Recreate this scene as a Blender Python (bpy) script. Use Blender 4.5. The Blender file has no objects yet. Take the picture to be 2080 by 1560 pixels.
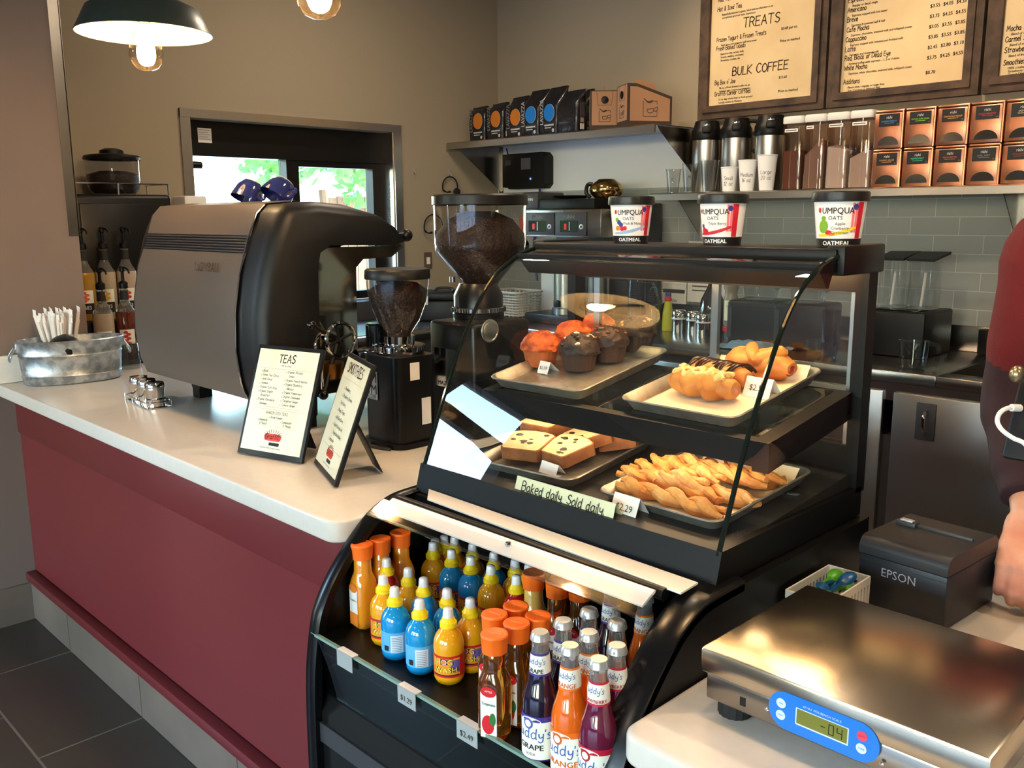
import bpy, bmesh, math, random
from mathutils import Vector, Matrix, noise
random.seed(7)
R = math.radians; PI = math.pi
scn = bpy.context.scene
COL = scn.collection
# ---------------------------------------------------------------- camera
FPX = 1833.1
YAW, PIT, ROL = 0.792624, 0.184623, -0.0066177
CAM = Vector((0, 0, 1.5))
_cy, _sy, _cp, _sp = math.cos(YAW), math.sin(YAW), math.cos(PIT), math.sin(PIT)
FW = Vector((-_sy*_cp, _cy*_cp, -_sp)); _rt = Vector((_cy, _sy, 0)); _up = _rt.cross(FW)
RT = _rt*math.cos(ROL) + _up*math.sin(ROL); UP = _up*math.cos(ROL) - _rt*math.sin(ROL)
cd = bpy.data.cameras.new('camera'); cam = bpy.data.objects.new('camera', cd); COL.objects.link(cam)
cd.sensor_width = 36; cd.lens = FPX/2080*36; cd.clip_start = 0.02; cd.clip_end = 200
m3 = Matrix((RT, UP, -FW)).transposed()
cam.matrix_world = Matrix.Translation(CAM) @ m3.to_4x4()
scn.camera = cam
# ---------------------------------------------------------------- colour, world, sun, exposure
vs = scn.view_settings
vs.view_transform = 'Standard'; vs.look = 'None'; vs.gamma = 1; vs.use_curve_mapping = False
vs.exposure = 1.0
w = bpy.data.worlds.new('world'); scn.world = w; w.use_nodes = True
nt = w.node_tree; bg = nt.nodes['Background']
sky = nt.nodes.new('ShaderNodeTexSky'); sky.sky_type = 'HOSEK_WILKIE' if False else 'NISHITA'
sky.sun_disc = False; sky.sun_elevation = R(48); sky.sun_rotation = R(60); sky.air_density = 1.2; sky.dust_density = 0.6
nt.links.new(sky.outputs[0], bg.inputs[0]); bg.inputs[1].default_value = 2.6
def light(name, kind, loc, energy, col, size=.1, rot=None, target=None, spot=None, blend=.5):
    d = bpy.data.lights.new(name, kind); d.energy = energy; d.color = col
    if kind == 'AREA': d.size = size
    elif kind == 'SUN': d.angle = R(1)
    else: d.shadow_soft_size = size
    if spot: d.spot_size = spot; d.spot_blend = blend
    o = bpy.data.objects.new(name, d); COL.objects.link(o); o.location = loc
    if target is not None:
        o.rotation_euler = (Vector(target)-Vector(loc)).to_track_quat('-Z', 'Y').to_euler()
    elif rot: o.rotation_euler = rot
    return o
light('sun', 'SUN', (6, 8, 9), 4.0, (1, .95, .86), target=(0.8, 2.5, 0))
# light portal-sized daylight through the shop front, and the warm ceiling spots over the menu wall
for loc, tg, sx, sy in (((.15, -6.12, 1.5), (.15, 4, 1.5), 7.4, 2.2), ((-3.75, -.91, 1.42), (4, -.91, 1.42), .86, 2.2)):
    pl = light('shopfront_daylight', 'AREA', loc, 1, (1, 1, 1), size=sx, target=tg)
    pl.data.shape = 'RECTANGLE'; pl.data.size_y = sy; pl.data.cycles.is_portal = True
pw = light('window_daylight', 'AREA', (-4.47, 2.65, 1.45), 1, (1, 1, 1), size=1.2, target=(0, 2.65, 1.45))
pw.data.shape = 'RECTANGLE'; pw.data.size_y = .9; pw.data.cycles.is_portal = True
for i, (x, y) in enumerate(((-2.6, 3.0), (-1.5, 3.0), (-0.4, 3.0))):
    light('menu_spot', 'SPOT', (x, y, 2.85), 19, (1, .72, .44), size=.04, target=(x+.25, 4.1, 2.05), spot=R(75), blend=.8)
for x, y in ((-3.2, 2.6), (-1.6, 2.3), (.2, 2.3), (-1.6, -2.2), (1.2, -2.2)):
    light('added_ceiling_fill', 'AREA', (x, y, 2.97), 9, (1, .80, .58), size=.16, target=(x, y, 0))  # fill lights added under the ceiling to brighten walls and aisle
# ---------------------------------------------------------------- pixel -> point on a known plane
def P(x, y, X=None, Y=None, Z=None):
    d = RT*((x-1040)/FPX) - UP*((y-780)/FPX) + FW
    if X is not None: t = (X-CAM.x)/d.x
    elif Y is not None: t = (Y-CAM.y)/d.y
    else: t = (Z-CAM.z)/d.z
    return CAM + d*t
# ---------------------------------------------------------------- materials
def lin(c):
    return tuple(((v/255)/12.92 if v/255 <= .04045 else ((v/255+.055)/1.055)**2.4) for v in c) + (1,)
def mat(name, col, rough=.5, metal=0, var=None, bump=None, coat=0, trans=0, ior=1.45, emit=None, spec=.5, sss=0, aniso=0, stretch=None, alpha=1):
    m = bpy.data.materials.new(name); m.use_nodes = True
    n = m.node_tree.nodes; L = m.node_tree.links; b = n['Principled BSDF']
    c = lin(col)
    b.inputs['Base Color'].default_value = c; b.inputs['Roughness'].default_value = rough; b.inputs['Metallic'].default_value = metal
    b.inputs['Coat Weight'].default_value = coat; b.inputs['Coat Roughness'].default_value = .05
    b.inputs['Transmission Weight'].default_value = trans; b.inputs['IOR'].default_value = ior
    b.inputs['Specular IOR Level'].default_value = spec; b.inputs['Anisotropic'].default_value = aniso
    b.inputs['Alpha'].default_value = alpha
    if sss: b.inputs['Subsurface Weight'].default_value = sss; b.inputs['Subsurface Radius'].default_value = (.01, .006, .004)
    if emit: b.inputs['Emission Color'].default_value = lin(emit[0]); b.inputs['Emission Strength'].default_value = emit[1]
    m.diffuse_color = c
    if var or bump:
        tc = n.new('ShaderNodeTexCoord'); mp = n.new('ShaderNodeMapping'); L.new(tc.outputs['Object'], mp.inputs[0])
        if stretch: mp.inputs['Scale'].default_value = stretch
    if var:  # (scale, second colour, contrast lo, hi)
        t = n.new('ShaderNodeTexNoise'); t.inputs['Scale'].default_value = var[0]; t.inputs['Detail'].default_value = 5; L.new(mp.outputs[0], t.inputs[0])
        r = n.new('ShaderNodeValToRGB'); r.color_ramp.elements[0].color = c; r.color_ramp.elements[1].color = lin(var[1])
        lo, hi = (var[2], var[3]) if len(var) > 3 else (.35, .65)
        r.color_ramp.elements[0].position = lo; r.color_ramp.elements[1].position = hi
        L.new(t.outputs['Fac'], r.inputs[0]); L.new(r.outputs[0], b.inputs['Base Color'])
    if bump:
        t2 = n.new('ShaderNodeTexNoise'); t2.inputs['Scale'].default_value = bump[0]; t2.inputs['Detail'].default_value = 4; L.new(mp.outputs[0], t2.inputs[0])
        bp = n.new('ShaderNodeBump'); bp.inputs['Strength'].default_value = bump[1]; bp.inputs['Distance'].default_value = bump[2] if len(bump) > 2 else .01
        L.new(t2.outputs['Fac'], bp.inputs['Height']); L.new(bp.outputs[0], b.inputs['Normal'])
    return m
def pane(name, tint=(255, 255, 255), refl=1.0, rough=0.0, ior=1.5):
    m = bpy.data.materials.new(name); m.use_nodes = True
    n = m.node_tree.nodes; L = m.node_tree.links; n.remove(n['Principled BSDF'])
    t = n.new('ShaderNodeBsdfTransparent'); t.inputs[0].default_value = lin(tint)
    g = n.new('ShaderNodeBsdfGlossy'); g.inputs['Roughness'].default_value = rough
    ge = n.new('ShaderNodeNewGeometry'); dt = n.new('ShaderNodeVectorMath'); dt.operation = 'DOT_PRODUCT'
    L.new(ge.outputs['Incoming'], dt.inputs[0]); L.new(ge.outputs['Normal'], dt.inputs[1])
    def mth(op, a, b):
        q = n.new('ShaderNodeMath'); q.operation = op
        for i, v in enumerate((a, b)):
            if v is None: continue
            if isinstance(v, (int, float)): q.inputs[i].default_value = v
            else: L.new(v, q.inputs[i])
        return q
    ab = mth('ABSOLUTE', dt.outputs['Value'], None); om = mth('SUBTRACT', 1, ab.outputs[0]); p5 = mth('POWER', om.outputs[0], 5)
    f = mth('MULTIPLY_ADD', p5.outputs[0], .96); f.inputs[2].default_value = ((ior-1)/(ior+1))**2
    mu = n.new('ShaderNodeMath'); mu.operation = 'MULTIPLY'; mu.inputs[1].default_value = refl; mu.use_clamp = True
    x = n.new('ShaderNodeMixShader'); L.new(f.outputs[0], mu.inputs[0]); L.new(mu.outputs[0], x.inputs[0])
    L.new(t.outputs[0], x.inputs[1]); L.new(g.outputs[0], x.inputs[2]); L.new(x.outputs[0], n['Material Output'].inputs[0])
    m.diffuse_color = (.8, .9, .9, .3)
    return m
# ---------------------------------------------------------------- hand-lettered stroke alphabet
GL = dict(l.split(':', 1) for l in r'''A:0,0 2.3,7 4.4,0|.9,2.6 3.6,2.6
B:0,0 0,7 2.6,6.8 3.4,5.5 2.4,4 0,3.7|2.4,4 3.9,2.6 3.2,.4 0,0
C:4,5.8 2.4,7 .5,5.2 .3,2 2,0 4,1
D:0,0 0,7 3,6 4.2,3.5 3,1 0,0
E:3.6,7 0,7 0,0 3.8,.1|0,3.7 3,3.8
F:3.6,7 0,7 0,0|0,3.7 3,3.8
G:4,6 2.2,7 .3,5 .3,2 2.2,0 4.2,1 4.2,3.2 2.6,3.2
H:0,7 0,0|4,7 4,0|0,3.6 4,3.6
I:0,7 2.4,7|1.2,7 1.2,0|0,0 2.4,0
J:3,7 3,1.4 1.6,0 .2,1
K:0,7 0,0|3.8,7 0,3.2 4,0
L:0,7 0,0 3.4,0
M:0,0 .6,7 2.5,2.6 4.4,7 5,0
N:0,0 0,7 4,0 4,7
O:2.2,7 .3,5.2 .2,2 2.2,0 4.2,2 4.2,5.2 2.2,7
P:0,0 0,7 3,6.8 3.8,5.3 3,3.7 0,3.3
R:0,0 0,7 3,6.8 3.7,5.4 2.8,3.9 0,3.5|2,3.7 4.2,0
S:3.8,6.2 2.2,7 .5,5.6 1.2,4 3.2,3 3.8,1.5 2.2,0 .2,.9
T:0,7 4.6,7|2.3,7 2.3,0
U:0,7 .2,1.6 2,0 3.8,1.6 4,7
V:0,7 2.1,0 4.2,7
W:0,7 1.2,0 2.8,5 4.4,0 5.6,7
X:0,7 4,0|4,7 0,0
Y:0,7 2,3.6 4,7|2,3.6 2,0
Z:0,7 4,7 0,0 4,0
a:3,3.8 1.5,4.5 .2,3 .3,.9 1.6,0 3,1.4 3.1,4.3 3.2,1 3.8,0
b:0,7 0,0|0,3 1.6,4.3 3,3 2.8,1 1.4,0 0,.8
c:3,3.6 1.6,4.5 .2,2.8 .5,.7 1.8,0 3.1,.9
d:3,3.4 1.6,4.4 .2,2.8 .5,.6 1.6,0 3,1.2|3.1,7 3,1 3.5,0
e:.3,2.3 3,2.6 2.6,4.1 1.4,4.5 .2,3 .4,.9 1.7,0 3.1,.8
f:2.8,6.6 1.6,7 1,5.6 1,0|0,4.2 2.4,4.2
g:3,3.8 1.5,4.5 .2,3 .5,1 1.6,.4 3,1.8|3,4.4 3,-1 1.8,-2.2 .2,-1.5
h:0,7 0,0|0,2.8 1.6,4.4 2.8,3.4 2.8,0
i:0,4.3 0,0|0,5.8 .1,6.2
j:1.4,4.3 1.4,-1.2 0,-2|1.4,5.8 1.5,6.2
k:0,7 0,0|2.6,4.3 0,2 2.8,0
l:0,7 0,.8 .6,0
m:0,4.3 0,0|0,3 1.2,4.4 2,3.4 2,0|2,3 3.2,4.4 4,3.4 4,0
n:0,4.3 0,0|0,2.8 1.6,4.4 2.8,3.4 2.8,0
o:1.6,4.5 .2,3 .4,.8 1.6,0 3,1.2 2.9,3.4 1.6,4.5
p:0,4.3 0,-2.2|0,3 1.6,4.4 3,3 2.8,1 1.4,0 0,.8
q:3,3.8 1.5,4.5 .2,3 .5,.8 1.6,0 3,1.4|3,4.4 3,-2.2
r:0,4.3 0,0|0,2.6 1.2,4.2 2.4,4
s:2.6,3.9 1.3,4.5 .3,3.5 2.4,1.6 2,.2 .1,.4
t:1.2,6.3 1.2,.8 2,0|0,4.3 2.5,4.3
u:0,4.3 .2,.8 1.4,0 2.8,1.4|2.8,4.3 2.9,.6 3.4,0
v:0,4.3 1.5,0 3,4.3
w:0,4.3 1,0 2.2,3.4 3.4,0 4.4,4.3
x:0,4.3 2.8,0|2.8,4.3 0,0
y:0,4.3 .3,2 1.5,1.4 2.8,2.6|2.9,4.3 2.7,-.8 1.4,-2.2 0,-1.4
z:0,4.3 2.8,4.3 0,0 3,0
0:1.8,7 .2,5 .2,2 1.8,0 3.4,2 3.4,5 1.8,7
1:.2,5.6 1.4,7 1.4,0
2:.2,5.6 1.7,7 3.2,5.6 2.4,3 0,0 3.6,0
3:.3,6.4 1.8,7 3.2,5.5 1.6,3.8 3.4,2.2 2,0 .2,.7
4:2.6,0 2.6,7 0,2.2 3.6,2.2
5:3.2,7 .6,7 .4,4.2 2.4,4.2 3.4,2.2 2,0 .2,.6
6:2.9,6.8 1,5 .2,2 1.6,0 3.2,1.6 2,3.6 .4,2.6
7:0,7 3.4,7 1.2,0
8:1.8,3.8 .4,5.4 1.8,7 3.2,5.4 1.8,3.8 .2,1.8 1.8,0 3.4,1.8 1.8,3.8
9:3.2,4.6 1.8,3.4 .4,5 1.6,7 3.2,5.4 2.4,0
$:3.2,5.8 1.6,6.3 .4,5 3.2,2.2 1.8,.8 .2,1.4|1.8,7.4 1.8,-.4
.:0,0 .2,.3
,:.3,.4 0,-1
&:3.8,0 .8,5.4 1.6,7 2.6,5.6 .2,1.6 1.6,0 3.6,2.4
':0,7 -.1,5.4
-:0,3 2,3
/:0,0 2.4,7
#:0,3.4 0,1 1.2,.2 1.4,2'''.split('\n'))
GL = {k: [[tuple(map(float, p.split(','))) for p in st.split()] for st in v.split('|')] for k, v in GL.items()}
def hand(s, size, wt=.11, seed=1, slant=.06, gap=1.25):
    rnd = random.Random(seed); k = size/7; x = 0; quads = []
    for ch in s:
        if ch == ' ': x += 3.2; continue
        g = GL.get(ch)
        if not g: x += 2; continue
        dy = rnd.uniform(-.18, .18); sc = rnd.uniform(.95, 1.06)
        wmax = max(p[0] for st in g for p in st)
        for st in g:
            pts = [((x+p[0]*sc+slant*p[1])*k, (p[1]*sc+dy)*k) for p in st]
            if size > .012 and len(pts) > 2:
                q = [pts[0]]
                for i in range(len(pts)-1):
                    p0, p1, p2, p3 = pts[max(i-1, 0)], pts[i], pts[i+1], pts[min(i+2, len(pts)-1)]
                    for t in (.33, .67, 1):
                        q.append(tuple(.5*((2*p1[j])+(p2[j]-p0[j])*t+(2*p0[j]-5*p1[j]+4*p2[j]-p3[j])*t*t+(3*p1[j]-p0[j]-3*p2[j]+p3[j])*t**3) for j in (0, 1)))
                sharp = ch in 'AEFHIKLMNTVWXYZ147kvwxz'
                pts = pts if sharp else q
            for a, b in zip(pts, pts[1:]):
                dx, dyy = b[0]-a[0], b[1]-a[1]; l = math.hypot(dx, dyy) or 1e-6; h = wt*size/2
                ux, uy = dx/l*h*.7, dyy/l*h*.7; nx, ny = -dyy/l*h, dx/l*h
                quads.append(((a[0]-ux+nx, a[1]-uy+ny), (a[0]-ux-nx, a[1]-uy-ny), (b[0]+ux-nx, b[1]+uy-ny), (b[0]+ux+nx, b[1]+uy+ny)))
        x += wmax*sc+gap
    return quads, x*k
_tc = {}
def sans(s, res=2):
    if (s, res) not in _tc:
        c = bpy.data.curves.new('t', 'FONT'); c.body = s; c.size = 1; c.resolution_u = res; c.align_x = 'LEFT'
        o = bpy.data.objects.new('t', c); COL.objects.link(o)
        dg = bpy.context.evaluated_depsgraph_get(); me = o.evaluated_get(dg).to_mesh()
        v = [tuple(p.co[:2]) for p in me.vertices]; f = [tuple(p.vertices) for p in me.polygons]
        o.evaluated_get(dg).to_mesh_clear(); bpy.data.objects.remove(o); bpy.data.curves.remove(c)
        xs = [p[0] for p in v] or [0]
        _tc[(s, res)] = (v, f, min(xs), max(xs))
    return _tc[(s, res)]
# ---------------------------------------------------------------- mesh builder
def rrect(w, h, r, n=4):
    o = []
    for cx, cy, a0 in ((w/2-r, h/2-r, 0), (-w/2+r, h/2-r, 90), (-w/2+r, -h/2+r, 180), (w/2-r, -h/2+r, 270)):
        for i in range(n+1):
            a = R(a0+90*i/n); o.append((cx+r*math.cos(a), cy+r*math.sin(a)))
    return o
def oval(a, b, n=24): return [(a*math.cos(2*PI*i/n), b*math.sin(2*PI*i/n)) for i in range(n)]
class MB:
    def __init__(s): s.v = []; s.f = []; s.fm = []; s.mats = []; s.T = Matrix.Identity(4)
    def at(s, loc=(0, 0, 0), rz=0, rx=0, ry=0):
        s.T = Matrix.Translation(loc) @ Matrix.Rotation(rz, 4, 'Z') @ Matrix.Rotation(rx, 4, 'X') @ Matrix.Rotation(ry, 4, 'Y'); return s
    def add(s, vs, fs, m):
        if m not in s.mats: s.mats.append(m)
        k = s.mats.index(m); b = len(s.v)
        s.v += [s.T @ Vector(p) for p in vs]; s.f += [tuple(i+b for i in f) for f in fs]; s.fm += [k]*len(fs); return s
    def box(s, x0, x1, y0, y1, z0, z1, m, bev=0, seg=2):
        if bev <= 0:
            vs = [(x, y, z) for x in (x0, x1) for y in (y0, y1) for z in (z0, z1)]
            return s.add(vs, [(0, 1, 3, 2), (4, 6, 7, 5), (0, 4, 5, 1), (2, 3, 7, 6), (0, 2, 6, 4), (1, 5, 7, 3)], m)
        bm = bmesh.new(); bmesh.ops.create_cube(bm, size=1)
        for v in bm.verts: v.co = Vector(((x0+x1)/2+v.co.x*(x1-x0), (y0+y1)/2+v.co.y*(y1-y0), (z0+z1)/2+v.co.z*(z1-z0)))
        bmesh.ops.bevel(bm, geom=bm.edges[:], offset=bev, segments=seg, affect='EDGES', profile=.5)
        bm.verts.index_update(); r = s.add([v.co[:] for v in bm.verts], [[v.index for v in f.verts] for f in bm.faces], m); bm.free(); return r
    def lathe(s, prof, m, n=24, c=(0, 0, 0), a0=0, a1=2*PI, axis='Z', sy=1):
        full = abs(a1-a0-2*PI) < 1e-6; nn = n if full else n+1; vs = []; fs = []
        for r, z in prof:
            for i in range(nn):
                a = a0+(a1-a0)*i/n; x, y = r*math.cos(a), r*math.sin(a)*sy
                p = (x, y, z) if axis == 'Z' else ((x, z, y) if axis == 'Y' else (z, x, y))
                vs.append((p[0]+c[0], p[1]+c[1], p[2]+c[2]))
        for k in range(len(prof)-1):
            for i in range(n):
                j = (i+1) % nn; a, b = k*nn+i, k*nn+j
                if prof[k][0] < 1e-6: fs.append((a, b+nn, a+nn)) if prof[k+1][0] > 1e-6 else None
                elif prof[k+1][0] < 1e-6: fs.append((a, b, a+nn))
                else: fs.append((a, b, b+nn, a+nn))
        return s.add(vs, fs, m)
    def tube(s, pts, r, m, n=8, closed=False, sm=0, cap=True):
        pts = [Vector(p) for p in pts]
        if sm:
            q = []; N = len(pts)
            rng = range(N) if closed else range(N-1)
            for i in rng:
                p0, p1, p2, p3 = (pts[(i-1) % N] if closed or i else pts[0]), pts[i], pts[(i+1) % N], (pts[(i+2) % N] if closed or i+2 < N else pts[-1])
                for t in range(sm):
                    t = t/sm; q.append(.5*((2*p1)+(p2-p0)*t+(2*p0-5*p1+4*p2-p3)*t*t+(3*p1-p0-3*p2+p3)*t**3))
            if not closed: q.append(pts[-1])
            pts = q
        N = len(pts); rr = r if isinstance(r, (list, tuple)) else [r]*N
        if len(rr) != N: rr = [rr[0]+(rr[-1]-rr[0])*i/(N-1) for i in range(N)] if len(rr) == 2 else [rr[min(len(rr)-1, int(i*(len(rr)-1)/(N-1)+.5))] for i in range(N)]
        vs = []; fs = []; up = None
        for i, p in enumerate(pts):
            d = (pts[(i+1) % N] if closed or i+1 < N else pts[i]) - (pts[i-1] if closed or i else pts[i])
            d = d.normalized() if d.length > 1e-9 else Vector((0, 0, 1))
            if up is None: up = Vector((0, 0, 1)) if abs(d.z) < .9 else Vector((1, 0, 0))
            u = (up-d*up.dot(d)).normalized(); up = u; w_ = d.cross(u)
            for k in range(n):
                a = 2*PI*k/n; vs.append(p+(u*math.cos(a)+w_*math.sin(a))*rr[i])
        for i in range(N if closed else N-1):
            for k in range(n):
                a, b = i*n+k, i*n+(k+1) % n; c, d = ((i+1) % N)*n+k, ((i+1) % N)*n+(k+1) % n
                fs.append((a, b, d, c))
        if not closed and cap: fs += [tuple(range(n))[::-1], tuple((N-1)*n+k for k in range(n))]
        return s.add(vs, fs, m)
    def prism(s, poly, d0, d1, m, axis='Z'):
        n = len(poly)
        f = {'Z': lambda u, v, d: (u, v, d), 'X': lambda u, v, d: (d, u, v), 'Y': lambda u, v, d: (u, d, v)}[axis]
        vs = [f(u, v, d0) for u, v in poly]+[f(u, v, d1) for u, v in poly]
        return s.add(vs, [tuple(range(n))[::-1], tuple(range(n, 2*n))]+[(i, (i+1) % n, n+(i+1) % n, n+i) for i in range(n)], m)
    def loft(s, rings, m, cap0=True, cap1=True, close=True):
        n = len(rings[0]); vs = [p for r in rings for p in r]; fs = []
        for k in range(len(rings)-1):
            for i in range(n if close else n-1):
                j = (i+1) % n; fs.append((k*n+i, k*n+j, (k+1)*n+j, (k+1)*n+i))
        if cap0: fs.append(tuple(range(n))[::-1])
        if cap1: fs.append(tuple((len(rings)-1)*n+i for i in range(n)))
        return s.add(vs, fs, m)
    def grid(s, fn, nu, nv, m):
        vs = [fn(i/nu, j/nv) for i in range(nu+1) for j in range(nv+1)]
        return s.add(vs, [(i*(nv+1)+j, (i+1)*(nv+1)+j, (i+1)*(nv+1)+j+1, i*(nv+1)+j+1) for i in range(nu) for j in range(nv)], m)
    def blob(s, c, rad, m, amp=0, fr=6, nu=16, nv=10, seed=0, flat=None, fn=None):
        vs = []; fs = []
        for j in range(nv+1):
            th = PI*j/nv
            for i in range(nu):
                ph = 2*PI*i/nu; d = Vector((math.sin(th)*math.cos(ph), math.sin(th)*math.sin(ph), math.cos(th)))
                k = 1+(amp*noise.noise(d*fr*.5+Vector((seed*3.1, seed, 0))) if amp else 0)
                if fn: k *= fn(d)
                p = Vector((d.x*rad[0]*k, d.y*rad[1]*k, d.z*rad[2]*k))
                if flat is not None and p.z < flat: p.z = flat
                vs.append(p+Vector(c))
        for j in range(nv):
            for i in range(nu):
                a, b = j*nu+i, j*nu+(i+1) % nu
                fs.append((a, a+nu, b+nu, b))
        return s.add(vs, fs, m)
    def text(s, t, size, m, M=None, align='C', kind='sans', wrap=None, sx=1, wt=.11, seed=1, lift=.0006, bold=0):
        """lettering in its own plane (x right, y up) placed by M, or wrapped on a cone: wrap=(radius_at_z, angle, z)"""
        if kind == 'hand':
            q, wd = hand(t, size, wt, seed); x0, x1 = 0, wd
            v = [p for f in q for p in f]; f = [(4*i, 4*i+1, 4*i+2, 4*i+3) for i in range(len(q))]
        else:
            v, f, x0, x1 = sans(t); v = [(p[0]*size, p[1]*size) for p in v]; x0 *= size; x1 *= size
        off = {'C': -(x0+x1)/2, 'L': -x0, 'R': -x1}[align]
        v = [((p[0]+off)*sx, p[1]) for p in v]
        if bold:
            n0 = len(v); v = [(x+d*size, y+e*size) for d, e in ((-bold, 0), (bold, 0), (0, bold*.6)) for x, y in v]; f = [tuple(i+n0*k for i in q) for k in range(3) for q in f]
        if wrap:
            rz, a, z = wrap
            rf = rz if callable(rz) else (lambda _z, rr=rz: rr)
            o = []
            for x, y in v:
                rr = rf(z+y)+lift; an = a+x/rr; o.append((rr*math.cos(an), rr*math.sin(an), z+y))
        else:
            o = [(M or Matrix.Identity(4)) @ Vector((x, y, lift)) for x, y in v]
        return s.add(o, f, m)
    def patch(s, rf, a, half, z0, z1, m, n=8, lift=.0004, nz=1):
        """a label piece on a cone: angle a, half width in metres at the mid radius"""
        rf_ = rf if callable(rf) else (lambda _z, rr=rf: rr); h = half/rf_((z0+z1)/2)
        return s.grid(lambda u, v: ((rf_(z0+(z1-z0)*v)+lift)*math.cos(a-h+2*h*u), (rf_(z0+(z1-z0)*v)+lift)*math.sin(a-h+2*h*u), z0+(z1-z0)*v), n, nz, m)
    def disc(s, rf, a, x, z, rx, rz_, m, lift=.0006, n=14):
        rf_ = rf if callable(rf) else (lambda _z, rr=rf: rr); vs = []
        for i in range(n):
            xx, zz = x+rx*math.cos(2*PI*i/n), z+rz_*math.sin(2*PI*i/n); rr = rf_(zz)+lift; an = a+xx/rr
            vs.append((rr*math.cos(an), rr*math.sin(an), zz))
        rr = rf_(z)+lift; vs.append((rr*math.cos(a+x/rr), rr*math.sin(a+x/rr), z))
        return s.add(vs, [(i, (i+1) % n, n) for i in range(n)], m)
    def build(s, name, parent=None, loc=None, rot=None, ang=38, recalc=True, flat=False):
        me = bpy.data.meshes.new(name); me.from_pydata([tuple(p) for p in s.v], [], s.f)
        for m in s.mats: me.materials.append(m)
        me.polygons.foreach_set('material_index', s.fm)
        if recalc:
            bm = bmesh.new(); bm.from_mesh(me); bmesh.ops.recalc_face_normals(bm, faces=bm.faces); bm.to_mesh(me); bm.free()
        me.polygons.foreach_set('use_smooth', [not flat]*len(me.polygons)); me.update()
        if not flat: me.set_sharp_from_angle(angle=R(ang))
        o = bpy.data.objects.new(name, me); COL.objects.link(o)
        if parent: o.parent = parent
        if loc is not None: o.location = loc
        if rot is not None: o.rotation_euler = rot
        return o
def tag(o, label, cat, group=None, kind=None):
    o['label'] = label; o['category'] = cat
    if group: o['group'] = group
    if kind: o['kind'] = kind
    return o
def thing(name, label, cat, loc=(0, 0, 0), rz=0, group=None, rx=0):
    o = bpy.data.objects.new(name, None); COL.objects.link(o); o.empty_display_size = .05
    o.location = loc; o.rotation_euler = (rx, 0, rz)
    return tag(o, label, cat, group)
def struct(o): o['kind'] = 'structure'; return o
def dup(root, loc=None, rz=None, label=None, group=None, rx=None):
    def cp(o, par):
        c = o.copy(); COL.objects.link(c)
        if par: c.parent = par
        for ch in [x for x in KIDS.get(o.name, [])]: KIDS.setdefault(c.name, []).append(cp(ch, c))
        return c
    global KIDS
    KIDS = {}
    for o in COL.objects:
        if o.parent: KIDS.setdefault(o.parent.name, []).append(o)
    r = cp(root, None)
    if loc is not None: r.location = loc
    if rz is not None: r.rotation_euler = (r.rotation_euler[0] if rx is None else rx, 0, rz)
    if label: r['label'] = label
    if group: r['group'] = group
    return r
def facing(p): return math.atan2(CAM.y-p[1], CAM.x-p[0])
def plane(o, x, y):
    """matrix with origin o, x axis x, y axis y"""
    x = Vector(x).normalized(); y = Vector(y).normalized(); z = x.cross(y).normalized(); y = z.cross(x)
    return Matrix.Translation(o) @ Matrix((x, y, z)).transposed().to_4x4()
# ================================================================ shared materials
wall_tan = mat('warm_grey_paint', (152, 140, 120), .75, bump=(160, .06, .004))
wall_brown = mat('taupe_paint', (116, 101, 93), .7, bump=(160, .06, .004))
white_paint = mat('ceiling_paint', (190, 184, 174), .9)
steel = mat('brushed_stainless', (176, 172, 166), .30, 1, bump=(60, .05, .002), stretch=(.5, 12, 12))
steel2 = mat('stainless_sheet', (165, 160, 154), .24, 1, var=(2.2, (150, 144, 138)), bump=(30, .03, .002))
chrome = mat('polished_chrome', (205, 202, 198), .07, 1)
black_pl = mat('black_plastic', (14, 14, 15), .40, spec=.35)
black_mt = mat('black_powder_coat', (11, 11, 12), .36, spec=.35, bump=(300, .05, .001))
black_gl = mat('gloss_black', (10, 10, 12), .12)
grey_pl = mat('charcoal_plastic', (52, 52, 56), .45)
white_pl = mat('white_plastic', (225, 225, 222), .4)
paper = mat('white_card', (235, 233, 230), .7)
ink = mat('black_ink', (28, 26, 26), .7)
rubber = mat('black_rubber', (22, 22, 24), .75)
glass = pane('clear_glass', (248, 252, 250), 1.15)
glass_d = pane('smoked_glass', (214, 222, 218), 1.2)
clear_pl = pane('clear_plastic', (236, 238, 238), 1.4, .03)
red_led = mat('red_lamp', (220, 30, 20), .4, emit=((255, 40, 20), 1.0))
D = 4.1; WX = -4.27; WL = -3.59; ZC = .914; ZP = .834
# ================================================================ room shell
def floor_tiles():
    m = mat('grey_brown_floor_tile', (84, 76, 69), .42)
    n = m.node_tree.nodes; L = m.node_tree.links; b = n['Principled BSDF']
    tc = n.new('ShaderNodeTexCoord'); mp = n.new('ShaderNodeMapping'); L.new(tc.outputs['Object'], mp.inputs[0])
    mp.inputs['Location'].default_value = (3.201, -.97, 0)
    br = n.new('ShaderNodeTexBrick'); L.new(mp.outputs[0], br.inputs[0]); br.offset = 0.5; br.inputs['Scale'].default_value = 1
    br.inputs['Color1'].default_value = lin((78, 70, 63)); br.inputs['Color2'].default_value = lin((73, 65, 59)); br.inputs['Mortar'].default_value = lin((128, 120, 112))
    br.inputs['Brick Width'].default_value = .608; br.inputs['Row Height'].default_value = .305; br.inputs['Mortar Size'].default_value = .0035
    t = n.new('ShaderNodeTexNoise'); t.inputs['Scale'].default_value = 3; t.inputs['Detail'].default_value = 6; L.new(tc.outputs['Object'], t.inputs[0])
    mx = n.new('ShaderNodeMix'); mx.data_type = 'RGBA'; mx.blend_type = 'MULTIPLY'; mx.inputs[0].default_value = .35
    L.new(br.outputs[0], mx.inputs[6]); L.new(t.outputs['Color'], mx.inputs[7]); L.new(mx.outputs[2], b.inputs['Base Color'])
    return m
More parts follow.
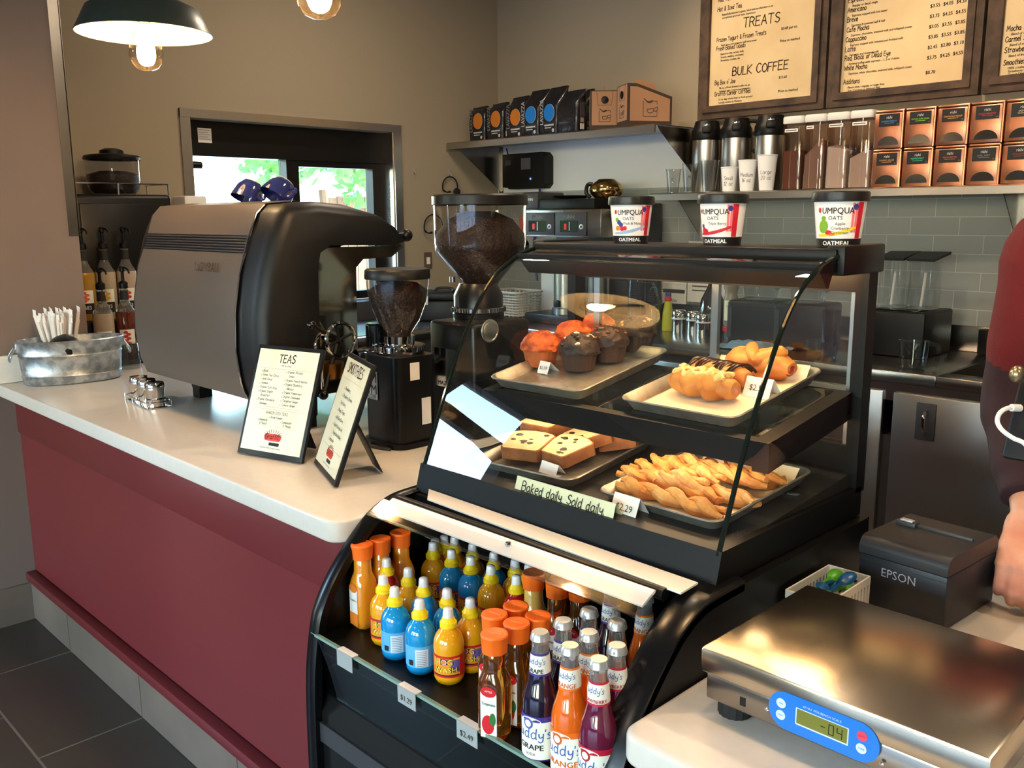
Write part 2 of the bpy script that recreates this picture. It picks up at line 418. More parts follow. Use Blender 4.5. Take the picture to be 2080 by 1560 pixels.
floor_m = floor_tiles()
FY = -6.1
struct(MB().box(-4.9, 4.2, FY-.2, 4.4, -.08, 0, floor_m).build('floor'))
struct(MB().box(-4.9, 4.2, FY-.2, 4.4, 3.0, 3.1, white_paint).build('ceiling'))
# customer-side wall: a pier that ends beside the machines, then a tall shop window
g = MB(); SY0, SY1, SZ0, SZ1 = -1.34, -.48, .32, 2.52
g.box(-4.9, WL, SY1, 1.257, 0, 3.0, wall_brown); g.box(WL-.28, WL, FY-.2, SY0, 0, 3.0, wall_brown); g.box(WL-.28, WL, SY0, SY1, 0, SZ0, wall_brown); g.box(WL-.28, WL, SY0, SY1, SZ1, 3.0, wall_brown)
struct(g.build('wall_left'))
g = MB(); g.box(WL-.002, WL+.003, 1.222, 1.26, 1.435, 2.6, steel2); g.box(WL-.04, WL+.003, 1.257, 1.262, 1.435, 2.6, steel2)
struct(g.build('trim_1'))
# window wall with its opening
Y0, Y1, Z0, Z1 = 2.05, 3.265, 1.02, 1.972
g = MB()
g.box(-4.55, WX, 1.257, Y0, 0, 3, wall_tan); g.box(-4.55, WX, Y1, 4.4, 0, 3, wall_tan)
g.box(-4.55, WX, Y0, Y1, 0, Z0, wall_tan); g.box(-4.55, WX, Y0, Y1, Z1, 3, wall_tan)
struct(g.build('wall_window'))
struct(MB().box(WX-.28, 4.2, D, D+.3, 0, 3, wall_tan).build('wall_back'))
struct(MB().box(3.9, 4.2, FY-.2, D, 0, 3, wall_tan).build('wall_right'))
# shop windows on the customer side: bronze posts, sill and transom around big panes
fr = mat('dark_bronze_frame', (58, 48, 42), .4, .3)
g = MB(); g.box(WL, 3.9, FY-.2, FY, 0, .4, wall_tan); g.box(WL, 3.9, FY-.2, FY, 2.6, 3.0, wall_tan); struct(g.build('wall_front'))
g = MB()
for x in (-3.55, -2.1, -.6, .9, 2.4, 3.85): g.box(x-.03, x+.03, FY-.16, FY-.04, .4, 2.6, fr)
for z in (.44, 2.05, 2.56): g.box(WL, 3.9, FY-.16, FY-.04, z-.04, z+.04, fr)
struct(g.build('window_2'))
g = MB(); xx = WL-.16
for y in (SY0+.03, SY1-.03): g.box(xx-.05, xx+.05, y-.03, y+.03, SZ0, SZ1, fr)
for z, h in ((SZ0+.04, .04), (2.08, .055), (SZ1-.03, .03)): g.box(xx-.05, xx+.05, SY0, SY1, z-h, z+h, fr)
struct(g.build('window_3'))
# glazed tile splashback on the menu wall
def tile_mat():
    m = mat('grey_green_wall_tile', (150, 153, 149), .22)
    n = m.node_tree.nodes; L = m.node_tree.links; b = n['Principled BSDF']
    tc = n.new('ShaderNodeTexCoord'); mp = n.new('ShaderNodeMapping'); L.new(tc.outputs['Object'], mp.inputs[0]); mp.inputs['Rotation'].default_value = (R(90), 0, 0)
    br = n.new('ShaderNodeTexBrick'); L.new(mp.outputs[0], br.inputs[0]); br.offset = .5; br.inputs['Scale'].default_value = 1
    br.inputs['Color1'].default_value = lin((152, 155, 151)); br.inputs['Color2'].default_value = lin((146, 149, 146)); br.inputs['Mortar'].default_value = lin((178, 180, 176))
    br.inputs['Brick Width'].default_value = .205; br.inputs['Row Height'].default_value = .078; br.inputs['Mortar Size'].default_value = .0018
    L.new(br.outputs[0], b.inputs['Base Color'])
    bp = n.new('ShaderNodeBump'); bp.inputs['Strength'].default_value = .4; bp.inputs['Distance'].default_value = .002; bp.invert = True
    L.new(br.outputs['Fac'], bp.inputs['Height']); L.new(bp.outputs[0], b.inputs['Normal'])
    return m
struct(MB().box(WX, 3.9, D-.008, D, ZC-.02, 1.643, tile_mat()).build('trim_2'))
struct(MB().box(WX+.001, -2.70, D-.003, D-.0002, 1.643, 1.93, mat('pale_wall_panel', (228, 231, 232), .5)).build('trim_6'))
# tiled skirting on the customer wall
base_t = mat('grey_skirting_tile', (116, 102, 90), .4, var=(5, (104, 92, 82)))
grout = mat('pale_grout', (190, 184, 174), .8)
struct(MB().box(WL, WL+.012, FY, .965, 0, .145, base_t).build('baseboard_left'))
# ---------------------------------------------------------------- drive-through window
win = struct(bpy.data.objects.new('window_1', None)); COL.objects.link(win)
g = MB(); t = .012
g.box(WX, WX+t, 2.0, 2.05, .98, 2.012, steel); g.box(WX, WX+t, 3.265, 3.317, .98, 2.008, steel)
g.box(WX, WX+t+.002, 2.0, 3.317, 1.972, 2.012, steel); g.box(WX, WX+t, 2.0, 3.317, .98, 1.02, steel)
g.box(WX-.13, WX, 2.05, 2.056, 1.02, 1.972, steel2); g.box(WX-.13, WX, 3.259, 3.265, 1.02, 1.972, steel2); g.box(WX-.13, WX, 2.05, 3.265, 1.02, 1.026, steel2)
g.build('window_trim', win)
g = MB(); X = -4.40
g.box(X-.05, X+.04, 2.056, 3.259, 1.80, 1.97, black_mt)                     # deep header panel
g.box(X-.05, X+.015, 2.056, 2.10, 1.03, 1.80, black_mt); g.box(X-.05, X+.03, 2.625, 2.70, 1.03, 1.80, black_mt)
g.box(X-.05, X+.02, 3.195, 3.259, 1.03, 1.80, black_mt); g.box(X-.05, X+.02, 2.70, 3.195, 1.768, 1.80, black_mt)
g.box(X-.05, X+.02, 2.1, 3.195, 1.03, 1.075, black_mt)
g.build('window_frame', win)
for y0, y1, z1 in ((2.10, 2.625, 1.80), (2.70, 3.195, 1.768)):
    MB().box(X-.032, X-.028, y0, y1, 1.075, z1, glass).build('window_pane', win)
MB().lathe([(0, .02), (.018, .02), (.018, -.06), (0, -.06)], black_pl, 12, (X+.05, 2.115, 1.755), axis='Y').build('window_latch', win)
g = MB(); M_ = plane((X+.0405, 2.135, 1.865), (0, 1, 0), (0, 0, 1))
g.box(X+.04, X+.0405, 2.133, 2.205, 1.865, 1.935, paper)
for k in range(5): g.box(X+.0405, X+.0408, 2.139, 2.198-.01*(k % 2), 1.925-.011*k, 1.9265-.011*k, grey_pl)
tag(g.build('notice'), 'small white paper notice stuck on the black header above the window', 'notice')
# ---------------------------------------------------------------- outside the drive-through window
asph = mat('pale_concrete', (205, 200, 190), .9)
struct(MB().box(-60, -4.56, 1.3, 40, -.2, -.05, asph).build('trim_3'))
leaf = mat('sunlit_leaf', (96, 150, 66), .6, var=(4, (60, 112, 40)))
bark = mat('bark', (96, 74, 56), .9)
def tree(x, y, h, r, n, seed, label):
    rnd = random.Random(seed)
    t = thing('tree', label, 'tree', (x, y, -.05), group=None)
    MB().tube([(0, 0, 0), (.05, .02, h*.4), (0, 0, h*.75)], [.13, .1, .05], bark, 8, sm=3).build('trunk', t)
    g = MB()
    for k in range(n):
        a = rnd.uniform(0, 2*PI); e = rnd.uniform(-.75, 1); d = Vector((math.cos(a)*math.sqrt(1-e*e), math.sin(a)*math.sqrt(1-e*e), e))
        c = Vector((0, 0, h)) + Vector((d.x*r, d.y*r, d.z*r*.8))*rnd.uniform(.55, 1)
        u = Vector((rnd.gauss(0, 1), rnd.gauss(0, 1), rnd.gauss(0, 1))).normalized(); v = u.orthogonal().normalized(); s_ = rnd.uniform(.05, .10)
        g.add([c-u*s_, c-v*s_*.5, c+u*s_, c+v*s_*.5], [(0, 1, 2, 3)], leaf)
    g.build('foliage', t, recalc=False, flat=True)
tree(-8.6, 5.6, 2.45, 1.0, 1700, 3, 'leafy green tree seen through the left window pane')
tree(-9.4, 7.7, 2.3, 1.25, 2200, 5, 'broad green tree beside the wooden fence outside the right pane')
wood_f = mat('weathered_fence', (120, 92, 70), .85, var=(8, (96, 72, 54)))
g = MB()
for k in range(16): g.box(-10.52, -10.48, 6.9+k*.15, 7.04+k*.15, 0, 1.75+.02*(k % 3), wood_f)
g.box(-10.55, -10.52, 6.9, 9.3, .4, .5, wood_f); g.box(-10.55, -10.52, 6.9, 9.3, 1.4, 1.5, wood_f)
tag(g.build('fence'), 'brown board fence standing outside behind the trees', 'fence')
house_m = mat('pale_siding', (214, 216, 216), .8); t = thing('house', 'pale grey house with one window seen beyond the fence', 'house', (-14, 12.4, 0))
MB().box(-2, 2, -3.2, 3, 0, 3.0, house_m).build('wall', t)
MB().prism([(-2.3, 3.0), (2.3, 3.0), (0, 4.3)], -3.5, 3.3, mat('grey_shingle', (120, 118, 116), .9), 'Y').build('roof', t)
g = MB(); g.box(2.0, 2.05, -.9, .1, 1.0, 2.1, white_paint); hw = g.build('window_frame', t)
MB().box(2.05, 2.06, -.8, 0, 1.08, 2.02, mat('dark_window', (70, 80, 88), .1)).build('window_pane', hw)
# trees and a road far beyond the shop front, mirrored in the display glass
hedge = mat('far_leaf', (74, 104, 52), .8, var=(1.5, (52, 84, 38)))
rnd = random.Random(4)
struct(MB().box(-60, 60, -70, FY-.25, -.25, -.1, mat('asphalt', (120, 120, 118), .9)).build('trim_4'))
struct(MB().box(-60, -4.95, FY-.25, 1.25, -.25, -.1, mat('asphalt_lot', (120, 120, 118), .9)).build('trim_5'))
for k, (x, y, h) in enumerate(((-24, -8, 5.6), (-21, -15.5, 6.0), (-15.5, -21.5, 5.4), (-27, -.5, 5.2), (-6, -32, 6), (6, -34, 6.5))):
    g = MB(); g.blob((0, 0, h*.5), (3.4, 3.0, h*.5), hedge, .5, 9, 30, 18, k)
    tag(g.build('roadside_tree', None, (x, y, -.1)), 'rounded green tree across the road, mirrored in the glass of the display case', 'tree', 'trees across the road')
# ================================================================ front counter
quartz = mat('white_solid_surface', (214, 208, 200), .28, var=(60, (210, 204, 195)), spec=.5)
def bead():
    m = mat('barn_red_paint', (106, 38, 40), .45)
    n = m.node_tree.nodes; L = m.node_tree.links
    tc = n.new('ShaderNodeTexCoord'); sx = n.new('ShaderNodeSeparateXYZ'); L.new(tc.outputs['Object'], sx.inputs[0])
    mm = n.new('ShaderNodeMath'); mm.operation = 'PINGPONG'; mm.inputs[1].default_value = .0205; L.new(sx.outputs[0], mm.inputs[0])
    st = n.new('ShaderNodeMath'); st.operation = 'LESS_THAN'; st.inputs[1].default_value = .0018; L.new(mm.outputs[0], st.inputs[0])
    bp = n.new('ShaderNodeBump'); bp.invert = True; bp.inputs['Strength'].default_value = .5; bp.inputs['Distance'].default_value = .002
    L.new(st.outputs[0], bp.inputs['Height']); L.new(bp.outputs[0], n['Principled BSDF'].inputs['Normal'])
    return m
red = bead(); red_t = mat('barn_red_trim', (102, 36, 38), .4)
t = thing('front_counter', 'dark red beadboard counter front under the long white countertop', 'counter', (0, 0, 0))
CE = -1.434
MB().box(WL+.001, CE-.02, .985, 1.80, .19, .868, red).build('front_panel', t)
g = MB(); g.box(WL+.001, CE-.02, .977, .986, .725, .868, red_t, .003); g.build('top_rail', t)
g = MB(); g.box(WL+.001, CE-.02, .950, .990, .155, .188, red_t, .004); g.build('base_moulding', t)
g = MB(); g.box(WL+.001, CE-.02, .966, 1.78, .0, .156, grout)
x = -3.201
g.box(WL+.013, x-.003, .962, .967, .003, .153, base_t)
while x < CE-.1:
    g.box(x+.003, min(x+.605, CE-.022), .962, .967, .003, .153, base_t); x += .608
g.build('tile_plinth', t)
# worktop: outline with rounded outer corner
out = [(WL+.001, .926)] + [(CE-.035+.035*math.sin(R(a)), .926+.035-.035*math.cos(R(a))) for a in range(0, 91, 15)] + [(CE, 1.90), (WX+.001, 1.90), (WX+.001, 1.262), (WL+.001, 1.262)]
def slab(poly, z0, z1, m, r=.006):
    bm = bmesh.new(); vs = [bm.verts.new((x, y, z0)) for x, y in poly]; f = bm.faces.new(vs)
    e = bmesh.ops.extrude_face_region(bm, geom=[f]); bmesh.ops.translate(bm, vec=(0, 0, z1-z0), verts=[v for v in e['geom'] if isinstance(v, bmesh.types.BMVert)])
    ed = [q for q in bm.edges if abs(q.verts[0].co.z-q.verts[1].co.z) < 1e-6]
    bmesh.ops.bevel(bm, geom=ed, offset=r, segments=3, affect='EDGES', profile=.5)
    bm.verts.index_update(); b = MB().add([v.co[:] for v in bm.verts], [[v.index for v in f.verts] for f in bm.faces], m); bm.free(); return b
tag(slab(out, .868, ZC, quartz).build('countertop'), 'long white solid-surface countertop on the dark red counter', 'countertop')
tag(MB().box(WL+.001, WL+.02, .932, 1.22, ZC+.0005, ZC+.10, quartz, .003).build('splash_strip'), 'short white splash strip standing against the taupe wall behind the metal tub', 'splash strip')
# ================================================================ cash-desk counter
pos = [(-.676, .856+.03)] + [(-.676+.03-.03*math.cos(R(a)), .856+.03-.03*math.sin(R(a))) for a in range(15, 91, 15)] + [(1.3, .856), (1.3, 1.70), (-.676, 1.70)]
tag(slab(pos, .789, ZP, quartz, .009).build('countertop'), 'lower white countertop under the steel scale and receipt printer', 'countertop')
t = thing('cash_counter', 'counter body below the lower white countertop at the right', 'counter', (0, 0, 0))
MB().box(-.66, 1.28, .91, 1.68, .19, .789, red).build('front_panel', t)
MB().box(-.66, 1.28, .89, 1.66, 0, .19, base_t).build('tile_plinth', t)
# ================================================================ back counter, sink, cabinet
t = thing('back_counter', 'stainless steel back counter with sink and door along the tiled menu wall', 'counter', (0, 0, 0))
SF = 3.37
g = MB(); g.box(WX+.62, -1.22, SF, D-.009, .87, ZC, steel2, .004); g.box(-.62, 1.6, SF, D-.009, .87, ZC, steel2, .004)
g.box(-1.22, -.62, SF, SF+.10, .87, ZC, steel2, .004); g.box(-1.22, -.62, D-.13, D-.009, .87, ZC, steel2, .004)
g.box(WX+.002, WX+.62, 1.905, D-.009, .87, ZC, steel2, .004)
g.box(WX+.05, WX+.58, 2.28, 3.15, ZC, ZC+.004, steel2)
g.build('worktop', t)
g = MB(); g.box(WX+.62, 1.6, D-.022, D-.009, ZC+.0005, ZC+.11, steel2, .003); g.box(WX+.002, WX+.015, 1.905, D-.022, ZC+.0005, ZC+.11, grey_pl, .003); g.build('upstand', t)
g = MB()
g.box(-1.22, -1.212, SF+.1, D-.13, .68, ZC-.002, steel2); g.box(-.628, -.62, SF+.1, D-.13, .68, ZC-.002, steel2); g.box(-1.22, -.62, SF+.1, SF+.108, .68, ZC-.002, steel2)
g.box(-1.22, -.62, D-.138, D-.13, .68, ZC-.002, steel2); g.box(-1.22, -.62, SF+.1, D-.13, .672, .68, steel2)
g.build('sink_basin', t)
g = MB(); g.box(WX+.64, 1.58, SF+.03, D-.05, .12, .66, grey_pl); g.box(WX+.03, WX+.6, 1.93, D-.05, .0, .868, grey_pl); g.box(-3.63, 1.58, SF+.02, SF+.06, .80, .869, steel2); g.box(-3.60, 1.55, SF+.08, D-.06, 0, .12, black_pl)
g.build('carcass', t)
for x0, x1 in ((-1.37, -.85), (-.83, -.31), (-1.93, -1.41), (-2.49, -1.97)):
    d = MB().box(x0, x1, SF+.005, SF+.03, .14, .835, steel, .004).build('door', t)
    if x0 > -1.4 or True:
        hx = x0+.125; g = MB(); g.box(hx-.035, hx+.035, SF-.001, SF+.0045, .67, .81, grey_pl, .002)
        g.tube([(hx+.004, SF-.002, .695), (hx+.004, SF-.026, .71), (hx+.004, SF-.028, .74), (hx+.004, SF-.026, .77), (hx+.004, SF-.002, .785)], .006, chrome, 8, sm=3)
        g.build('handle', d)
# ================================================================ display case (upper heated case + open cooler)
PROF = [(.85, .02), (.846, .20), (.846, .431), (.847, .547), (.852, .649), (.866, .736), (.881, .775), (.906, .816), (.939, .856), (.981, .897), (1.009, .918), (1.045, .935), (1.082, .942), (1.166, .944)]
def smooth2(p, n):
    o = []
    for i in range(len(p)-1):
        p0, p1, p2, p3 = (Vector(p[j]) for j in (max(i-1, 0), i, i+1, min(i+2, len(p)-1)))
        for k in range(n):
            t = k/n; o.append(tuple(.5*((2*p1)+(p2-p0)*t+(2*p0-5*p1+4*p2-p3)*t*t+(3*p1-p0-3*p2+p3)*t**3)))
    return o+[p[-1]]
PROF = PROF[:2]+smooth2(PROF[2:], 5)
GLP = [(1.128, .992), (1.156, 1.061), (1.18, 1.12), (1.212, 1.19), (1.254, 1.268), (1.298, 1.335), (1.344, 1.381), (1.406, 1.415), (1.474, 1.431), (1.50, 1.434)]
case_black = mat('case_black_enamel', (8, 8, 9), .42, spec=.28, bump=(400, .04, .001))
deck_black = mat('speckled_black_deck', (22, 21, 20), .45, var=(420, (40, 38, 35), .45, .62), bump=(420, .25, .001))
edge_dark = mat('dark_glass_edge', (14, 24, 20), .08)
XL, XR = -1.432, -.678; UL, UR = -1.405, -.702
case = thing('display_case', 'black glass pastry case above an open bottle cooler, between the two white countertops', 'display case', (0, 0, 0))
g = MB(); poly = PROF + [(1.60, .944), (1.60, .02)]
g.prism(poly, XL, XL+.012, case_black, 'X'); g.build('side_panel', case)
g = MB(); g.prism(poly, XR-.012, XR, case_black, 'X'); g.build('side_panel', case)
rim_black = mat('satin_black_rim', (9, 9, 11), .26, spec=.4)
def rim(x0, x1):
    q = MB(); n = len(PROF); vs = []
    for i, (y, z) in enumerate(PROF):
        a = Vector(PROF[max(i-1, 0)]); b = Vector(PROF[min(i+1, n-1)]); d = (b-a).normalized(); nrm = Vector((-d.y, d.x)) if d.length else Vector((-1, 0))
        for k, (dx, dn) in enumerate(((x0, 0), (x0, .004), (x0+.008, .008), (x1-.008, .008), (x1, .004), (x1, 0), (x1, -.012), (x0, -.012))):
            vs.append((dx, y+nrm.x*dn, z+nrm.y*dn))
    q.loft([vs[i*8:(i+1)*8] for i in range(n)], rim_black); return q
rim(XL, XL+.032).build('rim', case); rim(XR-.05, XR).build('rim', case)
# cooler well
WZ = .705
g = MB(); a, b = XL+.012, XR-.012
g.box(a, b, .875, 1.54, WZ-.02, WZ, case_black); g.box(a, b, 1.52, 1.54, WZ, .93, case_black); g.box(a, b, 1.10, 1.60, .925, .943, case_black)
g.box(a, b, .875, .885, .56, WZ-.02, case_black); g.build('well', case)
g = MB(); g.prism([(.858, .03), (.858, .56), (.885, .60), (.885, WZ-.02), (.95, WZ-.02), (.95, .03)], a, b, case_black, 'X')
for z in (.12, .16, .20, .24, .28, .32): g.box(a+.04, b-.04, .853, .858, z, z+.018, grey_pl)
g.box(a+.01, b-.01, .852, .858, .50, .54, grey_pl); g.build('front_grille', case)
lip = MB().prism([(.866, .60), (.871, .60), (.860, .716), (.855, .716)], a+.001, b-.001, pane('lip_glass', (205, 225, 215), 1.3), 'X').build('lip_glass', case)
MB().prism([(.854, .714), (.861, .714), (.861, .719), (.854, .719)], a+.001, b-.001, mat('polished_green_edge', (120, 150, 138), .08), 'X').build('glass_edge', lip)
for px, txt in (((705, 1312), ''), ((832, 1402), '$1.29'), ((955, 1480), '$2.49')):
    p = P(px[0], px[1], Y=.857); q = MB().at((p.x, .8545, .7185)); q.box(-.024, .024, -.0035, .010, 0, .0012, paper); q.box(-.024, .024, -.0048, -.0036, -.030, .001, mat('frosted_tag', (150, 156, 156), .5))
    if txt: q.text(txt, .014, ink, plane((0, -.005, -.022), (1, 0, 0), (0, 0, 1)))
    tag(q.build('price_tag'), {'': 'blank white tag clipped on the cooler lip below the left end of the bottles', '$1.29': 'white price tag clipped on the cooler lip below the yellow juice bottle', '$2.49': 'white price tag clipped on the cooler lip below the amber juice bottle'}[txt], 'price tag')
white_b = mat('white_light_board', (232, 228, 222), .35)
q4 = [P(871, 993, Z=.958), P(1418, 1183, Z=.958), P(1383, 1204, Z=.958), P(868, 1013, Z=.958)]
g = MB(); g.add([(p.x, p.y, .958) for p in q4]+[(p.x, p.y, .955) for p in q4], [(0, 1, 2, 3), (7, 6, 5, 4), (0, 4, 5, 1), (1, 5, 6, 2), (2, 6, 7, 3), (3, 7, 4, 0)], white_b); g.build('light_board', case)
g = MB(); g.prism([(1.026, .957), (1.022, .958), (.993, .943), (.994, .940), (1.024, .953)], -1.372, -.742, white_b, 'X'); st = g.build('light_board', case)
cp = pane('clear_cover', (238, 240, 242), 1.5, .06)
g = MB(); g.grid(lambda u, v: (-1.385+.655*u, 1.010-.040*v, .956-.020*v), 1, 4, cp)
g.tube([(-1.385, .972, .936), (-.730, .972, .936)], .0035, cp, 8); g.build('clear_cover', st)
MB().lathe([(0, .004), (.005, .003), (.006, 0), (.003, -.006), (0, -.006)], chrome, 12, P(1032, 1105, Z=.955)).build('screw', st)
MB().tube([(-1.38, 1.044, .948), (-.735, 1.040, .948)], .010, black_mt, 12).build('tube_shield', case)
# upper case body
g = MB()
g.prism([(1.112, .945), (1.127, 1.0), (1.60, 1.0+.0), (1.60, .945)], UL-.008, UR+.006, case_black, 'X'); g.build('base', case)
DS = math.tan(R(5)); dz = lambda y: .988+DS*(y-1.13)
MB().prism([(1.135, .99), (1.135, dz(1.135)), (1.585, dz(1.585)), (1.585, .99)], UL+.006, UR-.006, deck_black, 'X').build('deck', case)
g = MB()
for x in (UL-.006, UR-.018): g.box(x, x+.024, 1.575, 1.61, .99, 1.40, case_black)
g.box(UL, UR, 1.585, 1.60, .99, 1.075, case_black); g.box(UL, UR, 1.585, 1.605, 1.36, 1.40, case_black)
g.build('rear_frame', case)
alu = mat('aluminium_door_edge', (150, 155, 160), .3, 1)
for x0, x1, y in ((-1.335, -1.012, 1.588), (-1.03, -.725, 1.60)):
    dr = MB().box(x0, x1, y, y+.004, 1.08, 1.355, glass).build('sliding_door', case)
    q = MB(); q.box(x0-.004, x0+.012, y-.003, y+.008, 1.075, 1.36, alu); q.build('door_edge', dr); q = MB(); q.box(x1-.012, x1+.002, y-.003, y+.008, 1.075, 1.36, alu); q.build('door_edge', dr)
g = MB(); g.box(UL, UR, 1.455, 1.62, 1.418, 1.441, case_black, .004); g.box(UL, UR, 1.40, 1.60, 1.402, 1.418, case_black); g.build('top', case)
for x in (UL-.01, UR-.022): MB().box(x, x+.034, 1.462, 1.622, 1.396, 1.447, black_pl, .005).build('end_cap', case)
fg = MB().loft([[(UL+.002, y, z) for y, z in GLP], [(UR-.002, y, z) for y, z in GLP]], pane('front_pane_glass', (247, 251, 249), 2.0), False, False, False)
fg.build('front_glass', case, recalc=False, ang=60)
for x in (UL+.001, UR-.001):
    sg = MB().add([(x, y, z) for y, z in GLP]+[(x, 1.58, 1.41), (x, 1.58, dz(1.58))], [tuple(range(len(GLP)+2))], glass).build('side_glass', case)
    MB().tube([(x, y, z) for y, z in GLP], .0042, edge_dark, 8, sm=3).build('glass_edge', sg)
SS = math.tan(R(9)); sz = lambda y: 1.134+SS*(y-1.29)
sh = MB().prism([(1.30, sz(1.30)-.006), (1.30, sz(1.30)), (1.57, sz(1.57)), (1.57, sz(1.57)-.006)], UL+.04, UR-.045, glass_d, 'X').build('shelf_glass', case)
g = MB()
g.prism([(1.285, 1.092), (1.283, 1.136), (1.302, 1.139), (1.302, 1.128), (1.292, 1.124), (1.292, 1.092)], UL+.012, UR-.012, case_black, 'X')
for x in (UL+.012, UR-.042): g.prism([(1.285, 1.085), (1.285, 1.136), (1.575, sz(1.575)), (1.575, sz(1.575)-.05)], x, x+.03, case_black, 'X')
g.prism([(1.56, sz(1.56)-.04), (1.56, sz(1.56)-.001), (1.578, sz(1.578)), (1.578, sz(1.578)-.04)], UL+.012, UR-.012, case_black, 'X')
g.box(UL+.06, UR-.06, 1.306, 1.33, 1.106, 1.118, mat('lamp_housing', (70, 66, 60), .3, 1)); g.build('shelf_frame', case)
MB().tube([(UL+.08, 1.315, 1.098), (UR-.08, 1.315, 1.098)], .006, mat('warm_under_shelf_lamp', (255, 220, 170), .5, emit=((255, 214, 165), 15)), 10).build('tube_lamp', case)
MB().prism([(1.40, 1.412), (1.436, 1.376), (1.442, 1.376), (1.46, 1.412)], UL+.004, UR-.004, case_black, 'X').build('valance', case)
MB().tube([(UL+.06, 1.482, 1.392), (UR-.06, 1.482, 1.392)], .008, mat('warm_tube_lamp', (255, 220, 170), .5, emit=((255, 204, 146), 40)), 10).build('tube_lamp', case)
# ---------------------------------------------------------------- trays
alu_t = mat('worn_aluminium', (178, 174, 166), .42, .85, var=(30, (150, 146, 138)), bump=(80, .15, .001))
parch = mat('parchment_paper', (238, 226, 200), .7)
def tray(label, x, y, z, yaw, tilt, w_=.255, l=.31, lining=0):
    t = thing('baking_tray', label, 'tray', (x, y, z), yaw, 'aluminium baking trays in the display case', tilt)
    h = .024; rings = []
    for d, z_ in ((-.016, 0), (-.004, h-.003), (-.001, h-.004), (.0005, h-.001), (-.001, h+.001), (-.004, h), (-.016, .0025)):
        rings.append([(u, v, z_) for u, v in rrect(w_+2*d, l+2*d, .024+d*.6, 5)])
    g = MB().loft(rings, alu_t, True, True); g.build('pan', t, ang=50)
    if lining:
        q = MB(); q.box(-w_*.5+.022, w_*.5-.022, -l*.5+.022, l*.5-.03, .003, .0038, parch)
        q.grid(lambda u, v: (-w_*.5+.03+(w_-.055)*u, l*.5-.032+.022*v, .004+lining*v), 1, 4, parch); q.build('parchment', t)
    return t
def on(x, y, z0, y0, slope):
    """where a sight line meets a deck that rises towards the back"""
    d = (P(x, y, Z=0)-CAM).normalized(); k = (z0+slope*(CAM.y-y0)-CAM.z)/(d.z-slope*d.y); return CAM+d*k
T1, T2 = R(9), R(5)
def pl_tray(label, x, y, up, yaw, **k):
    z = (sz(y) if up else dz(y)); return tray(label, x, y, z+.001, R(yaw), T1 if up else T2, **k)
pl_tray('aluminium tray of six muffins on the upper shelf at the left', -1.270, 1.462, 1, 2, l=.32)
pl_tray('parchment-lined aluminium tray of filled pastries on the upper shelf at the right', -.915, 1.462, 1, -1.2, lining=.026)
pl_tray('aluminium tray of loaf cake slices on the lower deck, behind the baked-daily sign', -1.205, 1.345, 0, 5)
pl_tray('aluminium tray heaped with sugared pastry twists on the lower deck at the right', -.868, 1.345, 0, -1.5, lining=.020)
# ---------------------------------------------------------------- muffins
org = mat('orange_muffin_crust', (206, 96, 36), .6, var=(45, (150, 56, 20), .38, .62), bump=(70, .9, .004))
choc = mat('dark_chocolate_crumb', (52, 34, 26), .55, var=(40, (28, 18, 14)), bump=(60, .9, .004))
cup_o = mat('orange_paper_case', (178, 92, 44), .7); cup_d = mat('brown_paper_case', (60, 40, 30), .7)
almond = mat('almond_piece', (196, 150, 96), .6); cocoa = mat('cocoa_crumble', (104, 66, 46), .8)
sugar = mat('coarse_sugar', (216, 204, 180), .5)
def muffin(px, label, kind, seed):
    p = on(px[0], px[1], sz(1.29)+.004, 1.29, SS); rnd = random.Random(seed)
    t = thing('muffin', label, 'muffin', p, rnd.uniform(0, 6), 'muffins on the upper tray', 0)
    m, c = (org, cup_o) if kind == 'o' else (choc, cup_d)
    n = 48; rings = []
    for z, r in ((.002, .031), (.02, .0355), (.044, .0410)):
        rings.append([((r*(1+.018*(i % 2)))*math.cos(2*PI*i/n), (r*(1+.018*(i % 2)))*math.sin(2*PI*i/n), z) for i in range(n)])
    MB().loft(rings, c, True, False).build('paper_case', t, flat=True)
    MB().blob((0, 0, .044), (.0445, .0445, .037), m, .10, 7, 56, 32, seed, flat=-.006, fn=lambda d: 1+.05*noise.noise(d*9+Vector((seed, 0, 0)))+.035*noise.noise(d*22)).build('crown', t)
    if kind == 'd':
        q = MB()
        for k in range(34 if seed != 4 else 24):
            a = rnd.uniform(0, 2*PI); e = rnd.uniform(.35, 1); rr = math.sqrt(1-e*e)*.043
            c_ = (rr*math.cos(a), rr*math.sin(a), .043+.0385*e); s_ = rnd.uniform(.0025, .006)
            q.blob(c_, (s_*1.3, s_, s_*.7), (sugar if rnd.random() < .5 else choc) if seed == 4 else (cocoa if rnd.random() < .75 or seed == 5 else almond), .5, 8, 7, 5, k)
        q.build('topping', t)
O_ = 'orange muffin {} on the upper shelf tray'
muffin((1098, 744), O_.format('nearest the glass'), 'o', 1); muffin((1164, 722), 'orange muffin in the middle of its row of three', 'o', 2); muffin((1213, 705), 'orange muffin farthest back, half hidden by the chocolate ones', 'o', 3)
muffin((1176, 752), 'dark chocolate muffin with sugar specks, nearest the glass', 'd', 4); muffin((1237, 734), 'chocolate muffin with crumble top, in the middle of the dark row', 'd', 5); muffin((1293, 714), 'chocolate muffin topped with almond pieces, farthest back', 'd', 6)
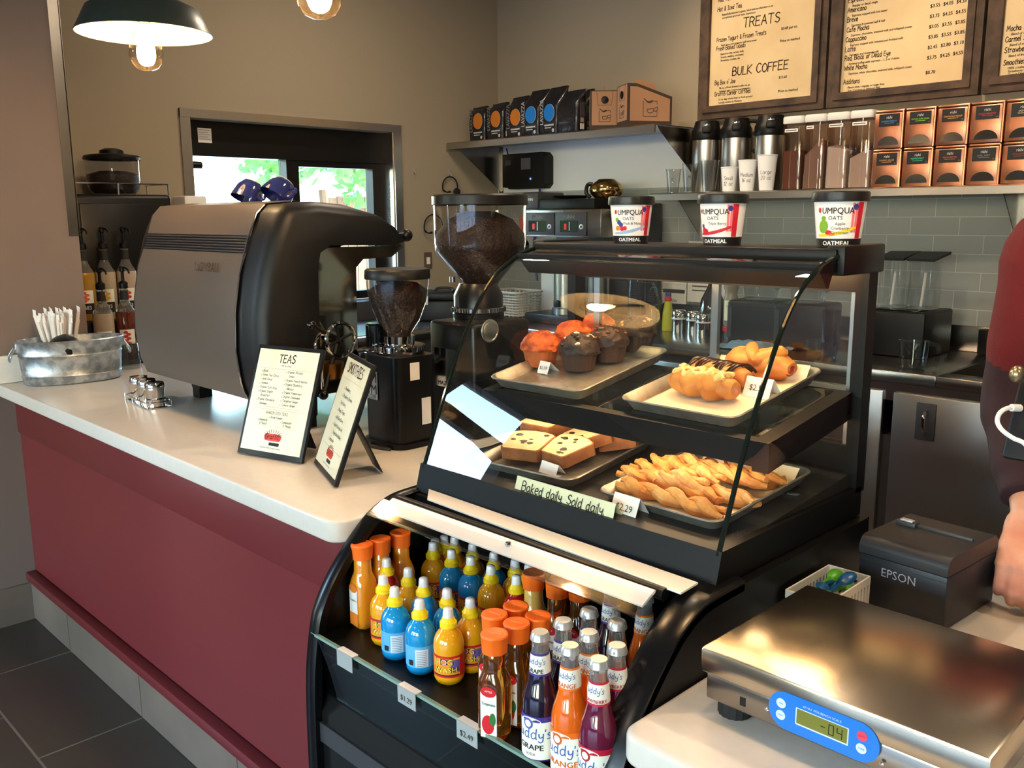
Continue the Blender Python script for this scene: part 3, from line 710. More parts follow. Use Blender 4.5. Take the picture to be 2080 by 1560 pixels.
# ---------------------------------------------------------------- filled pastries
gold = mat('golden_pastry', (208, 140, 66), .42, var=(28, (176, 98, 40), .4, .7), bump=(40, .5, .003))
icing = mat('yellow_icing', (226, 196, 128), .4); choc_s = mat('chocolate_drizzle', (46, 26, 18), .3); jam = mat('red_jam', (150, 44, 40), .25); pinkj = mat('pink_filling', (196, 120, 106), .35)
def pastry(px, label, L_, rad, rz, kind, seed):
    p = on(px[0], px[1], sz(1.29)+.006, 1.29, SS); rnd = random.Random(seed)
    t = thing('filled_pastry', label, 'pastry', p, rz, 'filled pastries on the upper tray')
    pts = 40; ring = []
    for i in range(pts+1):
        u = i/pts; x = (u-.5)*L_; e = min(1, 3.4*min(u, 1-u)+.22)**.5
        br = .86+.26*abs(math.sin(u*PI*(3.5 if kind != 'twist' else 2)+.4))
        rr = []
        for k in range(28):
            a = 2*PI*k/28; ww = 1+.07*math.sin(2*a+u*16+seed)+.16*noise.noise(Vector((u*9, math.cos(a)*1.6, math.sin(a)*1.6+seed)))
            rr.append((x, rad*1.05*e*br*ww*math.cos(a), max(0, rad*.82+rad*.86*e*br*ww*math.sin(a))))
        ring.append(rr)
    MB().loft(ring, gold).build('dough', t)
    q = MB()
    if kind == 'iced':
        for k in range(3):
            q.tube([((u-.5)*L_*.80, rad*.55*math.sin(u*11+k*2.1), rad*1.60-.009*math.sin(u*11+k*2.1)**2+.22*rad*abs(math.sin(u*PI*3.5+.4))) for u in [i/24 for i in range(25)]], [.0055+.0025*math.sin(i*1.3) for i in range(25)], icing, 7)
        q.build('icing', t); q = MB()
    if kind == 'choc':
        for k in range(13):
            x = (k/12-.5)*L_*.78; w_ = rnd.uniform(-.006, .006)
            q.tube([(x-.008+w_, -rad*.95, rad*1.2), (x-.003, -rad*.5, rad*1.66), (x+.003, 0, rad*1.76), (x+.006, rad*.5, rad*1.66), (x+.01-w_, rad*.95, rad*1.2)], rnd.uniform(.0018, .0032), choc_s, 6, sm=3)
        q.build('drizzle', t); q = MB()
    q.blob((L_*.46, 0, rad*.75), (.008, rad*.45, rad*.42), jam if kind == 'twist' else pinkj, .4, 6, 12, 8, seed)
    q.build('filling', t)
    if kind == 'twist':
        MB().tube([((u-.5)*L_*.75, rad*.9*math.cos(u*5), rad*(1.1+.62*abs(math.sin(u*5)))) for u in [i/16 for i in range(17)]], [.005]+[.013]*15+[.005], gold, 10).build('dough_strand', t)
pastry((1428, 806), 'pastry with yellow icing, nearest the glass on the parchment', .150, .029, R(-6), 'iced', 1)
pastry((1462, 782), 'pastry striped with chocolate drizzle between the iced and plain ones', .145, .027, R(-12), 'choc', 2)
pastry((1543, 764), 'plain golden twisted pastry at the back of the parchment', .155, .031, R(-10), 'twist', 3)
# ---------------------------------------------------------------- loaf cake slices
crumb = mat('yellow_cake_crumb', (228, 206, 160), .75, var=(60, (214, 184, 130), .3, .7), bump=(120, .4, .002)); crust = mat('baked_crust', (150, 94, 52), .65, var=(30, (118, 68, 36)), bump=(80, .5, .002)); berry = mat('dark_berry', (46, 30, 40), .5)
def slice_(px, label, rz, rx, lift, seed, ry=0):
    p = on(px[0], px[1], dz(1.13)+.008, 1.13, DS); rnd = random.Random(seed); p.z += lift
    t = thing('cake_slice', label, 'cake slice', p, 0, 'loaf cake slices on the lower tray'); t.rotation_euler = (rx, ry, rz)
    o = [(-.034, -.036), (.034, -.036), (.038, -.030), (.043, .020), (.045, .030), (.040, .036), (.024, .042), (0, .045), (-.024, .042), (-.040, .036), (-.045, .030), (-.043, .020), (-.038, -.030)]
    o = [(x*1.13, y*1.13) for x, y in o]
    th = .026; inn = [(x*.94, y*.94) for x, y in o]
    MB().loft([[(x, y, .0) for x, y in inn], [(x, y, .001) for x, y in o], [(x, y, th-.001) for x, y in o], [(x, y, th) for x, y in inn]], crust, True, False).build('crust', t)
    g = MB(); g.add([(x, y, th+.0002) for x, y in inn], [tuple(range(len(inn)))], crumb)
    for k in range(8):
        x, y = rnd.uniform(-.032, .032), rnd.uniform(-.028, .034); s_ = rnd.uniform(.003, .0075)
        g.blob((x, y, th), (s_*1.4, s_, .0014), berry, .5, 8, 8, 5, k)
    g.build('crumb', t)
slice_((1150, 938), 'berry loaf slice nearest the glass, beside the blank card', R(-8), R(14), .010, 1)
slice_((1072, 930), 'berry loaf slice at the left front, under the sky reflection', R(20), R(12), .012, 2)
slice_((1110, 902), 'berry loaf slice in the middle of the tray behind the two front ones', R(4), R(8), .030, 3)
slice_((1195, 915), 'berry loaf slice leaning to the right of the front one', R(-28), R(16), .016, 4)
slice_((1245, 907), 'berry loaf slice at the right end of the tray', R(-34), R(6), .004, 5)
slice_((1165, 880), 'berry loaf slice at the back of the tray', R(-10), R(4), .006, 6)
# ---------------------------------------------------------------- sugared twists
tw_m = [mat('sugared_twist', (222, 160, 84), .6, var=(40, (190, 112, 50), .35, .7), bump=(160, .7, .002)), mat('pale_sugared_twist', (226, 178, 112), .6, var=(40, (200, 132, 66), .35, .7), bump=(160, .7, .002))]
TW = [(1300, 1006, -20, 0), (1366, 1024, -22, 0), (1432, 1046, -14, 0), (1353, 992, -22, 0), (1424, 1017, -24, 0), (1428, 994, -18, 1), (1512, 1000, -16, 1), (1494, 1024, -12, 0), (1368, 972, -28, 1), (1414, 970, -32, 1), (1304, 982, -8, 0), (1466, 990, -20, 1), (1450, 966, -50, 0), (1520, 976, -30, 0), (1560, 990, 30, 0), (1396, 1006, -22, 1), (1330, 968, -14, 0)]
wh = ['at the left front corner', 'second from the left front corner', 'nearest the front edge', 'in the left middle of the heap', 'in the centre front of the heap', 'lying on top in the centre', 'lying on top at the right', 'at the right front', 'lying on top at the left', 'lying on top at the back', 'at the far left edge', 'lying on top right of the centre', 'standing up at the back with red jam', 'at the back right with red jam', 'at the far right end, darker at the tip', 'on top between the front ones', 'at the back left edge']
for k, (x, y, a, lv) in enumerate(TW):
    p = on(x, y, dz(1.13)+.008, 1.13, DS); p.z += .014*lv
    a = a*.35+4*math.sin(k*2.3) if k not in (12, 14) else a; p.x -= .006; L_ = .100 if k not in (12, 14) else .07; g = MB(); r0 = .0118; rnd = random.Random(k)
    for ph in (0, PI):
        pts = [((u-.5)*L_, .0098*math.cos(u*5.2+ph+k), .0125+.0062*math.sin(u*5.2+ph+k)) for u in [i/14 for i in range(15)]]
        g.tube(pts, [r0*(.40+.6*math.sin(PI*min(max(i/14, .05), .95)))*(1+.14*rnd.uniform(-1, 1)) for i in range(15)], tw_m[k % 2], 9)
    t = thing('pastry_twist', 'sugared pastry twist '+wh[k], 'pastry', p, R(a), 'sugared twists on the lower tray'); g.build('dough', t)
    if k in (12, 13): MB().tube([((u-.5)*L_, .012*math.cos(u*6.5+1.5+k), .016+.011*math.sin(u*6.5+1.5+k)) for u in [i/10 for i in range(11)]], .003, jam, 6).build('jam', t)
# ---------------------------------------------------------------- cards
card = mat('white_price_card', (236, 234, 236), .6); cream = mat('cream_sign_card', (226, 224, 190), .6)
def tent(name, label, p, rz, w_, h, txt, size, m=card, kind='sans', dep=.03, cat='price card', tilt=.38, sx=1):
    t = MB().at(p, rz); y0 = -h*tilt
    t.add([(-w_/2, y0, 0), (w_/2, y0, 0), (w_/2, 0, h), (-w_/2, 0, h)], [(0, 1, 2, 3)], m); t.add([(-w_/2, .001, h), (w_/2, .001, h), (w_/2, dep, 0), (-w_/2, dep, 0)], [(0, 1, 2, 3)], m)
    t.add([(-w_/2, y0, -.0005), (w_/2, y0, -.0005), (w_/2, dep, -.0005), (-w_/2, dep, -.0005)], [(0, 1, 2, 3)], m)
    if txt: t.text(txt, size, ink, plane((0, y0*(1-(h*.5-size*.36)/h), h*.5-size*.36), (1, 0, 0), (0, -y0/h, 1)), kind=kind, wt=.11, lift=.0012, sx=sx)
    return tag(t.build(name, recalc=False), label, cat)
def plc(px, dy=0): return on(px[0], px[1], dz(1.13), 1.13, DS)
p = plc((1262, 1056)); tent('price_card', 'white price card reading $2.29 in front of the sugared twists', (p.x, p.y+.016, p.z), R(-4), .058, .040, '$2.29', .017)
p = plc((1126, 1042)); tent('handwritten_sign', 'long cream sign with hand lettering, leaning inside the lower glass', (-1.030, 1.143, dz(1.143)+.0005), R(-1.0), .238, .034, 'Baked daily. Sold daily.', .0165, cream, 'hand', .024, 'sign', .30, 1.0)
p = on(1543, 806, sz(1.29)+.004, 1.29, SS); tent('price_card', 'white price card reading $2.59 beside the filled pastries', p, R(-8), .060, .036, '$2.59', .016)
p = on(1108, 758, sz(1.29)+.004, 1.29, SS); tent('price_card', 'white price card reading $2.59 in front of the front orange muffin', p, R(-6), .034, .026, '$2.59', .011)
p = on(1118, 962, dz(1.13)+.004, 1.13, DS); tent('price_card', 'blank white card at the front of the loaf cake tray', p, R(-8), .052, .022, '', .01, dep=.02)
# ---------------------------------------------------------------- oatmeal cups on top of the case
lid_b = mat('black_cup_lid', (22, 22, 22), .35); cupw = mat('white_paper_cup', (238, 238, 240), .45); cupk = mat('black_cup_band', (18, 18, 18), .4)
redl = mat('label_red', (198, 30, 48), .5); pinks = mat('label_pink_stripe', (230, 120, 130), .5); blue_l = mat('label_blue', (48, 60, 140), .5); lblue = mat('label_sky_blue', (150, 186, 226), .5); yel_l = mat('label_yellow', (240, 212, 40), .5); grn_l = mat('label_green', (120, 170, 46), .5); orange_l = mat('label_orange', (236, 130, 40), .5); purple_l = mat('label_purple', (84, 50, 120), .5)
def oat(px, label, lines, kind, turn):
    p = P(px[0], px[1], Y=1.535); p.z = 1.4415
    a = facing(p)+turn; t = thing('oatmeal_cup', label, 'oatmeal cup', p, 0, 'oatmeal cups on the display case')
    h = .080; rf = lambda z: .0355+.0085*z/h
    MB().lathe([(0, .001), (rf(0), 0), (rf(h), h), (0, h)], cupw, 40).build('cup', t)
    g = MB(); g.lathe([(rf(h)+.0005, h-.002), (.0485, h-.001), (.0490, h+.003), (.0482, h+.014), (.046, h+.016), (.044, h+.0145), (0, h+.0145)], lid_b, 40); g.build('lid', t)
    g = MB(); g.patch(rf, 0, PI*rf(.007)*.999, 0, .0155, cupk, 40, .0003)
    g.text('OATMEAL', .0105, cupw, wrap=(rf, a-.05, .0042), lift=.0009, bold=.03); 
    g.text('UMPQUA', .0150, ink, wrap=(rf, a-.02, .058), lift=.0009, sx=.90, bold=.012); g.text('OATS', .0095, ink, wrap=(rf, a-.12, .0475), lift=.0009)
    for i, l in enumerate(lines): g.text(l, .0072, ink, wrap=(rf, a+.08, .0385-.0075*i), lift=.0009)
    sw = {'nuts': lblue, 'berry': redl, 'apple': yel_l}[kind]
    for k in range(16):
        u = k/15; x = -.034+.062*u; z = .019+.013*u*u+.002; g.disc(rf, a, x, z, .0042, .0022+.0012*math.sin(u*3), sw, .0006, 8)
    for x in (.024, .030): g.patch(rf, a+x/.04, .0024, .026, .076, pinks, 2, .0005)
    g.patch(rf, a+.95, .006, .016, .077, redl, 3, .0004)
    g.disc(rf, a, .030, .069, .0052, .0052, blue_l, .0008); g.disc(rf, a, -.035, .064, .003, .0045, redl, .0008)
    if kind == 'apple': fr_ = [(-.026, .036, .0095, .0115, grn_l), (-.026, .05, .005, .004, grn_l), (-.016, .026, .006, .004, redl), (-.010, .023, .006, .0025, orange_l)]
    elif kind == 'berry': fr_ = [(-.030, .036, .004, .004, blue_l), (-.027, .028, .006, .006, redl), (-.020, .026, .005, .005, redl)]
    else: fr_ = [(-.031, .048, .0045, .0045, grn_l), (-.026, .043, .005, .005, blue_l), (-.021, .038, .005, .005, blue_l), (-.029, .031, .006, .005, orange_l), (-.018, .030, .005, .005, redl), (-.012, .031, .0045, .0045, redl)]
    for x, z, rx, rz_, m in fr_: g.disc(rf, a, x, z, rx, rz_, m, .0007)
    g.build('label', t, recalc=False)
oat((1281, 492), 'oatmeal cup with blueberries and nuts on its label, left of three on the case', ['Fruit & Nuts'], 'nuts', -.02)
oat((1466, 497), 'oatmeal cup with red triple-berry label, middle of three on the case', ['Triple Berry'], 'berry', -.35)
oat((1702, 502), 'oatmeal cup with a green apple on its label, right of three on the case', ['Apple', 'Cranberry', 'Cinnamon'], 'apple', -.05)
# ================================================================ bottles in the open cooler
def liquid(name, col, rough=.12, sss=0, coat=1): return mat(name, col, rough, coat=coat, sss=sss)
ljy = liquid('orange_yellow_drink', (236, 164, 20)); ljb = liquid('bright_blue_drink', (14, 140, 206)); ljr = liquid('red_drink', (170, 22, 26))
def amber(name, col, tr=.75):
    m = mat(name, col, .04, trans=tr, ior=1.36, coat=.5); return m
apple = amber('apple_juice', (226, 150, 52), .94); lemon = liquid('cloudy_lemonade', (214, 176, 86)); oj = liquid('orange_juice', (222, 140, 30))
cap_y = mat('yellow_cap', (246, 214, 24), .35); nozzle = mat('frosted_white_nozzle', (226, 226, 230), .3, coat=.6); cap_o = mat('orange_screw_cap', (240, 108, 24), .42)
hog = {'y': (ljy, 'yellow'), 'b': (ljb, 'blue'), 'r': (ljr, 'red')}
HH, HT, HB = .1344, .170, .2026
lab_red = mat('red_bottle_label', (206, 30, 40), .4); lab_pur = mat('purple_art', (110, 90, 170), .5); lab_blue = mat('pale_blue_label', (92, 172, 224), .4)
def hog_bottle(x, y, kind, label, face, back):
    m, cn = hog[kind]; t = thing('juice_bottle', label, 'juice bottle', (x, y, WZ+.0005), 0, 'squeezy juice bottles in the cooler')
    r = .0270
    MB().lathe([(0, .002), (.020, 0), (.0245, .004), (r, .012), (r-.001, .016), (r-.0005, .058), (r, .064), (.0268, .071), (.0255, .079), (.0222, .087), (.0172, .0935), (.0135, .0972), (.0125, .101), (0, .101)], m, 28).build('body', t)
    c = MB(); n = 28; rings = [[((rr*(1+.025*(i % 2)))*math.cos(2*PI*i/n), rr*(1+.025*(i % 2))*math.sin(2*PI*i/n), z) for i in range(n)] for rr, z in ((.0148, .1005), (.0148, .1085))]
    c.loft(rings, cap_y); c.lathe([(.0142, .1085), (.0128, .1105), (.0105, .1165), (.0098, .1175), (0, .1175)], cap_y, 20); c.build('cap', t)
    MB().lathe([(.0096, .1172), (.0094, .1215), (.0088, .129), (.0078, .1325), (.005, HH), (0, HH)], nozzle, 18).build('nozzle', t)
    g = MB(); rl = r-.0006
    if not back:
        g.patch(rl, face, PI*rl*.62, .017, .056, lab_red, 30, .0004)
        g.patch(rl, face, .026, .021, .052, mat_yl, 12, .0006)
        for k in range(7): g.patch(rl, face+.38+.09*k, .0011, .026+.002*(k % 3), .049, lab_pur, 2, .0009)
        g.patch(rl, face-.02, .024, .0205, .0225, ink, 8, .0009)
        for dx, c2 in ((-.0125, 'H'), (-.0025, 'O'), (.0075, 'G')):
            g.text(c2, .0165, ink, wrap=(rl, face+dx/rl, .0405), lift=.0010, sx=1.25); g.text(c2, .0145, {'O': pinkc}.get(c2, mat_yw), wrap=(rl, face+dx/rl, .0412), lift=.0016)
        g.text('WASH', .0145, ink, wrap=(rl, face, .0265), lift=.0010, sx=1.15); g.text('WASH', .0128, mat_yw, wrap=(rl, face, .0272), lift=.0016, sx=1.12)
    else:
        g.patch(rl, face, .034, .017, .056, lab_blue if kind == 'b' else lab_red, 16, .0004)
        g.patch(rl, face+.30, .0115, .0185, .051, mat_pw, 6, .0007)
        for k in range(9): g.patch(rl, face+.30, .009, .0205+.0033*k, .0212+.0033*k, grey_pl, 4, .0010)
        for k in range(8): g.patch(rl, face-.62+.045*k, .0003+.0003*(k % 3), .021, .031, ink, 1, .0009)
    g.build('label', t, recalc=False)
mat_yl = mat('orange_art', (232, 150, 40), .5); mat_yw = mat('yellow_lettering', (252, 232, 60), .5); pinkc = mat('pink_lettering', (240, 170, 196), .5); mat_pw = mat('pale_print_panel', (206, 224, 236), .5)
def atop(px, h): q = P(px[0], px[1], Z=WZ+h); return q.x, q.y
HOG = [(835, 1077, 'r', 'red squeezy juice bottle, back left, beside the cooler end panel'), (888, 1082, 'y', 'yellow squeezy bottle just right of the red one at the back left'), (923, 1089, 'y', 'yellow squeezy bottle half hidden in the third place of the back row'), (960, 1103, 'y', 'yellow squeezy bottle in the back row above the bright blue one'), (1003, 1121, 'b', 'blue squeezy bottle in the back row behind the big yellow bottle'), (879, 1101, 'y', 'yellow squeezy bottle in front of the back-left red one'), (917, 1116, 'b', 'blue squeezy bottle left of the brightest blue one in the second row'), (956, 1130, 'b', 'bright blue squeezy bottle in the middle of the cooler'), (997, 1148, 'y', 'bright yellow squeezy bottle in the middle, left of the lemonade'), (1046, 1136, 'y', 'yellow squeezy bottle peeping out behind the middle yellow one'), (1049, 1168, 'r', 'red squeezy bottle with a yellow cap, left of the lemonade'), (785, 1133, 'r', 'red squeezy bottle at the left, behind the leftmost yellow one'), (778, 1168, 'y', 'leftmost yellow squeezy bottle in the front group'), (829, 1153, 'y', 'yellow squeezy bottle behind the barcode blue one'), (860, 1173, 'b', 'dim blue squeezy bottle behind the front blue one'), (801, 1192, 'b', 'blue squeezy bottle showing a barcode label at the front left'), (852, 1217, 'b', 'bright blue squeezy bottle showing a pale nutrition label at the front'), (908, 1195, 'b', 'blue squeezy bottle behind the front yellow one'), (910, 1234, 'y', 'front yellow squeezy bottle with a red cartoon-lettered label'), (955, 1214, 'y', 'yellow squeezy bottle right of the front one, touching the amber juice'), (1074, 1145, 'y', 'yellow squeezy bottle in the back row behind the lemonade cap')]
for x, y, k, l in HOG:
    X, Y = atop((x, y), HH); X = max(X, XL+.042)
    if y == 1077: Y += .004
    hog_bottle(X, Y, k, l, facing((X, Y))-.25, (x, y) in ((801, 1192), (852, 1217), (860, 1173)))
white_l = mat('white_bottle_label', (240, 240, 238), .4); dkgreen = mat('leaf_green_print', (40, 110, 50), .5); applered = mat('apple_red_print', (206, 26, 36), .45)
def trop(x, y, liq, label, kind, turn):
    t = thing('juice_bottle', label, 'juice bottle', (x, y, WZ+.0005), turn, 'screw-cap juice bottles in the cooler'); H = HT
    # squarish body that rounds into a ribbed neck
    rings = []
    for z, w_, r in ((0, .036, .012), (.004, .043, .013), (.02, .0470, .014), (.085, .0470, .014), (.098, .044, .017), (.108, .038, .0175), (.113, .0355, .0172), (.118, .0345, .017), (.139, .0335, .0165), (.142, .030, .0148)):
        rings.append([(u, v, z) for u, v in rrect(w_, w_, min(r, w_/2-.0004), 5)])
    MB().loft(rings, liq).build('body', t)
    n = 40; c = MB(); c.loft([[(rr*(1+.018*math.sin(i*PI/2.5))*math.cos(2*PI*i/n), rr*(1+.018*math.sin(i*PI/2.5))*math.sin(2*PI*i/n), z) for i in range(n)] for rr, z in ((.0195, .1405), (.0195, .143), (.0208, .164), (.0215, .167))], cap_o)
    c.lathe([(.0215, .167), (.0205, .1695), (.019, H), (.0165, H-.0008), (0, H-.0008)], cap_o, 40)
    c.text('Tropicana', .0062, mat_cap, Matrix.Translation((0, -.001, H-.0006)), lift=.0003, sx=.9); c.build('cap', t)
    g = MB(); w_ = .0470/2+.0006; fm = plane((0, -w_, 0), (1, 0, 0), (0, 0, 1))
    o = [(-.0135, .008), (.0135, .008), (.0135, .080)]+[(.0135*math.cos(R(a)), .080+.012*math.sin(R(a))) for a in range(15, 180, 15)]+[(-.0135, .080)]
    if kind == 'apple':
        g.add([(u, -w_, z) for u, z in o], [tuple(range(len(o)))], white_l)
        g.add([(.013*math.cos(2*PI*k/16), -w_-.0003, .084+.0085*math.sin(2*PI*k/16)) for k in range(16)], [tuple(range(16))], applered)
        g.text('APPLE', .0048, white_l, fm @ Matrix.Translation((0, .0835, 0)), lift=.0008); g.text('Tropicana', .0068, dkgreen, fm @ Matrix.Translation((0, .062, 0)), lift=.0006, sx=.82, bold=.02)
        g.add([(-.001+.0105*math.cos(2*PI*k/18), -w_-.0003, .030+.016*math.sin(2*PI*k/18)) for k in range(18)], [tuple(range(18))], applered)
        g.add([(.007+.0065*math.cos(2*PI*k/14)*.8, -w_-.0006, .040+.011*math.sin(2*PI*k/14)) for k in range(14)], [tuple(range(14))], dkgreen)
    else:
        g.add([(u, -w_, z) for u, z in o], [tuple(range(len(o)))], white_l); g.box(-.0135, .0135, -w_-.0004, -w_-.0002, .008, .034, orange_l)
        g.add([(.013*math.cos(2*PI*k/16), -w_-.0003, .084+.0085*math.sin(2*PI*k/16)) for k in range(16)], [tuple(range(16))], orange_l); g.text('Tropicana', .0068, dkgreen, fm @ Matrix.Translation((0, .058, 0)), lift=.0006, sx=.82)
    g.build('label', t, recalc=False)
mat_cap = mat('pale_cap_print', (250, 190, 130), .5)
TR = [(1004, 1286, apple, 'amber apple juice bottle at the very front, cap lettering visible', 'apple', 14), (1049, 1264, apple, 'amber apple juice bottle second in the front right file', 'apple', 8), (1004, 1246, apple, 'orange-capped juice bottle behind the front amber one at the left', 'apple', 0), (1048, 1229, apple, 'orange-capped juice bottle farthest back of the close cluster', 'apple', 0), (1093, 1249, apple, 'orange-capped juice bottle beside the front grape soda', 'apple', 5), (1084, 1162, lemon, 'pale cloudy lemonade bottle with orange cap in the second cluster', 'orange', 0), (1132, 1178, apple, 'amber juice bottle right of the lemonade', 'apple', 0), (1178, 1183, apple, 'amber juice bottle partly under the light board', 'apple', 0), (1118, 1160, apple, 'juice bottle whose cap only peeps out behind the lemonade', 'apple', 0),
      (725, 1100, oj, 'orange juice bottle at the left end panel, nearest the lip', 'orange', -10), (752, 1087, oj, 'orange juice bottle at the left end, second from the lip', 'orange', 0), (789, 1041, oj, 'tall orange juice bottle at the left end, third from the lip', 'orange', 0)]
for x, y, m, l, k, a in TR:
    X, Y = atop((x, y), HT); X = max(X, XL+.038)
    if y == 1041: Y = 1.055
    if (x, y) == (752, 1087): Y = 1.005
    if (x, y) == (1118, 1160): Y += .03
    trop(X, Y, m, l, k, R(a+8))
crown = mat('silver_crown_cap', (196, 200, 202), .28, .7); neckg = mat('clear_neck_glass', (214, 214, 212), .05, trans=.85, ior=1.3, coat=.5)
sod = {'g': (mat('grape_soda', (26, 16, 40), .06, coat=1), 'GRAPE', mat('grape_border', (66, 50, 140), .4), ink), 'o': (mat('orange_soda', (232, 104, 16), .08, coat=1), 'ORANGE', mat('orange_border', (236, 116, 30), .4), mat('orange_print', (206, 96, 26), .5)), 's': (mat('strawberry_soda', (96, 20, 52), .06, coat=1), 'STRAWBERRY', mat('crimson_border', (190, 24, 56), .4), mat('crimson_print', (176, 30, 44), .5))}
blue_sc = mat('blue_script', (72, 96, 170), .5)
def soda(x, y, k, label, turn=0):
    liq, nm, bd, pr = sod[k]; t = thing('soda_bottle', label, 'soda bottle', (x, y, WZ+.0005), 0, 'glass soda bottles in the cooler')
    s = HB/.2; f = facing((x, y)) - .55 + turn
    bp_ = [(0, .002), (.023, 0), (.0265, .004), (.0268, .085), (.0262, .098), (.0235, .110), (.0195, .122), (.0165, .134), (.0148, .147)]
    body = [(r, z*s) for r, z in bp_]
    def rf(z):
        q = body[1:]+[(.0135, .165*s), (.0122, .178*s), (.0118, .19*s)]
        for (r0, z0), (r1, z1) in zip(q, q[1:]):
            if z0 <= z <= z1: return r0+(r1-r0)*(z-z0)/(z1-z0+1e-9)
        return q[-1][0]
    MB().lathe(body+[(.0144, .150*s), (0, .150*s)], liq, 28).build('body', t)
    MB().lathe([(.0144, .150*s), (.0135, .165*s), (.0122, .178*s), (.0118, .184*s), (.0132, .186*s), (.0132, .190*s), (.0115, .191*s), (0, .191*s)], neckg, 24).build('neck', t)
    n = 42; c = MB(); c.loft([[(rr*(1+(.05 if z < .192*s else 0)*(i % 2))*math.cos(2*PI*i/n), rr*(1+(.05 if z < .192*s else 0)*(i % 2))*math.sin(2*PI*i/n), z) for i in range(n)] for rr, z in ((.0146, .1895*s), (.0142, .193*s), (.0132, .1975*s), (.0115, HB))], crown); c.build('crown_cap', t, ang=30)
    g = MB()
    g.patch(rf, f, .040, .012, .082, bd, 18, .0004); g.patch(rf, f, .038, .0145, .0735, cream_l, 18, .0007)
    g.disc(rf, f, 0, .073, .017, .0075, cream_l, .0008, 20); g.disc(rf, f, -.004, .070, .0085, .0085, pr if k != 'g' else blue_sc, .0011, 18); g.disc(rf, f, -.004, .070, .0055, .0055, cream_l, .0014, 14)
    g.text("Buddy's", .0155, blue_sc, wrap=(rf, f, .0475), lift=.0012, kind='hand', wt=.10, sx=1.1); g.text(nm, .0125 if len(nm) < 8 else .009, pr, wrap=(rf, f, .0295), lift=.0012, sx=1.1, bold=.025); g.text('SODA', .006, pr, wrap=(rf, f, .0205), lift=.0012)
    g.build('label', t, recalc=False)
    g = MB(); z0, z1 = .138*s, .171*s
    g.patch(rf, f, .034, z0, z1, bd, 16, .0005); g.patch(rf, f, .034, z0+.0035, z1-.003, cream_l, 16, .0008)
    g.text("Buddy's", .0085, blue_sc, wrap=(rf, f, .1555*s), lift=.0013, kind='hand', wt=.10); g.text(nm, .0092 if len(nm) < 8 else .007, pr, wrap=(rf, f, .1425*s), lift=.0013, bold=.025); g.build('neck_label', t, recalc=False)
cream_l = mat('cream_soda_label', (236, 236, 222), .5)
SO = [(1097, 1283, 'g', 'grape soda bottle at the front beside the amber juice'), (1158, 1310, 'o', 'orange soda bottle in the front row between grape and strawberry'), (1217, 1338, 's', 'strawberry soda bottle at the front right corner of the cooler'), (1144, 1259, 'g', 'grape soda bottle just behind the front grape one'), (1197, 1283, 'o', 'orange soda bottle behind the front orange one'), (1254, 1310, 's', 'strawberry soda bottle behind the front strawberry one'), (1197, 1237, 'g', 'grape soda bottle third in its file, silver cap clear of the labels'), (1254, 1261, 'o', 'orange soda bottle third in its file near the right end panel'), (1242, 1188, 'g', 'grape soda bottle at the back, its neck label just under the light board'), (1310, 1209, 'o', 'orange soda bottle at the back right, cut off by the end panel')]
for x, y, k, l in SO:
    X, Y = atop((x, y), HB); X = min(X, XR-.044); soda(X, Y, k, l)
# ================================================================ on the long counter
galv = mat('galvanised_zinc', (150, 158, 164), .38, .85, var=(38, (196, 202, 206), .42, .6))
t = thing('metal_tub', 'galvanised oval metal tub at the left end of the counter by the taupe wall', 'tub', (-3.455, 1.145, ZC+.001), R(80))
def ovr(a, b, z, n=40): return [(x, y, z) for x, y in oval(a, b, n)]
g = MB(); g.loft([ovr(.158, .084, 0), ovr(.164, .090, .006), ovr(.166, .092, .028), ovr(.169, .095, .031), ovr(.1665, .0925, .034), ovr(.172, .098, .10), ovr(.175, .101, .104), ovr(.1725, .0985, .108), ovr(.180, .105, .150), ovr(.184, .109, .154), ovr(.180, .105, .158), ovr(.176, .101, .154), ovr(.160, .086, .012), ovr(.02, .01, .010)], galv, True, True); g.build('body', t, ang=50)
for sx in (1, -1):
    e = MB(); e.box(sx*.176-.004, sx*.176+.006, -.016, .016, .118, .150, galv, .002); e.tube([(sx*.182, -.012, .135), (sx*.198, -.026, .105), (sx*.200, 0, .088), (sx*.198, .026, .105), (sx*.182, .012, .135)], .003, galv, 8, sm=4); e.build('handle', t)
tag(MB().blob((0, 0, 0), (.068, .052, .05), black_pl, .05, 5, 24, 12, 2).build('dome_lid', None, (-3.425, 1.115, 1.040)), 'black domed lid lying in the top of the metal tub', 'lid')
MB_h = MB(); MB_h.lathe([(0, .012), (.05, .012), (.055, .016), (.060, .13), (.063, .135), (.060, .137), (.056, .13), (.051, .02), (0, .02)], clear_pl, 24)
hold = tag(MB_h.build('straw_cup', None, (-3.500, 1.125, ZC+.0125)), 'clear cup standing in the metal tub and holding the wrapped straws', 'cup')
stw = mat('white_straw_paper', (226, 222, 218), .7); rnd = random.Random(11)
for k in range(46):
    a = rnd.uniform(0, 2*PI); r = .046*math.sqrt(rnd.random()); bx, by = r*.75*math.cos(a), r*.75*math.sin(a); tx, ty = r*1.75*math.cos(a), r*1.75*math.sin(a); h = .225+rnd.uniform(-.018, .018)
    g = MB(); g.tube([(bx, by, .022), ((bx+tx)/2, (by+ty)/2, h*.55), (tx, ty, h-.01)], .0060, stw, 6)
    g.add([(tx-.006, ty-.003, h-.014), (tx+.006, ty+.003, h-.014), (tx+.007+rnd.uniform(-.004, .004), ty+.003, h+.006), (tx-.004, ty-.004, h+.010+rnd.uniform(-.004, .006))], [(0, 1, 2, 3)], stw)
    tag(g.build('wrapped_straw', None, (-3.500, 1.125, ZC+.013), recalc=False), 'white paper-wrapped straw in the clear cup behind the metal tub', 'straw', 'wrapped straws in the cup')
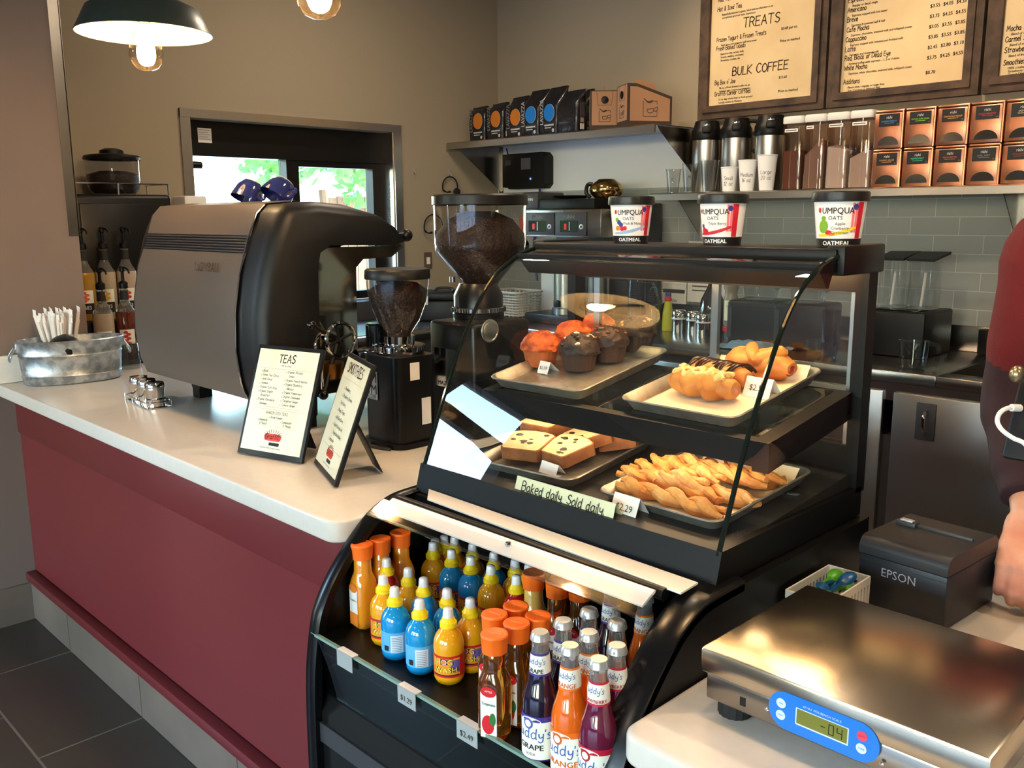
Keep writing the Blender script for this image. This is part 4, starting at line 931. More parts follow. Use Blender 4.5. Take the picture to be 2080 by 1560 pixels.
# ---------------------------------------------------------------- syrup bottles on a stepped rack
t = thing('bottle_rack', 'black stepped rack under the syrup bottles behind the tub', 'rack', (-3.80, 1.46, ZC+.001))
g = MB(); g.box(-.16, .0, -.175, .19, 0, .168, black_pl, .004); g.build('upper_step', t)
MB().box(.002, .14, -.125, .15, 0, .012, black_pl, .003).build('lower_step', t)
syr_n = mat('syrup_neck_print', (232, 232, 228), .5); bgl = mat('clear_bottle_glass', (220, 222, 216), .04, trans=.9, ior=1.3, coat=.4)
def syrup(x, y, z, col, art, label):
    t = thing('syrup_bottle', label, 'syrup bottle', (x, y, z), 0, 'pump syrup bottles beside the espresso machine'); f = facing((x, y))
    rf = lambda q: .0405 if q < .19 else .0405-(q-.19)*.47
    MB().lathe([(0, .002), (.037, 0), (.0405, .006), (.0405, .19), (.0385, .196), (0, .196)], mat(label[:14], col, .06, trans=.35, ior=1.36, coat=1), 26).build('body', t)
    MB().lathe([(.0385, .1965), (.028, .215), (.020, .232), (.0155, .25), (.0145, .285), (.0155, .286), (.0155, .296), (.0135, .297), (0, .297)], bgl, 24).build('shoulder', t)
    g = MB(); g.lathe([(.0162, .290), (.0185, .292), (.0185, .312), (.012, .318), (.0065, .322), (.0065, .356), (.011, .360), (.011, .375), (.006, .380), (0, .380)], black_pl, 20)
    g.tube([(0, 0, .372), (.024*math.cos(f+.5), .024*math.sin(f+.5), .374), (.047*math.cos(f+.5), .047*math.sin(f+.5), .364), (.052*math.cos(f+.5), .052*math.sin(f+.5), .352)], .004, black_pl, 8, sm=3); g.build('pump', t)
    g = MB(); g.patch(rf, f, .030, .028, .072, ink, 12, .0005); g.patch(rf, f, .030, .072, .125, cream_l, 12, .0005)
    for k in range(5): g.disc(rf, f, -.006+.011*(k % 2), .080+.0085*k, .009, .006, mat_art[art], .0009)
    g.text('1883', .022, syr_n, wrap=(rf, f, .046), lift=.0010, sx=.9); g.build('label', t, recalc=False)
    g = MB(); rn = lambda q: .0198-(q-.24)*.22 if q < .26 else .0152
    g.patch(rn, f, .016, .245, .283, ink, 10, .0006); g.text('1883', .0095, syr_n, wrap=(rn, f, .268), lift=.0011); g.text('1000', .006, syr_n, wrap=(rn, f, .256), lift=.0011); g.build('neck_label', t, recalc=False)
mat_art = {'o': mat('orange_fruit_art', (232, 100, 60), .5), 'y': mat('yellow_fruit_art', (222, 170, 60), .5), 'r': mat('red_fruit_art', (200, 60, 50), .5), 'b': mat('brown_nut_art', (166, 84, 50), .5)}
zs = ZC+.170; syrup(-3.90, 1.372, zs, (196, 150, 50), 'o', 'syrup bottle of amber liquid with orange fruit art, back left by the wall corner'); syrup(-3.90, 1.457, zs, (206, 190, 160), 'y', 'pale syrup bottle with yellow fruit art, in the middle of the back row'); syrup(-3.90, 1.545, zs, (214, 190, 170), 'r', 'syrup bottle with red fruit art, back right against the espresso machine')
syrup(-3.742, 1.375, ZC+.014, (208, 186, 160), 'b', 'front left syrup bottle with clear body and brown nut art'); syrup(-3.742, 1.466, ZC+.014, (110, 46, 24), 'r', 'front right syrup bottle of dark red-brown syrup')
g = MB(); g.lathe([(.047, 0), (.0485, .002), (.040, .096), (.037, .100), (0, .100), (0, .098), (.036, .098), (.046, .001)], clear_pl, 28)
tag(g.build('clear_cup', None, (-3.585, 1.40, ZC+.001)), 'clear plastic cup standing upside down between tub and espresso machine', 'cup', 'clear cups')
# ---------------------------------------------------------------- black bean machine in the corner
bean_c = mat('roasted_beans', (40, 27, 23), .45, var=(150, (74, 50, 40), .5, .7), bump=(170, 1.0, .006))
t = thing('coffee_machine', 'gloss black bean-to-cup coffee machine in the corner by the window', 'coffee machine', (0, 0, 0))
MB().box(-4.23, -3.965, 1.36, 1.80, ZC+.001, 1.600, black_pl, .02, 3).build('body', t)
MB().box(-3.966, -3.958, 1.40, 1.76, 1.05, 1.56, black_mt, .003).build('front_panel', t)
g = MB(); g.tube([(-4.22, 1.37, 1.645), (-3.975, 1.37, 1.645), (-3.975, 1.79, 1.645), (-4.22, 1.79, 1.645)], .003, chrome, 8)
for x, y in ((-3.975, 1.37), (-3.975, 1.57), (-3.975, 1.79), (-4.2, 1.37), (-4.2, 1.79)): g.tube([(x, y, 1.598), (x, y, 1.645)], .0042, chrome, 8)
g.build('cup_rail', t)
h = MB(); c0 = (-4.09, 1.60, 0)
h.lathe([(.085, 1.603), (.104, 1.625), (.112, 1.66), (.112, 1.750)], clear_pl, 32, c0); hop = h.build('bean_hopper', t)
MB().lathe([(0, 1.606), (.082, 1.606), (.100, 1.627), (.108, 1.66), (.109, 1.685), (.06, 1.700), (0, 1.696)], bean_c, 28, c0).build('coffee_beans', hop)
MB().lathe([(.116, 1.748), (.118, 1.758), (.112, 1.766), (.05, 1.775), (.048, 1.788), (.03, 1.796), (0, 1.796)], black_pl, 32, c0).build('hopper_lid', hop)
tag(MB().box(-4.24, -4.10, 1.92, 2.03, ZC+.001, 1.60, white_pl, .01).build('dispenser'), 'white upright dispenser at the window jamb, its top just above the espresso machine', 'dispenser')
# ---------------------------------------------------------------- espresso machine
taupe = mat('taupe_machine_panel', (86, 76, 69), .45); esp_black = mat('satin_black_shell', (12, 12, 13), .45, spec=.35, bump=(500, .05, .0006)); blk_chrome = mat('dark_chrome', (186, 178, 160), .10, 1)
t = thing('espresso_machine', 'large black and taupe espresso machine, its back panel to the shop', 'espresso machine', (0, 0, 0))
E0, E1 = -2.905, -2.10
back = [(1.185, 1.012), (1.168, 1.06), (1.158, 1.15), (1.163, 1.25), (1.182, 1.35), (1.210, 1.44), (1.243, 1.51), (1.268, 1.533)]
topc = [(1.36, 1.541), (1.46, 1.533), (1.55, 1.508), (1.61, 1.475), (1.645, 1.438), (1.648, 1.424)]
sidep = back + topc + [(1.60, 1.418), (1.385, 1.424), (1.352, 1.405), (1.342, 1.36), (1.338, 1.15), (1.335, 1.012)]
def inset(poly, d):
    n = len(poly); o = []
    for i in range(n):
        a, b, c = Vector(poly[i-1]), Vector(poly[i]), Vector(poly[(i+1) % n]); e1 = (b-a).normalized(); e2 = (c-b).normalized()
        nn = (Vector((e1.y, -e1.x))+Vector((e2.y, -e2.x))); nn = nn.normalized() if nn.length > 1e-6 else Vector((e1.y, -e1.x))
        o.append((b.x-nn.x*d, b.y-nn.y*d))
    return o
def shell(x0, x1, name, par, far=True):
    sgn = 1 if x1 > x0 else -1; w_ = abs(x1-x0); r = min(.05, w_*.6)
    g = MB(); rings = []
    for dx, d in ((0, 0), (w_-r, 0), (w_-r*.6, .004), (w_-r*.25, .014), (w_-.004, .026), (w_, .034)):
        q = []
        ins = inset(sidep, -d); in2 = inset(sidep, -d*.3)
        for i, (y, z) in enumerate(sidep):
            yy, zz = ins[i] if i < 10 else (in2[i] if i < 14 else (y, z))
            q.append((x0+sgn*dx, yy, zz))
        rings.append(q)
    g.loft(rings, esp_black, True, True); return g.build(name, par, ang=45)
shell(-2.215, E1, 'end_shell', t); shell(-2.86, E0-.02, 'end_shell', t)
g = MB(); g.prism(back+topc+[(1.50, 1.418), (1.47, 1.40), (1.47, 1.012)], -2.874, -2.216, esp_black, 'X'); g.build('chassis', t)
g = MB()
bo = [(y-.006, z) for y, z in back]
g.loft([[(x, y, z) for y, z in bo[:5]+[(1.198, 1.405)]] for x in (-2.872, -2.219)], taupe, False, False, False); g.loft([[(x, y+.006, z) for y, z in bo[:5]+[(1.198, 1.405)]] for x in (-2.872, -2.219)], taupe, False, False, False)
pn = g.build('back_panel', t)
g = MB(); g.loft([[(x, y, z) for y, z in [(1.215, 1.452), (1.237, 1.51), (1.262, 1.536), (1.36, 1.545)]] for x in (-2.872, -2.219)], taupe, False, False, False); g.build('top_panel', t)
g = MB()
for k in range(6): g.tube([(-2.865, 1.199+.0024*k, 1.409+.0075*k), (-2.222, 1.199+.0024*k, 1.409+.0075*k)], .0022, grey_pl, 6)
g.build('vent_grille', t)
g = MB(); g.tube([(-2.2185, y-.001, z) for y, z in bo], .0022, chrome, 6); g.build('edge_trim', t)
g = MB(); lm = plane((-2.395, 1.171, 1.352), (1, 0, 0), (0, .2, 1)); g.text('LaCIMBALI', .036, chrome, lm, sx=.85, lift=.0035, bold=.008); g.build('raised_logo', t, recalc=False)
g = MB(); g.prism([(1.345, 1.05), (1.352, 1.40), (1.385, 1.417), (1.60, 1.414), (1.64, 1.421), (1.642, 1.412), (1.60, 1.385), (1.50, 1.382), (1.475, 1.36), (1.468, 1.05)], -2.19, E1-.014, blk_chrome, 'X'); g.build('polished_side', t)
MB().box(-2.88, -2.12, 1.34, 1.66, 1.012, 1.06, esp_black, .008).build('drip_tray', t)
for x in (-2.82, -2.19):
    for y in (1.335, 1.60):
        g = MB(); g.prism([(-.024, 0), (.024, 0), (.024, .03), (.030, .035), (.034, .10), (-.034, .10), (-.030, .035), (-.024, .03)], -.022, .022, black_pl, 'Y'); g.build('leg', t, (x, y, ZC+.001))
g = MB(); c = P(690, 690, X=-2.04)
for k in range(4):
    a = R(20+90*k); g.tube([c, c+Vector((.004, .042*math.cos(a), .042*math.sin(a)))], .004, black_pl, 8)
g.tube([c+Vector((.004, .045*math.cos(2*PI*k/24), .045*math.sin(2*PI*k/24))) for k in range(24)], .0055, chrome, 8, closed=True); g.tube([c, c+Vector((-.09, .0, 0))], .012, chrome, 10); g.build('steam_wheel', t)
for p1 in ((632, 660), (657, 802)):
    e = P(p1[0], p1[1], X=-2.03); q = MB(); q.tube([c+Vector((-.01, 0, 0)), e], [.008, .005], black_pl, 8); q.blob(e, (.0135, .0135, .0135), black_gl, 0, nu=14, nv=9); q.build('steam_lever', t)
e = P(826, 478, X=-2.12); q = MB(); q.blob(e, (.018, .018, .018), black_pl, 0, nu=14, nv=9); q.tube([e, e+Vector((0, -.06, .0))], .008, black_pl, 8); q.build('tap_knob', t)
c = P(672, 752, X=-2.06); q = MB(); q.lathe([(0, -.02), (.032, -.02), (.036, 0), (.036, .022), (0, .022)], mat('aged_brass', (150, 104, 52), .3, 1), 20, c); q.tube([c, c+Vector((.03, .14, -.01))], [.010, .014], black_pl, 10); q.build('portafilter', t)
MB().tube([P(655, 790, X=-2.05), P(652, 735, X=-2.04), P(640, 700, X=-2.04), P(655, 670, X=-2.06)], .004, chrome, 8, sm=4).build('steam_wand', t)
navy = mat('navy_glaze', (34, 40, 96), .1, coat=1); whitec = mat('white_glaze', (230, 230, 232), .2)
for px, lb, rz, tl in (((507, 399), 'navy blue cup upside down on the espresso machine, left of two', .3, R(155)), ((570, 395), 'navy blue cup upside down on the espresso machine, white ring showing, right of two', .1, R(140))):
    p = P(px[0], px[1], Y=1.42); q = thing('coffee_cup', lb, 'cup', (p.x, p.y, 1.578), rz, 'navy cups on the espresso machine')
    q.rotation_euler = (tl, R(8), rz)
    MB().lathe([(0, -.026), (.022, -.026), (.024, -.030), (.027, -.028), (.040, -.010), (.047, .018), (.049, .030), (.047, .030), (.044, .016), (.036, -.010), (0, -.020)], navy, 32).build('bowl', q)
    MB().lathe([(.0225, -.0302), (.0245, -.0315), (.0268, -.0298), (.0245, -.0290), (.0225, -.0302)], whitec, 32).build('foot_ring', q)
    MB().tube([(.046, 0, .02), (.066, 0, .016), (.064, 0, -.010), (.038, 0, -.012)], .005, navy, 8, sm=4).build('handle', q)
# ---------------------------------------------------------------- shakers in a wire rack
t = thing('shaker_rack', 'small chrome wire rack holding three steel shakers on the counter', 'rack', (-2.842, 1.160, ZC+.001), R(-4))
g = MB(); g.box(-.105, .105, -.036, .036, 0, .003, chrome, .001)
for z in (.02,):
    g.tube([(u, v, z) for u, v in rrect(.224, .080, .038, 6)], .002, chrome, 8, closed=True)
for x in (-.106, -.035, .035, .106):
    for y in (-.037, .037): g.tube([(x, y, 0), (x, y, .022)], .0016, chrome, 6)
g.build('wire_frame', t)
for i, x in enumerate((-.072, 0, .072)):
    p = t.matrix_basis @ Vector((x, 0, .0035)); s_ = thing('shaker', 'polished steel shaker, '+('leftmost', 'middle', 'rightmost')[i]+' of three in the wire rack', 'shaker', p, 0, 'steel shakers in the wire rack')
    MB().lathe([(0, 0), (.028, 0), (.0285, .002), (.0285, .050), (.0300, .052), (.0300, .056), (0, .056)], chrome, 32).build('body', s_)
    MB().lathe([(.0302, .056), (.0305, .058), (.0302, .071), (.028, .075), (0, .0755)], chrome, 32).build('lid', s_)
# ---------------------------------------------------------------- table signs
pap_c = mat('parchment_print', (226, 222, 196), .32, var=(9, (214, 204, 166), .45, .75), coat=.6); brown_i = mat('brown_lettering', (60, 40, 30), .6)
def sign(label, mid, yaw, title, tsize, left, right, extra, kind):
    W_, H_ = .216, .280; T_ = R(20.3)
    t = thing('table_sign', label, 'table sign', (mid[0], mid[1], ZC+.0045), yaw, 'framed table signs on the counter')
    fr_ = Matrix.Rotation(-T_, 4, 'X')   # board leans back
    def bb(q): q.T = fr_; return q
    q = bb(MB()); q.box(-W_/2, W_/2, 0, .010, 0, H_, black_pl, .0015); q.build('board', t)
    q = bb(MB()); q.box(-W_/2+.009, W_/2-.009, -.0012, 0, .013, H_-.010, pap_c)
    m0 = plane((0, -.0013, 0), (1, 0, 0), (0, 0, 1))
    def tx(s, size, x, z, kind_='hand', al='L', wt=.10, m=ink, sx=1): q.text(s, size, m, m0 @ Matrix.Translation((x, z, 0)), align=al, kind=kind_, wt=wt, seed=int(z*1e4), lift=.0004, sx=sx)
    tx(title, tsize, 0, .238, al='C', wt=.14, m=brown_i, sx=.92 if kind == 'tea' else .82)
    def rule(z, x0=-.09, x1=.09): q.box(x0, x1, -.0017, -.0013, z, z+.0006, mat_rule)
    if kind == 'tea':
        tx('Hot or Iced', .005, 0, .228, al='C'); rule(.221); rule(.221-.097, -.085, .085); rule(.118); rule(.076, -.075, .075)
        for i, s in enumerate(left): tx(s, .0058, -.078 if not s.startswith(' ') else -.072, .211-.0103*i)
        for i, s in enumerate(right): tx(s, .0058, .004 if not s.startswith(' ') else .010, .213-.0103*i)
        tx('SHAKEN ICED TEAS', .0066, 0, .107, al='C'); tx('# Arnie Palmer', .0058, 0, .0965, al='C'); tx('# Lemonade', .0058, -.062, .088); tx('& Peach', .0058, -.052, .0795); tx('# Lemonade', .0058, .018, .088); tx('& Mango', .0058, .028, .0795)
    else:
        rule(.222); rule(.062)
        for i, s in enumerate(left): tx(s, .0078, -.045 if not s.startswith(' ') else -.034, .198-.0175*i, wt=.11)
    for k in range(11):
        a = R(10+16*k); q.tube([(.002+.022*math.cos(a), -.0016, .050+.012*math.sin(a)), (.002+.031*math.cos(a), -.0016, .050+.020*math.sin(a))], .0006, brown_i, 4)
    q.prism(rrect(.056, .017, .007), -.0018, -.0013, applered, 'Y') if False else q.add([(.002+u, -.0017, .050+v) for u, v in rrect(.056, .018, .008)], [tuple(range(20))], mat_rd)
    tx('Graffiti', .0125, .002, .0458, al='C', wt=.20, m=mat_rd2, sx=.95); q.add([(.010+u, -.0018, .0335+v) for u, v in rrect(.034, .008, .002)], [tuple(range(20))], ink)
    tx('CORNER', .0048, .010, .0312, kind_='sans', al='C', m=pap_c); tx('Roasted Coffee & Gelato Lounge', .0036, 0, .022, al='C')
    q.build('printed_sheet', t, recalc=False)
    q = MB(); q.T = fr_ @ Matrix.Translation((0, .0105, .155)) @ Matrix.Rotation(R(44), 4, 'X'); q.box(-.04, .04, 0, .003, -.156, 0, black_pl, .001)
    for k in range(5): q.box(-.036, .036, .003, .0036, -.16+.03*k, -.158+.03*k, grey_pl)
    q.build('easel_leg', t)
mat_rule = mat('faint_rule', (176, 168, 140), .7); mat_rd = mat('logo_red', (206, 62, 46), .5); mat_rd2 = mat('logo_dark_red', (120, 22, 22), .5)
sign('black-framed table sign headed TEAS, standing before the espresso machine', (-1.952, 1.081), R(15.2), 'TEAS', .020, ['# Black', '# Green Tea Citrus', '# Jade Cloud', '# Jasmine', '# Organic Earl Grey', '# Organic English', '  Breakfast', '# Organic Chocolate', '  Cinnamon'], ['# Organic Matcha', '  Green', '# Organic Peach Nectar', '# Organic Blueberry', '  Hibiscus', '# Organic Peppermint', '# Organic Chamomile', '# Tangerine Ginger', '# Tumeric Ginger'], 0, 'tea')
sign('black-framed table sign headed SMOOTHIES, beside the small coffee grinder', (-1.730, 1.095), R(-20.8), 'SMOOTHIES', .024, ['# Strawberry', '# Strawberry Banana', '# Four Berry', '# Mango Tropics', '# Wild Blue Berry', '# Carrot Orange and', '  Vegetable Medley', '# Lemonade'], [], 0, 'smo')
# ---------------------------------------------------------------- two coffee grinders
gr_b = mat('grinder_black', (12, 12, 14), .32, spec=.4, bump=(500, .08, .0006)); plate_m = mat('engraved_plate', (170, 170, 168), .35, .9)
hop_g = pane('hopper_glass', (232, 228, 224), 1.5)
def hopper(t, c, prof, fill, lid):
    h = MB().lathe(prof, hop_g, 36, c).build('bean_hopper', t)
    MB().lathe(fill, bean_c, 36, c).build('coffee_beans', h)
    MB().lathe(lid, black_pl, 40, c).build('hopper_lid', h)
c1 = (-1.862, 1.425, 0)
t = thing('coffee_grinder', 'small black coffee grinder with a bean-filled hopper beside the smoothies sign', 'coffee grinder', (0, 0, 0), 0, 'coffee grinders')
MB().prism([(x-1.858, y+1.420) for x, y in rrect(.150, .130, .026, 5)], ZC+.012, 1.150, gr_b).build('body', t)
g = MB(); g.prism([(x-1.858, y+1.420) for x, y in rrect(.17, .15, .04, 5)], ZC+.001, ZC+.014, gr_b); g.build('base', t)
g = MB(); g.lathe([(.062, 1.150), (.066, 1.158), (.066, 1.172), (.055, 1.175), (.040, 1.176), (.040, 1.196), (0, 1.196)], chrome, 40, c1)
for k in range(44): a = 2*PI*k/44; g.box(c1[0]+.0655*math.cos(a)-.0014, c1[0]+.0655*math.cos(a)+.0014, c1[1]+.0655*math.sin(a)-.0014, c1[1]+.0655*math.sin(a)+.0014, 1.158, 1.171, chrome)
g.build('grind_collar', t)
hopper(t, c1, [(.028, 1.186), (.034, 1.205), (.055, 1.235), (.074, 1.285), (.080, 1.325), (.081, 1.345)], [(0, 1.19), (.027, 1.19), (.033, 1.207), (.0535, 1.237), (.0725, 1.287), (.077, 1.312), (.05, 1.332), (.015, 1.338), (0, 1.338)], [(0, 1.343), (.084, 1.343), (.0845, 1.348), (.0835, 1.364), (.080, 1.368), (0, 1.370)])
g = MB(); yb = 1.3535
g.box(-1.924, -1.864, yb-.002, yb, 1.035, 1.108, plate_m)
for i in range(2):
    for j in range(2): g.text('M', .036, gr_b, plane((-1.909+.030*j, yb-.0022, 1.077-.030*i+.002), (1, 0, 0), (0, 0, 1)), lift=.0006)
g.text('MAZZER', .0155, gr_b, plane((-1.894, yb-.0022, 1.037), (1, 0, 0), (0, 0, 1)), lift=.0006, sx=.82); g.build('badge', t, recalc=False)
g = MB(); g.lathe([(0, 1.10), (.026, 1.10), (.030, 1.105), (.030, 1.215), (.026, 1.22), (0, 1.22)], black_gl, 24, (-1.965, 1.43, 0)); g.lathe([(.012, -.04), (.016, -.04), (.018, .02), (0, .02)], chrome, 16, (-1.945, 1.385, 1.145), axis='Y'); g.build('doser', t)
MB().box(-1.782, -1.7815, 1.395, 1.425, 1.09, 1.135, paper).build('sticker', t); MB().box(-1.782, -1.7815, 1.43, 1.46, .97, 1.04, paper).build('sticker', t)
MB().tube([(-1.80, 1.34, ZC+.004), (-1.86, 1.325, ZC+.004), (-1.90, 1.36, ZC+.004), (-1.95, 1.50, ZC+.004)], .004, grey_pl, 8, sm=4).build('power_cable', t)
t = thing('coffee_grinder', 'tall black coffee grinder with a big clear hopper, behind the pastry case', 'coffee grinder', (0, 0, 0), 0, 'coffee grinders')
MB().box(-1.905, -1.722, 1.560, 1.770, ZC+.001, 1.222, gr_b, .012, 3).build('body', t)
g = MB(); g.lathe([(.070, 1.222), (.072, 1.235), (.068, 1.240), (.068, 1.285), (.052, 1.318), (0, 1.318)], gr_b, 32, (-1.845, 1.69, 0)); g.build('grinding_head', t)
g = MB()
for k in range(40): a = 2*PI*k/40; g.box(-1.845+.074*math.cos(a)-.0018, -1.845+.074*math.cos(a)+.0018, 1.69+.074*math.sin(a)-.0018, 1.69+.074*math.sin(a)+.0018, 1.240, 1.252, chrome)
g.lathe([(.0715, 1.239), (.0735, 1.241), (.0735, 1.251), (.0715, 1.253)], chrome, 40, (-1.845, 1.69, 0)); g.lathe([(0, 1.32), (.008, 1.32), (.008, 1.335), (0, 1.335)], chrome, 12, (-1.895, 1.64, 0)); g.build('grind_collar', t)
c2 = (-1.845, 1.70, 0)
hopper(t, c2, [(.040, 1.300), (.050, 1.318), (.123, 1.405), (.126, 1.425), (.1275, 1.535)], [(0, 1.302), (.038, 1.302), (.048, 1.32), (.120, 1.407), (.1225, 1.425), (.122, 1.450), (.09, 1.49), (.04, 1.512), (0, 1.512)], [(.1285, 1.528), (.131, 1.530), (.131, 1.552), (.126, 1.556), (0, 1.557)])
g = MB(); g.box(-1.878, -1.790, 1.556, 1.5600, 1.045, 1.150, chrome); g.text('MAZZER', .016, gr_b, plane((-1.834, 1.5558, 1.05), (1, 0, 0), (0, 0, 1)), lift=.0004); g.build('badge', t, recalc=False)
g = MB(); cb = P(995, 672, X=-1.7215); g.lathe([(0, .004), (.022, .0035), (.024, .002), (.027, .004), (.030, .003), (.031, 0)], plate_m, 28, (-1.7218, cb.y, cb.z), axis='X'); g.build('badge', t)
tag(MB().add([(-2.16, 1.90, 1.22), (-2.00, 1.90, 1.22), (-1.985, 1.885, ZC+.0015), (-2.14, 1.885, ZC+.0015), (-2.16, 1.898, 1.22), (-2.00, 1.898, 1.22), (-1.985, 1.883, ZC+.0015), (-2.14, 1.883, ZC+.0015)], [(0, 1, 2, 3), (7, 6, 5, 4), (0, 4, 5, 1), (1, 5, 6, 2), (2, 6, 7, 3), (3, 7, 4, 0)], paper).build('paper_bag'), 'pale paper bag standing behind the tall coffee grinder', 'bag')
# ================================================================ wall shelves
def bracket(x, y0, z, dep, drop, par, th=.003):
    g = MB(); g.prism([(D-.002, z), (y0, z), (y0+.02, z-.02), (D-.002, z-drop)], x-th/2, x+th/2, steel2, 'X'); g.box(x-.018, x+.018, D-.0115, D-.0085, z-drop, z, steel2); return g.build('bracket', par)
US, LS = 1.932, 1.606
t = thing('wall_shelf', 'upper stainless wall shelf carrying coffee bags and cardboard carriers', 'shelf', (0, 0, 0))
g = MB(); g.prism([(3.66, US-.040), (3.66, US-.006), (3.668, US), (D-.001, US), (D-.001, US-.004), (3.674, US-.005), (3.668, US-.040)], -4.262, -2.722, steel, 'X'); g.build('deck', t)
bracket(-4.235, 3.70, US-.006, .4, .285, t); bracket(-2.735, 3.70, US-.006, .4, .285, t)
t = thing('wall_shelf', 'lower stainless wall shelf with cups, canisters and copper tea tins', 'shelf', (0, 0, 0))
g = MB(); g.prism([(3.80, LS-.036), (3.80, LS-.006), (3.808, LS), (D-.001, LS), (D-.001, LS-.004), (3.814, LS-.005), (3.808, LS-.036)], -2.85, 1.2, steel, 'X'); g.build('deck', t)
for x in (-2.712, -1.2, .2): bracket(x, 3.83, LS-.006, .3, .25, t)
# ---------------------------------------------------------------- framed menu boards
wood = mat('weathered_frame_wood', (92, 72, 58), .75, var=(14, (58, 46, 38), .35, .68), bump=(40, .5, .003), stretch=(1, 1, 1))
menu_p = mat('aged_menu_paper', (226, 202, 158), .7, var=(5, (212, 184, 138), .4, .75)); gry_i = mat('brown_print', (84, 64, 44), .7); drk_i = mat('dark_brown_print', (58, 42, 32), .7)
def board(x0, x1, label, lines):
    t = thing('menu_board', label, 'menu board', (0, 0, 0), 0, 'menu boards on the back wall'); z0, z1 = 1.975, 2.90; w_ = .062
    y0 = 4.045; i = w_*.5
    def mitre(o, n_, ya, nm):
        ox0, ox1, oz0, oz1 = x0+o, x1-o, z0+o, z1-o; ix0, ix1, iz0, iz1 = x0+n_, x1-n_, z0+n_, z1-n_
        for q in ([(ox0, oz0), (ox1, oz0), (ix1, iz0), (ix0, iz0)], [(ox1, oz0), (ox1, oz1), (ix1, iz1), (ix1, iz0)], [(ox1, oz1), (ox0, oz1), (ix0, iz1), (ix1, iz1)], [(ox0, oz1), (ox0, oz0), (ix0, iz0), (ix0, iz1)]):
            g.prism(q, ya, D-.001, wood, 'Y')
    g = MB(); mitre(0, i*1.02, y0+.012, 0); mitre(i, w_, y0, 1); g.build('frame', t)
    g = MB(); yp = y0+.02; g.box(x0+w_, x1-w_, yp, yp+.004, z0+w_, z1-w_, menu_p); n = 0
    for px, py, s, size, kind, m, al in lines:
        p = P(px, py, Y=yp); n += 1
        g.text(s, size, m, plane((p.x, yp-.0005, p.z), (1, 0, 0), (0, 0, 1)), align=al, kind=kind, wt=.15 if size < .03 else .12, seed=n, lift=.0005, sx=(.80 if size < .03 else 1.0) if kind == 'hand' else .9, bold=.02 if kind == 'sans' else 0)
    g.build('printed_sheet', t, recalc=False)
H_, S_ = 'hand', 'sans'
def it(x, y, s, *sub):
    o = [(x, y, s, .0200, H_, drk_i, 'L')]
    for k, q in enumerate(sub): o.append((x+9, y+8.2+6.5*k, q, .0135, S_, gry_i, 'L'))
    return o
L1 = it(1459, 5, 'Red Tea', '') + it(1458, 24, 'Hot & Iced Tea', 'Beautifully blended organic, black and tea that have to an', 'exceptional gourmet taste experience')
L1 += [(1547, 50, 'TREATS', .042, H_, drk_i, 'C')] + it(1456, 86, 'Frozen Yogurt & Frozen Treats', 'Build your own gourmet self-serve treat') + it(1455, 104, 'Fresh Baked Goods', 'Baked on site, variety daily', 'Scones, muffins, croissants', 'Brownies, cookies, etc')
L1 += [(1587, 61, '$0.48 per oz', .0175, S_, gry_i, 'L'), (1585, 86, 'Price as marked', .0175, S_, gry_i, 'L'), (1544, 147, 'BULK COFFEE', .040, H_, drk_i, 'C')]
L1 += it(1452, 173, "Big Box o' Joe", '96 oz. of fresh brewed coffee to go', 'Includes cups, creamers and napkins') + it(1451, 196, 'Graffiti Corner Coffees', '12 oz. bag, whole bean or fresh ground', 'Locally roasted in Montana') + [(1582, 160, '$15.60', .0175, S_, gry_i, 'L'), (1581, 188, 'Price as marked', .0175, S_, gry_i, 'L')]
L2 = it(1723, 6, 'Espresso', 'Regular or decaf, single') + it(1722, 26, 'Americano', 'Espresso topped with hot water') + it(1721, 46, 'Breve', 'Espresso & steamed half & half') + it(1720, 66, 'Cafe Mocha', 'Espresso, chocolate, steamed milk and whipped cream') + it(1718, 86, 'Cappuccino', 'Espresso topped with steamed and frothed milk') + it(1717, 106, 'Latte', 'Espresso and steamed milk') + it(1716, 124, 'Red, Black or Dead Eye', 'Brewed coffee with espresso - 1, 2 or 3 shots') + it(1715, 144, 'White Mocha', 'Espresso, white chocolate, steamed milk, whipped cream') + it(1713, 172, 'Additions', 'Flavor shot - regular or sugar free', 'Soy, Coconut or Almond Milk', 'Espresso shot')
for k, (a, b, c) in enumerate((('$3.55', '$4.05', '$4.35'), ('$3.75', '$4.25', '$4.55'), ('$3.05', '$3.55', '$3.85'), ('$3.05', '$3.55', '$3.85'), ('$2.45', '$2.80', '$3.10'), ('$3.75', '$4.25', '$4.55'))):
    for j, s in enumerate((a, b, c)): L2.append((1890-1.4*k+26.5*j, 16+21*k-4.3*j, s, .020, S_, gry_i, 'L'))
L2.append((1880, 151, '$0.70', .020, S_, gry_i, 'L'))
L3 = it(2045, 64, 'Mocha Shake', 'Blend of coffee') + it(2042, 86, 'Carmel Shake', 'Blend of coffee') + it(2040, 108, 'Strawberry Shake', 'Blend of fruit') + it(2038, 133, 'Smoothies', '100% crushed fruit', 'Strawberry Banana', 'Carrot Orange')
board(-2.748, -2.062, 'wood-framed menu board listing treats and bulk coffee, leftmost on the menu wall', L1)
board(-2.050, -1.395, 'wood-framed menu board listing espresso drinks and prices, in the middle', L2)
board(-1.382, -.70, 'wood-framed menu board cut off by the right edge of the photo', L3)
